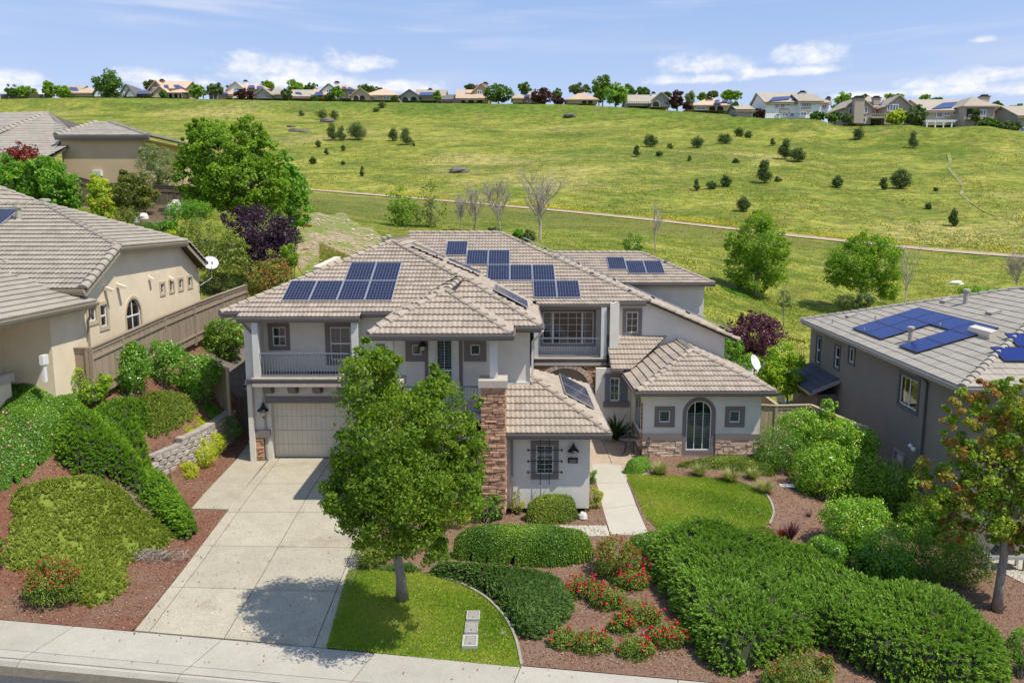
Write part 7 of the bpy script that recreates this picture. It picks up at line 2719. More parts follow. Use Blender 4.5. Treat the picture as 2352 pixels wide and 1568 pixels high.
roses = [(1341, 1353, 34, 28, 'rose shrub with crimson blooms nearest the blue green juniper'), (1397, 1376, 34, 30, 'rose shrub in the middle of the rose bed, second from the juniper'),
		(1450, 1333, 34, 27, 'rose shrub with many red blooms just below the tall firethorn'), (1469, 1412, 40, 30, 'broad rose shrub with few blooms in the centre of the bed'),
		(1428, 1436, 26, 25, 'small rose shrub left of the broad central one'), (1530, 1462, 36, 34, 'rose shrub with red blooms hard against the huge juniper'),
		(1461, 1492, 33, 28, 'lowest rose shrub nearest the pavement, with a red bloom below'), (1360, 1476, 38, 30, 'rose shrub at the lower left of the rose bed'), (1296, 1470, 28, 26, 'leftmost low rose shrub next to the juniper tip'),
		(1485, 1310, 20, 20, 'small red rose clump at the upper corner of the huge juniper')]
for k, (u, v, ru, rv, lab) in enumerate(roses):
	b = gb(u, v + rv * 0.85)
	bush('rose_shrub', lab, 'rose bush', b, lobes_at(b[1] + .2, (u, v, ru * 1.1, rv * 1.15), (u - ru * .7, v + rv * .1, ru * .7, rv * .8), (u + ru * .7, v + rv * .05, ru * .7, rv * .8)), 4200, 0.055, M_['rose_leaf'], 'red roses in the mulch bed', seed=70 + k, shell=0.3, per=20,
		flowers=((60, 34, 64, 40, 30, 70, 34, 30, 14, 44)[k], 0.10, M_['red_flower'], 'flower'), cl=0.34)
mound('clipped_hedge', 'small clipped hedge block behind the huge juniper on the right', 'hedge',
	ground_poly([(1838, 1238, .55), (1880, 1216, .6), (1928, 1222, .6), (1952, 1256, .5), (1950, 1310), (1905, 1308), (1860, 1272)]), 0.62, 0.28, M_['laurel_leaf'], 9000, 0.055, 'leaf', seed=82, spacing=0.07, rough=0.05, power=0.55)
mound('cover_patch', 'low grey green cover at the near right tip of the oval lawn', 'groundcover',
	ground_poly([(1692, 1222, .2), (1735, 1206, .2), (1775, 1215, .15), (1780, 1240), (1740, 1248), (1700, 1240)]), 0.25, 0.25, M_['cover_grey'], 5000, 0.06, 'spray', seed=83, rough=0.05, aspect=0.4)
def spiky(name, label, cat, u, v, n, h, mat, spread=0.6, w=0.02, seed=1, bend=0.5, group=None, dist=None):
	"""clump of arching blades from one crown"""
	rng = np.random.default_rng(seed)
	g = gnd(u, v) if dist is None else dist
	c = np.array((g.x, g.y, g.z))
	az = rng.uniform(0, 2 * math.pi, n)
	tilt = rng.uniform(0.05, 1, n) ** 0.7 * spread
	L = h * rng.uniform(0.7, 1.2, n)
	vs, fs = [], []
	seg = 4
	dirh = np.stack([np.cos(az), np.sin(az), np.zeros(n)], 1)
	side = np.stack([-np.sin(az), np.cos(az), np.zeros(n)], 1)
	base = c + dirh * (rng.uniform(0, 0.12, n) * h)[:, None]
	P = base.copy()
	rings = []
	for s in range(seg + 1):
		f = s / seg
		ww = w * (1 - f * 0.95)
		rings.append((P - side * ww, P + side * ww))
		a = tilt + bend * f * f * 2
		P = P + (dirh * np.sin(a)[:, None] + np.array([0, 0, 1]) * np.cos(a)[:, None]) * (L / seg)[:, None]
	V = np.stack([q for r in rings for q in r], 1).reshape(-1, 3)
	m = 2 * (seg + 1)
	F = []
	off = np.arange(n)[:, None] * m
	for s in range(seg):
		F.append(off + np.array([2 * s, 2 * s + 1, 2 * s + 3, 2 * s + 2]))
	F = np.concatenate(F)
	t = np.tile(rng.uniform(0, 1, n), seg)
	o = link_mesh(name, arr_mesh(name, V, F, t, c), mat, None, tuple(c))
	return setp(o, label, cat, group)
tl = ['blade tuft nearest the front walk', 'second pale blade tuft from the front walk', 'blade tuft in front of the arched window right edge', 'blade tuft half hidden behind the largest ones near the oval lawn', 'large pale blade tuft at the right corner of the oval lawn']
for k, (u, v, h) in enumerate(((1516, 1090, .62), (1606, 1093, .58), (1677, 1106, .62), (1728, 1100, .5), (1756, 1132, .62))):
	spiky('blade_tuft', tl[k], 'ornamental grass', u, v, 420, h, M_['tuft_blade'], 0.95, 0.012, 90 + k, 0.45, 'blade tufts between lawn and right wing')
spiky('barberry', 'dark purple spiky barberry in the right mulch bed', 'plant', 1815, 1236, 60, 0.62, M_['plum_leaf'], 0.7, 0.035, 96, 0.1)
spiky('barberry', 'small pinkish red plant left of the dark barberry', 'plant', 1794, 1238, 40, 0.40, M_['red_leaf'], 0.5, 0.03, 97, 0.1)
spiky('dark_tuft', 'thin dark twiggy plant in the right mulch by the big bushes', 'plant', 1858, 1188, 30, 0.35, M_['crest_red'], 0.8, 0.012, 98, 0.2)
spiky('sago_palm', 'dark spiky sago palm in the courtyard shade', 'plant', 1424, 1010, 130, 1.15, M_['sago_leaf'], 1.05, 0.07, 99, 0.55, None, Vector((4.75, 34.6, 0.05)))
mound('clipped_hedge', 'bright low hedge at the courtyard corner of the right wing', 'hedge',
	ground_poly([(1430, 1062, .5), (1450, 1048, .55), (1485, 1048, .5), (1500, 1075), (1470, 1092), (1434, 1088)]), 0.58, 0.22, M_['laurel_leaf'], 7500, 0.055, 'leaf', seed=84, spacing=0.07, rough=0.05, power=0.55)
mound('low_hedge', 'low green and gold hedge below the arched window', 'hedge',
	ground_poly([(1542, 1052, .4), (1640, 1046, .4), (1740, 1048, .4), (1782, 1072, .3), (1775, 1098), (1650, 1078), (1545, 1074)]), 0.45, 0.3, M_['hedge_olive'], 12000, 0.055, 'leaf', seed=85, spacing=0.07, rough=0.06, power=0.55)
b = gb(1790, 1090)
bush('round_bush', 'dense round bright green bush right of the right wing', 'bush', b, lobes_at(b[1] + .5, (1785, 1030, 50, 52), (1822, 1040, 36, 46), (1762, 1058, 32, 36)), 14000, 0.058, M_['ivy_leaf'], seed=86, cl=0.36)
p = at_y(1850, 1020, 31.5)
bush('fence_shrub', 'olive green shrub close against the tan fence', 'shrub', (p.x, 31.5, tz(p.x, 31.5)), lobes_at(31.5, (1840, 972, 52, 30), (1885, 1000, 50, 40), (1900, 945, 14, 30), (1915, 925, 10, 14), (1850, 1005, 40, 26)), 8500, 0.10, M_['viburnum_leaf'], seed=87)
p = at_y(1940, 1060, 29.5)
bush('fence_shrub', 'green shrub before the step down of the tan fence', 'shrub', (p.x, 29.5, tz(p.x, 29.5)), lobes_at(29.5, (1925, 990, 36, 32), (1955, 1040, 50, 54), (1988, 1015, 30, 32)), 8500, 0.10, M_['viburnum_leaf'], seed=88)
b = gb(1890, 1150)
bush('viburnum_bush', 'big yellow green bush, leftmost of the row before the grey house', 'bush', b, lobes_at(b[1] + .5, (1885, 1080, 62, 56), (1935, 1110, 56, 54), (1900, 1045, 40, 34), (1860, 1110, 34, 30)), 15000, 0.085, M_['viburnum_leaf'], seed=89)
b = gb(2010, 1180)
bush('viburnum_bush', 'big yellow green bush, nearest the grey house wall', 'bush', b, lobes_at(b[1] + .6, (1990, 1095, 62, 54), (2050, 1110, 56, 48), (2090, 1140, 42, 42), (1960, 1135, 48, 46), (2030, 1160, 46, 36), (1975, 1050, 36, 28)), 19000, 0.085, M_['viburnum_leaf'], seed=100)
b = gb(1960, 1275)
bush('viburnum_bush', 'rounded green bush left of the front pair beside the mulch', 'bush', b, lobes_at(b[1] + .4, (1955, 1200, 64, 62), (1925, 1180, 38, 36), (2000, 1190, 42, 48), (1975, 1245, 48, 36)), 14000, 0.08, M_['viburnum_leaf'], seed=101)
b = gb(2045, 1345)
bush('viburnum_bush', 'lower green bush at the back edge of the huge juniper', 'bush', b, lobes_at(b[1] + .4, (2035, 1270, 60, 64), (2065, 1300, 42, 44), (2000, 1290, 40, 42)), 13000, 0.075, M_['laurel_leaf'], seed=102)
b = gb(2120, 1250)
bush('viburnum_bush', 'green bush between the front pair and the reddening tree', 'bush', b, lobes_at(b[1] + .4, (2115, 1190, 46, 46), (2085, 1215, 34, 36), (2150, 1215, 36, 34)), 8000, 0.08, M_['viburnum_leaf'], seed=105)
b = gb(2180, 1352)
bush('dark_shrub', 'large dark shrub in the shade of the reddening tree', 'bush', b, lobes_at(b[1] + .4, (2170, 1265, 68, 72), (2220, 1290, 56, 58), (2130, 1295, 36, 46)), 13000, 0.07, M_['hedge_leaf'], seed=103)
b = gb(2345, 1560)
bush('dark_shrub', 'dark shrub at the lower right edge of the photo', 'bush', b, lobes_at(b[1] + .3, (2350, 1490, 30, 52)), 2500, 0.06, M_['mid_leaf'], seed=104)
b = gb(1895, 1095)
# ------------------------------------------------------------------ trees and shrubs behind the fences, left
y = 52.0
p = at_y(575, 500, y)
tree('shade_tree', 'largest bright green tree behind the cream house', 'tree', (p.x, y, tz(p.x, y)), tuple(at_y(560, 430, y)), 0.30,
	lobes_at(y, (520, 350, 88, 66), (478, 305, 44, 36), (570, 310, 44, 40), (452, 400, 46, 66), (560, 415, 100, 70), (620, 430, 44, 58), (600, 365, 46, 52), (510, 445, 66, 40), (440, 330, 26, 40), (590, 470, 60, 30)),
	42000, 0.19, M_['bright_leaf'], M_['bark_pale'], per=50, cl=0.18, limbs=30, aspect=0.6, seed=110, tintmix=0.55)
y = 56.0
p = at_y(672, 545, y)
tree('dark_tree', 'darker green conical tree right of the largest bright one', 'tree', (p.x, y, tz(p.x, y)), tuple(at_y(660, 430, y)), 0.2,
	lobes_at(y, (652, 385, 22, 36), (665, 430, 36, 50), (685, 475, 32, 46), (650, 490, 36, 50), (640, 440, 30, 40)), 7500, 0.22, M_['mid_leaf'], M_['bark'], per=34, cl=0.26, seed=111)
y = 48.0
p = at_y(610, 660, y)
tree('plum_tree', 'dark purple leaved plum tree behind the long fence', 'tree', (p.x, y, tz(p.x, y)), tuple(at_y(605, 560, y)), 0.15,
	lobes_at(y, (590, 525, 66, 46), (622, 580, 52, 46), (652, 540, 34, 44), (540, 500, 36, 26), (600, 625, 44, 30), (560, 555, 40, 36)), 12000, 0.15, M_['purple_leaf'], M_['bark_dark'], per=34, cl=0.28, seed=112)
y = 46.0
p = at_y(500, 680, y)
tree('loose_tree', 'loose grey green tree with open branches behind the satellite dish', 'tree', (p.x, y, tz(p.x, y)), tuple(at_y(490, 570, y)), 0.11,
	lobes_at(y, (478, 548, 62, 46), (510, 600, 56, 46), (432, 545, 30, 30), (545, 585, 32, 46), (500, 650, 40, 26), (450, 590, 40, 34)), 7500, 0.17, M_['loose_leaf'], M_['bark_grey'], per=26, cl=0.26, limbs=34, seed=113, aspect=0.36)
y = 45.0
p = at_y(618, 682, y)
bush('photinia_bush', 'red tipped bush below the purple plum tree', 'bush', (p.x, y, tz(p.x, y)), lobes_at(y, (618, 640, 48, 40), (640, 620, 28, 24), (585, 655, 24, 24)), 5200, 0.11, M_['photinia_leaf'], seed=114, tintmix=0.6)
y = 45.6
p = at_y(664, 620, y)
bush('bright_sapling', 'small bright green sapling right of the purple plum tree', 'sapling', (p.x, y, tz(p.x, y)), lobes_at(y, (662, 586, 20, 26), (668, 605, 14, 14)), 1200, 0.14, M_['bright_leaf'], seed=115)
y = 49.0
for (lab, ls, n, sd) in (('wide dark green tree right of the red tree, above the cream roof', ((130, 430, 44, 50), (100, 390, 38, 30), (160, 450, 22, 34)), 9500, 116), ('green tree at the left photo edge below the red tree', ((45, 425, 52, 48), (10, 395, 30, 40), (75, 440, 34, 34)), 8500, 117)):
	p = at_y(ls[0][0], 520, y)
	tree('garden_tree', lab, 'tree', (p.x, y, tz(p.x, y)), tuple(at_y(ls[0][0], 440, y)), 0.16, lobes_at(y, *ls), n, 0.19, M_['mid_leaf'], M_['bark'], per=34, cl=0.24, seed=sd)
y = 52.5
p = at_y(48, 470, y)
tree('red_tree', 'small red leaved tree below the brown house', 'tree', (p.x, y, tz(p.x, y)), tuple(at_y(48, 390, y)), 0.1, lobes_at(y, (52, 356, 38, 26), (35, 376, 26, 26), (72, 366, 18, 16)), 2600, 0.17, M_['red_leaf'], M_['bark'], per=30, cl=0.28, seed=118)
y = 50.0
p = at_y(236, 520, y)
tree('yellow_tree', 'yellow green tree in front of the brown house wall', 'tree', (p.x, y, tz(p.x, y)), tuple(at_y(236, 450, y)), 0.09, lobes_at(y, (230, 448, 26, 40), (245, 485, 32, 30), (220, 425, 15, 24)), 5200, 0.16, M_['yellow_leaf'], M_['bark_grey'], per=28, cl=0.26, seed=119, tintmix=0.6)
y = 50.8
p = at_y(312, 520, y)
tree('olive_tree', 'olive brown tree beside the garden steps', 'tree', (p.x, y, tz(p.x, y)), tuple(at_y(310, 440, y)), 0.12, lobes_at(y, (300, 445, 40, 38), (332, 450, 30, 30), (286, 412, 16, 20), (318, 410, 18, 18)), 6200, 0.17, M_['olive_leaf'], M_['bark_grey'], per=28, cl=0.26, seed=120)
y = 57.5
p = at_y(365, 470, y)
tree('willow_tree', 'soft grey green tree between the brown house and the largest bright tree', 'tree', (p.x, y, tz(p.x, y)), tuple(at_y(365, 400, y)), 0.14, lobes_at(y, (358, 385, 38, 50), (392, 400, 28, 50), (345, 355, 22, 24)), 6500, 0.17, M_['grey_leaf'], M_['bark'], per=30, cl=0.26, seed=121, aspect=0.25)
y = 49.0
p = at_y(432, 505, y)
bush('clipped_hedge', 'clipped box hedge under the largest bright tree', 'hedge', (p.x, y, tz(p.x, y)), lobes_at(y, (415, 484, 32, 20), (450, 484, 32, 20)), 4200, 0.10, M_['mid_leaf'], seed=122, cl=0.5)
y = 46.5
for k, (u, v, ru, rv, m, lab) in enumerate(((350, 522, 34, 10, 'ivy_leaf', 'low green cushion plant below the garden steps'), (388, 517, 20, 11, 'mid_leaf', 'green cushion plant right of the garden steps'), (415, 535, 30, 9, 'gold_leaf', 'yellow low shrub below the garden steps'), (290, 500, 30, 22, 'olive_leaf', 'dark shrub left of the garden steps'))):
	p = at_y(u, v + rv, y)
	bush('cushion_plant', lab, 'shrub', (p.x, y, p.z), lobes_at(y, (u, v, ru, rv)), 1500, 0.10, M_[m], seed=123 + k, stem=False)
st = at_y(352, 515, 48.0)
sg = thing('garden_steps', 'timber and earth garden steps climbing to the brown fence', 'steps', tuple(st))
for k in range(6):
	q = at_y(348 + k * 3.5, 512 - 8.2 * k, 48.0 + 1.2 * k)
	mb = MB()
	mb.box(q.x - .75, q.x + .75, q.y, q.y + 1.2, q.z - .5, q.z)
	s_ = mb.build('step', M_['dry_dirt'], sg)
	mb = MB()
	mb.box(q.x - .8, q.x + .8, q.y - .12, q.y - .002, q.z - .2, q.z + .02)
	mb.build('step_timber', M_['fence'], sg)
for k, (u, v) in enumerate(((408, 484), (398, 476), (404, 470), (322, 508), (330, 500))):
	q = at_y(u, v, 50)
	mb = MB()
	rock_mb(mb, q, (.4, .35, .35), RNG)
	solo('garden_rock', mb, M_['rock_white'], ('lowest pale rock right of the garden steps', 'middle pale rock right of the garden steps', 'topmost pale rock right of the garden steps', 'pale rock at the left foot of the garden steps', 'pale rock left of the garden steps, above another')[k], 'rock', tuple(q), 'rocks beside the garden steps')
# ------------------------------------------------------------------ trees behind the house, right
y = 61.0
b = (at_y(1735, 684, y).x, y, tz(at_y(1735, 684, y).x, y))
tree('ash_tree', 'taller bright green tree on the grass between the two right houses', 'tree', b, tuple(at_y(1738, 600, y)), 0.17,
	lobes_at(y, (1740, 560, 52, 52), (1740, 512, 32, 28), (1698, 615, 34, 38), (1772, 615, 40, 44), (1732, 645, 44, 30), (1792, 570, 20, 36), (1685, 560, 20, 30)), 22000, 0.155, M_['bright_leaf'], M_['bark_grey'], per=30, cl=0.24, limbs=30, seed=130)
y = 60.5
b = (at_y(1972, 690, y).x, y, tz(at_y(1972, 690, y).x, y))
tree('ash_tree', 'broader bright green tree behind the grey house roof', 'tree', b, tuple(at_y(1985, 620, y)), 0.16,
	lobes_at(y, (1955, 600, 52, 44), (1985, 562, 40, 28), (2030, 605, 34, 62), (1925, 620, 28, 40), (2040, 655, 26, 34), (1975, 640, 40, 34)), 21000, 0.155, M_['bright_leaf'], M_['bark_grey'], per=30, cl=0.24, limbs=30, seed=131)
for k, (u, v, ru, rv, m, lab, yy) in enumerate(((1945, 694, 26, 16, 'hill_leaf', 'grey green bush at the foot of the broader right tree', 56), (1985, 690, 22, 14, 'hill_leaf', 'second grey green bush by the grey roof ridge', 56), (1690, 690, 30, 12, 'mid_leaf', 'low weeds under the taller right tree', 60))):
	p = at_y(u, v + rv, yy)
	bush('wild_bush', lab, 'bush', (p.x, yy, tz(p.x, yy)), lobes_at(yy, (u, v, ru, rv)), 1800, 0.13, M_[m], seed=132 + k)
y = 54.5
p = at_y(1801, 722, y)
tree('young_tree', 'thin grey green young tree on the grass behind the purple plum', 'tree', (p.x, y, tz(p.x, y)), tuple(at_y(1801, 690, y)), 0.04, lobes_at(y, (1801, 680, 14, 16), (1810, 695, 12, 12), (1792, 695, 10, 12)), 700, 0.13, M_['grey_leaf'], M_['bark_grey'], per=20, cl=0.35, limbs=8, seed=136)
y = 46.0
p = at_y(1727, 850, y)
tree('plum_tree', 'purple leaved plum tree behind the right wing', 'tree', (p.x, y, tz(p.x, y)), tuple(at_y(1726, 800, y)), 0.12,
	lobes_at(y, (1725, 772, 60, 46), (1690, 786, 34, 40), (1772, 768, 30, 32), (1745, 742, 36, 26), (1705, 738, 10, 18), (1725, 730, 9, 16), (1735, 805, 50, 28)), 12000, 0.14, M_['plum_leaf'], M_['bark_dark'], per=34, cl=0.30, seed=137)
y = 40.0
p = at_y(1812, 965, y)
tree('patio_tree', 'slender bright green tree by the patio between the houses', 'tree', (p.x, y, tz(p.x, y)), tuple(at_y(1806, 860, y)), 0.06,
	lobes_at(y, (1795, 810, 30, 28), (1775, 850, 36, 38), (1818, 850, 28, 40), (1756, 875, 26, 26), (1790, 885, 44, 26), (1838, 885, 20, 18)), 7500, 0.15, M_['lime_leaf'], M_['bark'], per=26, cl=0.30, limbs=16, seed=138)
y = 41.0
p = at_y(1680, 830, y)
bush('back_shrub', 'green shrub under the purple plum behind the right wing', 'shrub', (p.x, 43, tz(p.x, 43)), lobes_at(43, (1680, 800, 26, 26), (1710, 830, 34, 20)), 2200, 0.12, M_['mid_leaf'], seed=139)
# ------------------------------------------------------------------ bare and half-leafed trees on the low ground behind
def bare_tree(name, label, u, vb, vt, y, spread, seed, leaf=None, nl=0, group='bare trees along the low ground', r=0.09, mat='bark_pale', levels=3):
	rng = np.random.default_rng(seed)
	p = at_y(u, vb, y)
	base = Vector((p.x, y, tz(p.x, y)))
	top = at_y(u, vt, y)
	H = top.z - base.z
	t = thing(name, label, 'tree', tuple(base), group)
	mb = MB()
	tips = []
	def grow_(q, d, L, rad, lev):
		n = 3
		pts, rr = [q], [rad]
		for i in range(n):
			d = (d + Vector(rng.normal(0, 0.12, 3)) + Vector((0, 0, 0.07))).normalized()
			pts.append(pts[-1] + d * L / n)
			rr.append(rad * (1 - 0.45 * (i + 1) / n))
		mb.tube(pts, rr, 5 if lev == 0 else (4 if lev < 2 else 3), cap=False)
		if lev >= levels:
			tips.append(pts[-1])
			return
		for k in range((12, 7, 5, 3, 3)[lev]):
			f = rng.uniform(0.30, 1.0)
			i = min(n - 1, int(f * n))
			s = pts[i].lerp(pts[i + 1], f * n - i)
			a = rng.uniform(0, 2 * math.pi)
			dv = Vector((math.cos(a), math.sin(a), 0)) * spread + Vector((0, 0, rng.uniform(0.5, 1.1)))
			dv = (dv.normalized() * 0.75 + d * 0.5).normalized()
			grow_(s, dv, L * (rng.uniform(0.42, 0.68) if lev == 0 else rng.uniform(0.5, 0.7)), max(0.012, rad * 0.45), lev + 1)
	grow_(base - Vector((0, 0, .1)), Vector((0, 0, 1)), H * 0.70, r, 0)
	mb.build('trunk', M_[mat], t)
	if leaf:
		tp = np.array([tuple(q) for q in tips])
		k = rng.choice(len(tp), nl)
		c = tp[k] + rng.normal(0, H * 0.03, (nl, 3))
		v, f, tt = leaves(c, rng.normal(0, 1, (nl, 3)) + np.array([0, 0, .6]), 0.17, 0.6, 0.5, 0.1, None, rng)
		link_mesh('crown', arr_mesh('crown', v, f, tt, base), leaf, t)
	return t
bare_tree('bare_tree', 'tallest bare grey tree behind the house roof', 1240, 585, 398, 74, 1.0, 1, r=0.15)
bare_tree('bare_tree', 'bare tree left of the tallest one', 1148, 575, 432, 75, 0.85, 2)
bare_tree('bare_tree', 'thin bare tree behind the roof ridge, right of the half leafed pair', 1088, 570, 440, 77, 0.8, 3)
bare_tree('bare_tree', 'low bare tree next to the half leafed pair', 1060, 570, 462, 76, 0.6, 4, r=0.06)
bare_tree('bare_tree', 'thin leaning bare tree standing alone right of the roof ridge', 1505, 600, 474, 70, 0.5, 5, r=0.06, levels=2)
bare_tree('bare_tree', 'bare tree right of the broader bright tree', 2078, 705, 575, 62, 0.55, 6, r=0.06, levels=2)
bare_tree('bare_tree', 'bare shrubby tree at the right photo edge', 2335, 700, 600, 66, 0.8, 7, r=0.07)
for (u, ls, n, m, lab, sd) in ((926, ((918, 462, 26, 30), (935, 490, 30, 34), (905, 505, 20, 34), (925, 530, 26, 24)), 2600, 'bright_leaf', 'sparse bright green tree, left one of the half leafed pair', 8),
							(990, ((985, 445, 26, 28), (1005, 475, 26, 34), (970, 495, 26, 34), (992, 528, 26, 26)), 1700, 'loose_leaf', 'sparse green tree, right one of the half leafed pair', 9)):
	p = at_y(u, 575, 78)
	tree('half_leafed_tree', lab, 'tree', (p.x, 78, tz(p.x, 78)), tuple(at_y(u, 470, 78)), 0.10, lobes_at(78, *ls), n, 0.22, M_[m], M_['bark_pale'], 'bare trees along the low ground', per=16, cl=0.34, limbs=46, seed=sd, shell=0.3)
for k, (u, v, ru, rv, yy, m, lab) in enumerate(((1455, 560, 24, 22, 66, 'hedge_leaf', 'dark green pine-like bush behind the rear wing roof'), (1215, 545, 14, 18, 72, 'hill_leaf', 'small dark evergreen beside the tallest bare tree'), (1135, 533, 18, 10, 73, 'hill_leaf', 'dark low bush at the main roof ridge'),
												(1190, 540, 12, 12, 73, 'mid_leaf', 'green bush left of the small evergreen'), (2260, 672, 60, 8, 62, 'mid_leaf', 'low scrub line above the grey roof'), (700, 560 - 20, 14, 14, 60, 'photinia_leaf', 'orange tinged shrub at the edge of the bare slope'))):
	p = at_y(u, v + rv, yy)
	bush('wild_bush', lab, 'bush', (p.x, yy, tz(p.x, yy)), lobes_at(yy, (u, v, ru, rv)), 1400, 0.16, M_[m], seed=150 + k)
# ------------------------------------------------------------------ the ridge: houses and trees along the skyline
simple('far_tan', (0.50, 0.39, 0.28), 0.9, 0.06, 0.5)
simple('far_tile', (0.52, 0.38, 0.27), 0.9, 0.10, 0.7, tint=0.1)
simple('far_tile_grey', (0.36, 0.31, 0.25), 0.9, 0.10, 0.7, tint=0.1)
simple('far_tile_dark', (0.14, 0.13, 0.125), 0.9, 0.10, 0.7)
simple('far_white', (0.86, 0.85, 0.84), 0.9, 0.04, 0.5)
simple('far_grey', (0.36, 0.33, 0.29), 0.9, 0.06, 0.5)
simple('far_brown', (0.34, 0.24, 0.17), 0.9, 0.06, 0.5)
simple('far_beige', (0.42, 0.35, 0.29), 0.9, 0.05, 0.5)
simple('far_glass', (0.10, 0.13, 0.19), 0.15, 0.2, 0.5, spec=0.8)
simple('far_solar', (0.035, 0.055, 0.17), 0.25, 0.2, 0.5, spec=0.6)
def crest_y(u, back=7):
	return float(np.interp(u, *UCRD)) + back
def far_volume(H, u0, u1, vb, ve, vr, y, depth, kind, wm, rm, over=0.5, base=None):
	"""one block of a ridge house: walls from eave line ve down, roof to ridge line vr.
	kind: 'side' ridge runs left-right, 'gable' gable faces us, 'hip' pyramid-hip"""
	k = y / FPX
	A, B = at_y(u0, ve, y), at_y(u1, ve, y)
	ze = (A.z + B.z) / 2
	zb = at_y((u0 + u1) / 2, vb, y).z if base is None else base
	x0, x1 = A.x, B.x
	zr = at_y((u0 + u1) / 2, vr, y + depth / 2).z
	mb = MB()
	if kind == 'gable':
		xm = (x0 + x1) / 2
		mb.prism([(x0, y, zb), (x1, y, zb), (x1, y, ze), (xm, y, zr), (x0, y, ze)], (0, depth, 0))
	elif kind == 'side':
		mb.prism([(x0, y, zb), (x0, y + depth, zb), (x0, y + depth, ze), (x0, y + depth / 2, zr), (x0, y, ze)], (x1 - x0, 0, 0))
	else:
		mb.box(x0, x1, y, y + depth, zb, ze)
	mb.build('wall', MATS[wm], H)
	rb = MB()
	th = 0.22
	o = over
	up = Vector((0, 0, th))
	def pan(pts):
		n = (Vector(pts[1]) - Vector(pts[0])).cross(Vector(pts[2]) - Vector(pts[0])).normalized()
		if n.z < 0:
			pts = pts[::-1]
			n = -n
		rb.prism(pts, n * th)
	if kind == 'gable':
		xm = (x0 + x1) / 2
		s = (zr - ze) / (xm - x0)
		pan([(x0 - o, y - o, ze - s * o), (xm, y - o, zr), (xm, y + depth + o, zr), (x0 - o, y + depth + o, ze - s * o)])
		pan([(x1 + o, y - o, ze - s * o), (x1 + o, y + depth + o, ze - s * o), (xm, y + depth + o, zr), (xm, y - o, zr)])
		front = None
	elif kind == 'side':
		ym = y + depth / 2
		s = (zr - ze) / (depth / 2)
		pan([(x0 - o, y - o, ze - s * o), (x1 + o, y - o, ze - s * o), (x1 + o, ym, zr), (x0 - o, ym, zr)])
		pan([(x0 - o, y + depth + o, ze - s * o), (x0 - o, ym, zr), (x1 + o, ym, zr), (x1 + o, y + depth + o, ze - s * o)])
		front = ((x0 - o, y - o, ze - s * o), Vector((0, -s, 1)).normalized())
	else:
		w, d = x1 - x0 + 2 * o, depth + 2 * o
		m = min(w, d) / 2
		s = (zr - ze) / m
		a, b_, c, e = (x0 - o, y - o, ze), (x1 + o, y - o, ze), (x1 + o, y + depth + o, ze), (x0 - o, y + depth + o, ze)
		r0, r1 = (x0 - o + m, y - o + m, zr), (x1 + o - m, y - o + m, zr) if w > d else (x1 + o - m, y - o + m + 0.01, zr)
		if w <= d:
			r0, r1 = ((x0 + x1) / 2, y - o + m, zr), ((x0 + x1) / 2, y + depth + o - m, zr)
			rb.face([a, b_, r0])
			rb.face([b_, c, r1, r0])
			rb.face([c, e, r1])
			rb.face([e, a, r0, r1])
		else:
			rb.face([a, b_, r1, r0])
			rb.face([b_, c, r1])
			rb.face([c, e, r0, r1])
			rb.face([e, a, r0])
		rb.face([a, e, c, b_])
		front = (a, Vector((0, -s, 1)).normalized())
	rb.build('roof', MATS[rm], H)
	eb = MB()
	if kind != 'gable':
		eb.box(x0 - o, x1 + o, y - o - 0.02, y - o + 0.1, ze - (0.30 if kind == 'hip' else 0.55), ze - (0.02 if kind == 'hip' else 0.28))
		eb.build('fascia', MATS['far_brown' if rm != 'far_tile_dark' else 'far_tile_dark'], H)
	return dict(front=front, y=y, ze=ze, zb=zb, zr=zr, x0=x0, x1=x1)
def far_window(H, u0, v0, u1, v1, y, mull=1, frame='far_white'):
	a, b = at_y(u0, v0, y), at_y(u1, v1, y)
	fb = MB()
	W = WF((0, y, 0), (1, 0, 0))
	t = 0.12
	ring(fb, W, a.x, b.x, b.z, a.z, t, 0.0, 0.08)
	for k in range(1, mull):
		x = a.x + (b.x - a.x) * k / mull
		W.box(fb, x - .05, x + .05, b.z + t, a.z - t, 0.0, 0.07)
	w = fb.build('window', MATS[frame], H)
	pb = MB()
	W.box(pb, a.x + t, b.x - t, b.z + t, a.z - t, 0.0, 0.03)
	pb.build('pane', MATS['far_glass'], w)
def far_arch(H, u0, u1, v0, v1, y):
	a, b = at_y(u0, v0, y), at_y(u1, v1, y)
	W = WF((0, y, 0), (1, 0, 0))
	pb = MB()
	R_ = (b.x - a.x) / 2
	pts = [W.p(a.x, b.z, 0.03), W.p(b.x, b.z, 0.03)] + arch_pts(W, a.x, b.x, a.z - R_ * .8, 0.03, 8)[::-1]
	pb.prism(pts, (0, -0.03, 0))
	pb.build('archway', MATS['room_dark'], H)
def far_chimney(H, u, v0, v1, y, w=1.2, m='far_tan'):
	a, b = at_y(u, v0, y), at_y(u, v1, y)
	mb = MB()
	mb.box(a.x - w / 2, a.x + w / 2, y - w * .4, y + w * .4, b.z, a.z - .5)
	c = mb.build('chimney', MATS[m], H)
	mb = MB()
	mb.box(a.x - w * .6, a.x + w * .6, y - w * .5, y + w * .5, a.z - .5, a.z - .35)
	mb.box(a.x - w * .35, a.x + w * .35, y - w * .3, y + w * .3, a.z - .35, a.z)
	mb.build('chimney_cap', MATS['room_dark'], c)
def far_solar(H, F, pts):
	"""solar array on the front slope, given by photo corners"""
	p0, n = F['front']
	n = Vector(n)
	q = [on_plane(u, v, Vector(p0) + n * 0.42, n) for u, v in pts]
	mb = MB()
	mb.prism([p - n * .08 for p in q], n * 0.08)
	mb.build('solar_panel', MATS['far_solar'], H)
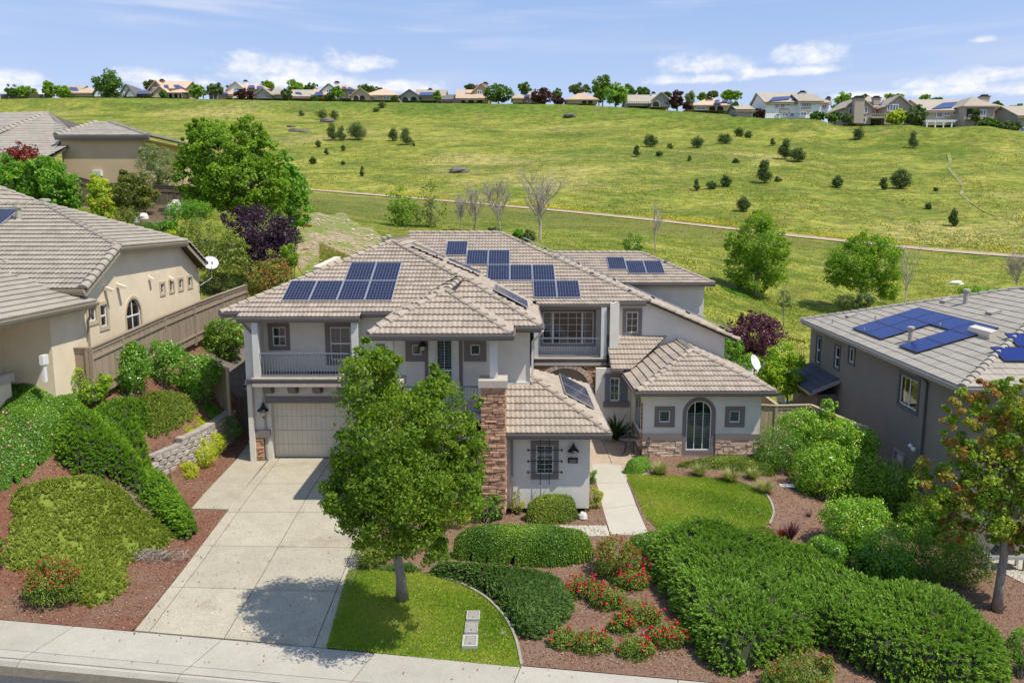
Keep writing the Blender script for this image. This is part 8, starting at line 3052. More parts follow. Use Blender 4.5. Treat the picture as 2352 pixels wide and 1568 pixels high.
def far_house(label, u, vb, back=7):
	y = crest_y(u, back)
	p = at_y(u, vb, y)
	return thing('ridge_house', label, 'house', (p.x, y, tz(p.x, y)), 'houses along the ridge'), y
H, y = far_house('low tan roofed house at the far left, left of the tall dark tree', 190, 222)
V = far_volume(H, 128, 176, 222, 213, 198, y + 6, 12, 'side', 'far_beige', 'far_tile_grey')
far_solar(H, V, [(163, 207), (181, 208), (176, 201), (160, 200)])
far_volume(H, 172, 214, 222, 214, 204, y, 11, 'hip', 'far_tan', 'far_tile')
H, y = far_house('white gabled house directly behind the tall dark tree on the ridge', 232, 222)
V = far_volume(H, 216, 246, 222, 214, 200, y, 9, 'gable', 'far_white', 'far_tile_dark')
far_window(H, 225, 208, 233, 215, y, 2)
H, y = far_house('white gabled house with dark roof right of the tall dark tree', 292, 222)
far_volume(H, 276, 308, 222, 217, 200, y, 9, 'gable', 'far_white', 'far_tile_dark')
far_volume(H, 290, 309, 222, 218, 208, y - 2.5, 5, 'gable', 'far_white', 'far_tile_dark')
H, y = far_house('low house with a wide blue solar roof left of the two-storey brown one', 326, 222)
V = far_volume(H, 312, 344, 222, 216, 208, y, 8, 'side', 'far_brown', 'far_tile_dark')
far_solar(H, V, [(314, 216), (342, 216), (340, 210), (317, 210)])
H, y = far_house('two-storey brown house with tan roof, chimney and low wing on the left ridge', 385, 224)
V = far_volume(H, 346, 425, 224, 203, 188, y + 5, 11, 'side', 'far_brown', 'far_tile')
far_volume(H, 344, 374, 224, 203, 191, y + 3.5, 7, 'gable', 'far_brown', 'far_tile')
far_window(H, 351, 201, 362, 210, y + 3.4, 2)
far_solar(H, V, [(376, 201), (388, 201), (386, 195), (377, 195)])
far_solar(H, V, [(404, 202), (424, 203), (410, 195), (398, 195)])
far_volume(H, 352, 384, 224, 213, 203, y, 6, 'gable', 'far_tan', 'far_tile')
far_volume(H, 385, 430, 225, 213, 205, y - 2, 7, 'hip', 'far_tan', 'far_tile')
for u in (392, 404, 416):
	far_arch(H, u - 4, u + 4, 216, 225, y - 2)
far_chimney(H, 372, 182, 196, y + 9, 1.3, 'far_brown')
pb = MB()
a, b_ = at_y(420, 213, y - 4), at_y(470, 225, y - 4)
pb.box(a.x, b_.x, y - 5, y - 1, a.z - .2, a.z)
for k in range(4):
	x = a.x + (b_.x - a.x) * k / 3
	pb.box(x - .12, x + .12, y - 5, y - 4.8, b_.z - .5, a.z - .2)
pb.build('pergola', MATS['far_brown'], H)
H, y = far_house('two-storey house with white gable window and solar roof, left of the grey garage gable', 572, 225)
V = far_volume(H, 530, 618, 225, 205, 191, y + 4, 12, 'hip', 'far_beige', 'far_tile')
far_volume(H, 522, 562, 225, 207, 194, y + 2, 8, 'gable', 'far_white', 'far_tile')
far_window(H, 537, 203, 548, 209, y + 1.9, 2)
far_solar(H, V, [(568, 202), (586, 202), (584, 196), (572, 196)])
far_solar(H, V, [(592, 204), (612, 205), (602, 198), (590, 197)])
V2 = far_volume(H, 508, 532, 225, 217, 209, y, 6, 'side', 'far_tan', 'far_tile')
far_solar(H, V2, [(510, 217), (524, 217), (522, 212), (512, 212)])
far_window(H, 590, 212, 600, 219, y + 3.9)
far_chimney(H, 564, 184, 196, y + 10, 1.2, 'far_white')
H, y = far_house('grey single-storey house with a dark garage gable on the ridge', 618, 226, 5)
far_volume(H, 618, 652, 226, 217, 205, y + 2, 12, 'hip', 'far_grey', 'far_tile_grey')
far_volume(H, 586, 622, 226, 217, 208, y, 8, 'gable', 'far_grey', 'far_tile_grey')
far_window(H, 591, 219, 603, 226, y - .1, 2, 'far_grey')
far_window(H, 606, 219, 618, 226, y - .1, 2, 'far_grey')
H, y = far_house('low grey house with blue solar roof between two bushy ridge trees', 694, 228)
V = far_volume(H, 664, 712, 228, 222, 208, y, 11, 'side', 'far_grey', 'far_tile_grey')
far_solar(H, V, [(680, 215), (694, 217), (690, 212), (678, 211)])
H, y = far_house('two-storey ridge house with white gable, tall pale chimney and solar roof, left of centre', 770, 228)
V = far_volume(H, 752, 818, 226, 206, 195, y + 4, 12, 'hip', 'far_beige', 'far_tile')
far_volume(H, 738, 774, 226, 209, 198, y + 2, 7, 'gable', 'far_white', 'far_tile_dark')
far_window(H, 749, 206, 760, 215, y + 1.9, 2)
V2 = far_volume(H, 718, 746, 226, 218, 206, y, 9, 'side', 'far_tan', 'far_tile')
far_solar(H, V2, [(720, 219), (742, 219), (742, 212), (726, 211)])
far_solar(H, V, [(786, 204), (798, 205), (794, 199), (785, 199)])
far_solar(H, V, [(802, 206), (818, 208), (806, 201), (798, 200)])
far_window(H, 800, 210, 812, 219, y + 3.9)
far_chimney(H, 774, 187, 203, y + 6, 1.4, 'far_white')
H, y = far_house('wide tan hip roofed house with arched porch gable, left of the centre of the ridge', 862, 230)
V = far_volume(H, 836, 916, 230, 219, 205, y + 3, 13, 'hip', 'far_tan', 'far_tile')
far_volume(H, 806, 850, 230, 220, 208, y, 8, 'gable', 'far_tan', 'far_tile')
for u in (818, 832):
	far_arch(H, u - 6, u + 6, 221, 230, y)
far_window(H, 855, 222, 868, 229, y + 2.9, 2)
far_window(H, 880, 222, 895, 229, y + 2.9, 2)
far_chimney(H, 874, 202, 211, y + 9, 1.6, 'far_tan')
H, y = far_house('pale grey gable house with two arches and solar roof at the ridge centre', 975, 232)
V = far_volume(H, 955, 1020, 231, 221, 208, y + 3, 12, 'side', 'far_grey', 'far_tile_grey')
far_solar(H, V, [(962, 219), (998, 219), (996, 212), (966, 212)])
far_volume(H, 920, 962, 231, 221, 212, y, 8, 'gable', 'far_grey', 'far_tile_dark')
for u in (931, 950):
	far_arch(H, u - 7, u + 7, 224, 232, y)
far_chimney(H, 988, 203, 211, y + 9, 1.2, 'far_grey')
far_volume(H, 1012, 1046, 236, 229, 219, y, 8, 'side', 'far_grey', 'far_tile_dark')
H, y = far_house('two-storey tan house with dormer window and pale chimney right of the ridge centre', 1085, 234)
V = far_volume(H, 1050, 1122, 235, 226, 208, y, 12, 'side', 'far_tan', 'far_tile')
far_volume(H, 1088, 1122, 235, 209, 199, y + 2.5, 9, 'gable', 'far_tan', 'far_tile')
far_window(H, 1096, 208, 1107, 217, y + 2.4, 2)
far_volume(H, 1074, 1090, 226, 214, 208, y + 3, 5, 'side', 'far_brown', 'far_tile')
for u in (1062, 1082, 1102):
	far_arch(H, u - 6, u + 6, 228, 236, y)
far_chimney(H, 1115, 189, 204, y + 8, 1.5, 'far_tan')
H, y = far_house('low tan house with dark solar panels behind a rusty brown ridge tree', 1215, 236)
V = far_volume(H, 1196, 1252, 236, 226, 213, y, 12, 'hip', 'far_tan', 'far_tile')
far_volume(H, 1178, 1200, 236, 226, 218, y - 1, 8, 'hip', 'far_tan', 'far_tile')
far_solar(H, V, [(1204, 223), (1218, 223), (1216, 217), (1206, 217)])
far_solar(H, V, [(1221, 223), (1236, 223), (1232, 216), (1222, 216)])
far_window(H, 1210, 230, 1226, 236, y - .1, 2)
far_window(H, 1236, 229, 1252, 236, y - .1, 2)
H, y = far_house('low tan house with white chimney left of the tallest ridge trees', 1335, 238)
V = far_volume(H, 1304, 1372, 238, 229, 214, y, 12, 'hip', 'far_tan', 'far_tile')
for u in (1342, 1356):
	far_arch(H, u - 5, u + 5, 230, 238, y)
far_chimney(H, 1331, 211, 225, y + 4, 1.5, 'far_white')
wb = MB()
H, y = far_house('grey gable house with two dark windows and a slatted patio cover on the ridge', 1500, 245, 5)
V = far_volume(H, 1446, 1512, 244, 234, 220, y + 3, 12, 'side', 'far_beige', 'far_tile_grey')
far_volume(H, 1496, 1540, 246, 232, 220, y, 10, 'gable', 'far_grey', 'far_tile_grey')
far_arch(H, 1500, 1514, 235, 245, y)
far_window(H, 1520, 234, 1535, 243, y - .1, 2, 'far_grey')
far_chimney(H, 1501, 211, 222, y + 8, 1.0, 'far_white')
pb = MB()
a, b_ = at_y(1440, 236, y - 1), at_y(1494, 243, y - 1)
for k in range(11):
	x = a.x + (b_.x - a.x) * k / 10
	pb.box(x - .1, x + .1, y - 3, y + 1, a.z - .1, a.z + .08)
pb.box(a.x, b_.x, y - 2.6, y - 2.4, a.z - .3, a.z - .1)
pb.build('patio_cover', MATS['far_white'], H)
H, y = far_house('low tan hip roofed house with chimney and five solar panels, left of the white house', 1640, 252, 5)
V = far_volume(H, 1594, 1688, 254, 242, 225, y + 1, 14, 'hip', 'far_tan', 'far_tile')
for (a, b_, c, d) in ((1642, 232, 1654, 229), (1658, 234, 1674, 230), (1640, 238, 1658, 234), (1672, 236, 1684, 233), (1678, 239, 1690, 236)):
	far_solar(H, V, [(a, b_), (c, b_), (c - 2, d), (a + 1, d)])
far_chimney(H, 1629, 224, 240, y + 4, 1.5, 'far_tan')
far_window(H, 1598, 246, 1622, 253, y + .9, 2)
for u in (1636, 1654):
	far_arch(H, u - 7, u + 7, 245, 254, y + 1)
far_volume(H, 1694, 1728, 268, 252, 243, y - 9, 9, 'side', 'far_grey', 'far_tile_grey')
H, y = far_house('large white two-storey house with solar roof and iron fence on the ridge', 1820, 268, 6)
V = far_volume(H, 1759, 1876, 272, 235, 215, y + 1, 13, 'side', 'far_white', 'far_tile_grey')
far_solar(H, V, [(1765, 233), (1812, 228), (1818, 221), (1776, 223)])
far_solar(H, V, [(1818, 230), (1842, 229), (1846, 223), (1824, 223)])
far_chimney(H, 1843, 209, 222, y + 6, 1.5, 'far_white')
far_volume(H, 1838, 1886, 272, 233, 219, y - 1.0, 10, 'side', 'far_white', 'far_tile_grey')
for (a, b_, c, d, m) in ((1780, 238, 1789, 249, 2), (1792, 238, 1803, 248, 2), (1807, 237, 1814, 244, 1), (1782, 261, 1791, 268, 1), (1796, 260, 1810, 268, 2), (1814, 260, 1824, 268, 1)):
	far_window(H, a, b_, c, d, y + .9, m)
for (a, b_, c, d, m) in ((1841, 235, 1863, 246, 4), (1839, 257, 1852, 267, 2)):
	far_window(H, a, b_, c, d, y - 1.1, m)
db = MB()
a, b_ = at_y(1791, 250, y + .85), at_y(1813, 259, y + .85)
db.box(a.x, b_.x, y + .8, y + .98, b_.z, a.z)
db.build('wall_panel', MATS['far_grey'], H)
db = MB()
a, b_ = at_y(1841, 247, y - 1.2), at_y(1862, 256, y - 1.2)
db.box(a.x, b_.x, y - 1.2, y - 1.02, b_.z, a.z)
db.build('balcony_wall', MATS['far_beige'], H)
far_volume(H, 1884, 1904, 262, 237, 228, y + 7, 9, 'side', 'far_white', 'far_tile_grey')
far_window(H, 1888, 240, 1898, 251, y + 6.9, 2)
far_chimney(H, 1903, 222, 236, y + 10, 1.0, 'far_brown')
a, b_ = at_y(1760, 264, y - 3.5), at_y(1866, 264, y - 3.5)
iron_fence('iron_fence', 'iron fence in front of the white ridge house', [(a.x, y - 3.5, tz(a.x, y - 3.5)), (b_.x, y - 3.5, tz(b_.x, y - 3.5))], 1.6, 0.5, 'metal_dark')
H, y = far_house('beige two-storey ridge house with two chimneys and a big upper window', 2020, 280, 6)
V = far_volume(H, 1955, 2100, 284, 246, 222, y + 5, 13, 'hip', 'far_beige', 'far_tile_grey')
far_volume(H, 1943, 2002, 286, 246, 231, y + 1, 10, 'gable', 'far_beige', 'far_tile_grey')
far_volume(H, 2034, 2092, 286, 244, 228, y + 1, 10, 'gable', 'far_beige', 'far_tile_grey')
far_solar(H, V, [(1990, 240), (2006, 242), (2000, 234), (1984, 233)])
far_solar(H, V, [(2020, 240), (2040, 239), (2050, 231), (2030, 231)])
far_solar(H, V, [(2076, 238), (2100, 241), (2092, 234), (2070, 232)])
for (a, b_, c, d, m) in ((1950, 248, 1961, 263, 2), (1979, 246, 1992, 261, 2), (1977, 270, 1988, 282, 1)):
	far_window(H, a, b_, c, d, y + .9, m)
far_window(H, 2038, 240, 2063, 256, y + .9, 4)
far_window(H, 2011, 248, 2032, 262, y + 4.9, 2)
far_chimney(H, 1972, 221, 284, y - .2, 2.2, 'far_beige')
far_chimney(H, 2013, 221, 242, y + 6, 1.6, 'far_beige')
db = MB()
a, b_ = at_y(2000, 265, y), at_y(2034, 272, y)
db.box(a.x, b_.x, y - .5, y + 4.9, b_.z, b_.z + .35)
for k in range(9):
	x = a.x + (b_.x - a.x) * k / 8
	db.box(x - .04, x + .04, y - .45, y - .38, b_.z + .35, a.z + .3)
db.box(a.x, b_.x, y - .46, y - .36, a.z + .25, a.z + .33)
db.build('balcony', MATS['far_beige'], H)
H, y = far_house('brownish two-storey ridge house with bright blue panels and white patio cover', 2200, 285, 6)
V = far_volume(H, 2128, 2230, 288, 254, 231, y + 2, 14, 'side', 'far_beige', 'far_tile_grey')
far_solar(H, V, [(2140, 250), (2186, 247), (2200, 234), (2166, 236)])
far_solar(H, V, [(2196, 247), (2226, 245), (2236, 233), (2212, 233)])
far_volume(H, 2216, 2286, 292, 244, 226, y - 1.0, 11, 'hip', 'far_beige', 'far_tile_grey')
for (a, b_, c, d, m) in ((2151, 257, 2165, 270, 1), (2168, 257, 2182, 267, 2), (2187, 255, 2197, 264, 1)):
	far_window(H, a, b_, c, d, y + 1.9, m)
db = MB()
a, b_ = at_y(2222, 250, y - 1.1), at_y(2246, 270, y - 1.1)
db.box(a.x, b_.x, y - 1.08, y - .9, b_.z, a.z)
db.build('loggia', MATS['room_dark'], H)
db = MB()
a, b_ = at_y(2220, 264, y - 1.4), at_y(2270, 272, y - 1.4)
db.box(a.x, b_.x, y - 2.2, y - 1.02, b_.z - .3, b_.z)
db.box(a.x, b_.x, y - 2.2, y - 2.1, a.z - .1, a.z)
for k in range(12):
	x = a.x + (b_.x - a.x) * k / 11
	db.box(x - .03, x + .03, y - 2.18, y - 2.12, b_.z, a.z)
db.build('balcony', MATS['far_beige'], H)
far_window(H, 2252, 252, 2264, 268, y - 1.1, 2)
far_window(H, 2250, 278, 2266, 289, y - 1.1, 2)
far_chimney(H, 2261, 218, 234, y + 5, 1.8, 'far_tan')
far_volume(H, 2284, 2306, 284, 248, 241, y + 6, 9, 'side', 'far_beige', 'far_tile_grey')
pb = MB()
a, b_ = at_y(2120, 279, y - 1.5), at_y(2188, 277, y - 1.5)
for k in range(14):
	x = a.x + (b_.x - a.x) * k / 13
	pb.box(x - .09, x + .09, y - 3.0, y + 1.8, a.z - .05, a.z + .15)
pb.box(a.x, b_.x, y - 2.7, y - 2.5, a.z - .3, a.z - .05)
for k in range(4):
	x = a.x + (b_.x - a.x) * (k + .2) / 3.6
	pb.box(x - .12, x + .12, y - 2.7, y - 2.5, a.z - 2.6, a.z - .3)
pb.build('patio_cover', MATS['far_white'], H)
H, y = far_house('grey house cut by the right photo edge on the ridge', 2370, 298, 4)
far_volume(H, 2340, 2420, 306, 266, 246, y, 12, 'side', 'far_grey', 'far_tile_grey')
far_window(H, 2342, 293, 2354, 303, y - .1)
# ------------------------------------------------------------------ ridge trees
RT = [(28, 208, 16, 14, 'crest_leaf', 'dark bushy tree at the far left end of the ridge'), (58, 212, 30, 13, 'crest_bright', 'wide low green tree second from the left end of the ridge'), (112, 204, 14, 19, 'crest_bright', 'upright bright tree left of the low tan roofs'),
	(144, 208, 20, 14, 'crest_bright', 'round bright tree overlapping the low tan roofs at the left'), (251, 192, 32, 31, 'crest_leaf', 'tall dark twin crowned tree standing out on the left skyline'), (348, 194, 19, 12, 'hill_leaf', 'pale thin tree behind the brown two-storey house'),
	(423, 198, 13, 9, 'crest_leaf', 'tree right of the brown house solar roof'), (453, 209, 18, 14, 'crest_bright', 'round tree in front of the brown house pergola'), (496, 206, 20, 15, 'hill_leaf', 'grey dark tree left of the white gable window'),
	(376, 216, 8, 8, 'crest_leaf', 'bush at the brown house porch'), (530, 199, 10, 6, 'crest_leaf', 'small tree top left of the white gable window'), (562, 216, 24, 11, 'crest_red', 'brownish bushes below the white gable window'),
	(614, 198, 16, 12, 'crest_bright', 'bright tree behind the grey garage gable'), (678, 200, 20, 16, 'crest_bright', 'tall bright tree above the low solar house'), (716, 204, 18, 12, 'crest_leaf', 'group of dark tree tops right of the bright tall one'),
	(660, 217, 15, 12, 'hill_leaf', 'grey green tree before the low solar house'), (722, 226, 10, 6, 'crest_leaf', 'bush at the low solar house end'), (775, 211, 16, 12, 'crest_bright', 'round tree before the house with the tall pale chimney'), (756, 222, 12, 7, 'hill_leaf', 'bush left of that round tree'),
	(845, 204, 26, 9, 'crest_leaf', 'trees behind the wide tan hip roof'), (1005, 219, 9, 11, 'crest_bright', 'yellow green tree beside the ridge centre solar roof'), (906, 226, 8, 6, 'crest_leaf', 'bush at the right end of the wide tan house'), (1084, 201, 18, 8, 'hill_leaf', 'tree tops behind the dormer house'),
	(1145, 214, 34, 19, 'crest_leaf', 'large dark spreading tree right of the dormer house'), (1205, 202, 16, 13, 'crest_leaf', 'wispy tree behind the rusty brown tree'), (1246, 219, 26, 18, 'crest_red', 'rusty brown tree over the solar roof on the ridge'), (1280, 215, 10, 12, 'crest_leaf', 'narrow dark tree right of the rusty brown one'),
	(1284, 230, 13, 9, 'crest_red', 'dark red bush under the narrow tree'), (1332, 204, 27, 12, 'hill_leaf', 'tree behind the house with the white chimney'), (1385, 195, 26, 22, 'crest_leaf', 'tallest dark ridge tree, left in the big group'), (1376, 214, 14, 20, 'crest_bright', 'yellow green tree in the big ridge group'),
	(1415, 216, 26, 24, 'crest_bright', 'broad green tree at the front of the big ridge group'), (1445, 212, 14, 18, 'crest_leaf', 'right hand tree of the big ridge group'), (1477, 210, 17, 11, 'crest_leaf', 'tree behind the slatted patio cover'), (1534, 217, 10, 6, 'hill_leaf', 'small tree behind the grey gable'),
	(1556, 228, 16, 20, 'crest_red', 'dark red tree right of the grey gable'), (1578, 242, 12, 8, 'crest_red', 'dark red bush beside the dark red tree'), (1586, 224, 11, 14, 'grey_leaf', 'pale see-through tree on the ridge'), (1616, 222, 14, 9, 'crest_bright', 'green tree left of the five panel roof'), (1638, 216, 11, 8, 'hill_leaf', 'pointed dark tree behind the five panel roof'),
	(1680, 218, 24, 12, 'crest_bright', 'green trees behind the right end of the five panel roof'), (1688, 243, 9, 8, 'crest_leaf', 'round bush on the five panel house'), (1738, 244, 20, 18, 'crest_leaf', 'dark tree left of the white house'), (1745, 258, 12, 9, 'crest_red', 'red bush left of the white house'),
	(1939, 240, 24, 28, 'crest_bright', 'tall bright tree between the white and beige houses'), (1878, 266, 18, 9, 'crest_leaf', 'dark hedge bushes right of the white house, left part'), (1918, 268, 20, 11, 'crest_leaf', 'dark hedge bushes right of the white house, middle part'), (1945, 272, 14, 9, 'hill_leaf', 'bush at the left corner of the beige house'), (1986, 223, 9, 6, 'crest_leaf', 'tree behind the left chimney of the beige house'),
	(2055, 222, 24, 6, 'crest_bright', 'bright tree top behind the beige house roof'), (2060, 268, 24, 16, 'yellow_leaf', 'yellow green bush before the beige house'), (2105, 264, 22, 24, 'hill_leaf', 'dark spreading tree right of the yellow green bush'), (2125, 240, 15, 22, 'crest_bright', 'upright trees left of the bright blue panels'), (2150, 232, 22, 9, 'crest_leaf', 'trees behind the bright blue panels'),
	(2242, 262, 9, 15, 'hill_leaf', 'thin tree before the loggia house'), (2272, 284, 24, 12, 'crest_leaf', 'bushes right of the loggia house terrace'), (2305, 262, 22, 20, 'crest_bright', 'bright tree right of the loggia house'), (2335, 256, 22, 20, 'crest_leaf', 'dark tree near the right photo edge on the ridge'), (2320, 288, 24, 12, 'hill_leaf', 'bushes at the right end of the ridge'), (2290, 240, 12, 6, 'crest_leaf', 'tree top behind the loggia house')]
for k, (u, v, ru, rv, m, lab) in enumerate(RT):
	vc = float(np.interp(u, *UCRV))
	behind = v + rv < vc - 9
	y = crest_y(u, 24 if behind else 4)
	if 'before' in lab or 'in front' in lab or 'bush' in lab:
		y = crest_y(u, 2.5)
	q = at_y(u, v, y)
	gx_, gz_ = q.x, tz(q.x, y)
	base = (gx_, y, min(gz_, q.z - rv * y / FPX))
	ls = lobes_at(y, (u - ru * .35, v + rv * .1, ru * .62, rv * .8), (u + ru * .38, v + rv * .15, ru * .6, rv * .75), (u, v - rv * .25, ru * .6, rv * .72), (u, v + rv * .4, ru * .8, rv * .6))
	n = int(700 + 2.3 * ru * rv)
	tree('ridge_tree', lab, 'tree', base, (gx_, y, q.z), 0.22, ls, n, 0.62, M_[m], M_['bark'], 'trees along the ridge', per=22, cl=0.34, limbs=6, seed=200 + k, aspect=0.7)
for (u0, u1, vb, lab) in ((0, 120, 219, 'dark garden fence at the left end of the ridge'), (480, 520, 222, 'brown garden fence left of the white gable window house'), (1040, 1060, 236, 'garden fence left of the dormer house'), (1728, 1756, 268, 'dark sloping garden wall left of the white house')):
	y = crest_y((u0 + u1) / 2, 3)
	a, b_ = at_y(u0, vb, y), at_y(u1, vb, y)
	t = thing('garden_fence', lab, 'fence', (a.x, y, tz(a.x, y)))
	n = max(4, int((b_.x - a.x) / 2.4))
	for k in range(n):
		x0, x1 = a.x + (b_.x - a.x) * k / n, a.x + (b_.x - a.x) * (k + 1) / n
		mb = MB()
		z0, z1 = tz(x0, y), tz(x1, y)
		mb.prism([(x0 + .05, y, z0), (x1 - .05, y, z1), (x1 - .05, y, z1 + 1.7), (x0 + .05, y, z0 + 1.7)], (0, .08, 0))
		mb.build('panel', M_['fence_dark'], t)
# ------------------------------------------------------------------ oaks and shrubs scattered over the slope
HS = [(1601, 326, 30, 28, 'round dark shrub on the slope, leftmost of three below the five panel house'), (1664, 318, 34, 24, 'wide low dark shrub below the five panel house'), (1698, 303, 26, 22, 'forked shrub highest on the slope below the five panel house'), (1719, 309, 18, 16, 'small shrub just right of the forked one'),
	(1775, 326, 12, 18, 'small upright shrub below the white house'), (1804, 343, 30, 46, 'tall dark oak sapling left of a rounder one below the white house'), (1834, 354, 32, 36, 'round dark oak right of the tall sapling below the white house'), (1756, 394, 30, 54, 'tallest oak sapling in the middle of the right slope'), (1787, 411, 16, 12, 'small low shrub right of the tallest sapling'),
	(1668, 415, 24, 28, 'neat small oak left of the tallest sapling'), (1635, 425, 24, 18, 'low round shrub left of the neat small oak'), (1600, 425, 14, 26, 'sparse thin shrub left of the low round one'), (1708, 469, 28, 34, 'dark oak shrub just above the path and the taller right tree'), (1690, 369, 16, 12, 'tiny shrub left above the tallest sapling'),
	(1584, 364, 10, 12, 'tiny sparse shrub on the slope left of the right group'), (1972, 306, 24, 30, 'conical shrub below the beige two-storey house'), (2098, 321, 20, 40, 'narrow tall conical shrub below the blue panel house'), (1923, 417, 24, 28, 'loose shrub in the middle of the far right slope'), (2030, 422, 18, 28, 'small shrub left of the widest oak on the right'),
	(2069, 411, 44, 44, 'widest spreading oak on the right slope'), (2149, 434, 10, 10, 'tiny shrub right of the widest oak'), (2133, 473, 14, 16, 'small shrub below the widest oak'), (2191, 500, 20, 38, 'crooked thin dark shrub near the path at the far right'), (820, 301, 40, 42, 'widest dark oak on the left slope, beside two lesser ones'),
	(903, 309, 24, 30, 'oak shrub left of the pair at left centre of the slope'), (932, 314, 26, 38, 'taller oak shrub right in the pair at left centre'), (949, 330, 8, 12, 'tiny shrub below the pair at left centre'), (783, 306, 22, 34, 'oak shrub left of the widest one on the left slope'), (762, 303, 24, 40, 'grey green oak shrub, second left of the widest one'),
	(878, 240, 18, 16, 'shrub right below the wide tan ridge house'), (863, 252, 16, 10, 'low shrub just left below that one'), (832, 394, 12, 22, 'lone small upright shrub low on the left slope'), (788, 340, 12, 16, 'small shrub below the widest left oak'), (788, 374, 10, 10, 'tiny shrub well below the widest left oak'),
	(1493, 323, 32, 30, 'pointed bushy shrub in the centre right of the slope'), (1463, 347, 16, 26, 'thin shrub left below the pointed bushy one'), (1514, 352, 16, 14, 'small shrub below the pointed bushy one'), (1539, 335, 14, 14, 'small shrub right of the pointed bushy one'), (692, 260, 14, 14, 'small shrub left of the dark brush pile'),
	(731, 330, 14, 18, 'small shrub right above the big bright tree'), (750, 348, 10, 16, 'tiny upright shrub right of the big bright tree'), (719, 369, 18, 16, 'low dark shrub beside the big bright tree'), (740, 262, 24, 26, 'left bush of the dark brush pile high on the left slope'), (768, 264, 22, 24, 'right bush of the dark brush pile high on the left slope')]
for k, (u, v, w, h, lab) in enumerate(HS):
	g = gnd(u, v + h * 0.5)
	y = g.y
	kk = y / FPX
	if h > w * 1.35:
		ls = lobes_at(y, (u, v - h * .26, w * .30, h * .24), (u - w * .14, v + h * .08, w * .38, h * .24), (u + w * .14, v + h * .22, w * .40, h * .20))
	else:
		ls = lobes_at(y, (u - w * .2, v + h * .02, w * .32, h * .34), (u + w * .2, v + h * .06, w * .32, h * .32), (u, v - h * .18, w * .32, h * .30), (u, v + h * .2, w * .42, h * .24))
	n = int(420 + 2.2 * w * h)
	bush('slope_shrub', lab, 'shrub', (g.x, g.y, g.z), ls, n, 0.24 if w > 14 else 0.2, M_['hill_leaf'], 'oaks and shrubs scattered over the slope', seed=300 + k, per=16, cl=0.46, aspect=0.45, shell=0.2, jit=1.2)
for k, (u, v, s, lab) in enumerate(((755, 280, 1.5, 'dark rock heap under the brush pile'), (678, 302, 1.1, 'long dark rock outcrop right of the big bright tree top'), (700, 304, 1.0, 'right end of the long dark outcrop'), (1054, 395, 1.3, 'lone dark boulder low in the middle of the slope'), (1310, 268, 1.2, 'pale flat rock patch below the low tan houses'), (668, 292, .8, 'small dark rock above the long outcrop'), (2196, 652, .5, 'pale boulder on the grass above the grey roof'))):
	g = gnd(u, v)
	mb = MB()
	rng = np.random.default_rng(400 + k)
	for j in range(1):
		rock_mb(mb, (g.x, g.y, g.z + s * .15), (s * 1.5, s, s * .55), rng, 9)
	solo('boulder', mb, M_['rock'] if k != 6 else M_['rock_white'], lab, 'rock', tuple(g), 'rocks on the slope')
def dirt_track():
	P = [gnd(*q) for q in ((2178, 352), (2183, 372), (2180, 388), (2198, 408), (2212, 430), (2208, 446), (2232, 468), (2262, 486), (2290, 498))]
	mb = MB()
	rng = np.random.default_rng(50)
	L, R_ = [], []
	for i, p in enumerate(P):
		w = rng.uniform(.12, .42)
		for arr, s in ((L, -w), (R_, w)):
			arr.append((p.x + s, p.y, tz(p.x + s, p.y) + .07))
	for i in range(len(P) - 1):
		mb.face([R_[i], R_[i + 1], L[i + 1], L[i]])
	o = mb.build('dirt_track', M_['bare_ground'])
	o['kind'] = 'structure'
dirt_track()
bare = smooth_poly(ground_poly([(690, 505), (722, 486), (760, 497), (788, 488), (820, 520), (862, 528), (885, 560), (880, 590), (850, 640), (740, 660), (690, 640), (678, 560)]), 1)
so = sheet('bare_slope', bare, 0.05, 0.8, M_['bare_ground'])
rng = np.random.default_rng(44)
P_ = np.array(bare)
q = rng.uniform(0, 1, (400, 2)) * (P_.max(0) - P_.min(0)) + P_.min(0)
q = q[poly_sd(q[:, 0], q[:, 1], P_) > 0.3][:170]
sb = MB()
for (x, yv) in q:
	s = rng.uniform(0.03, 0.10) * (1 + (rng.uniform() < .12))
	sb.tint = float(rng.uniform(.05, 1))
	rock_mb(sb, (x, yv, tz(x, yv) + .1), (s * 1.5, s, s * .7), rng, 5)
o = sb.build('scree', M_['stone_pale'], so)
o['kind'] = 'stuff'
grass_blades('grass_blades', ground_poly([(735, 560), (800, 590), (790, 640), (735, 640)]), 5000, 0.14, M_['wild_grass'], so, 45, 0.03, 0.02)
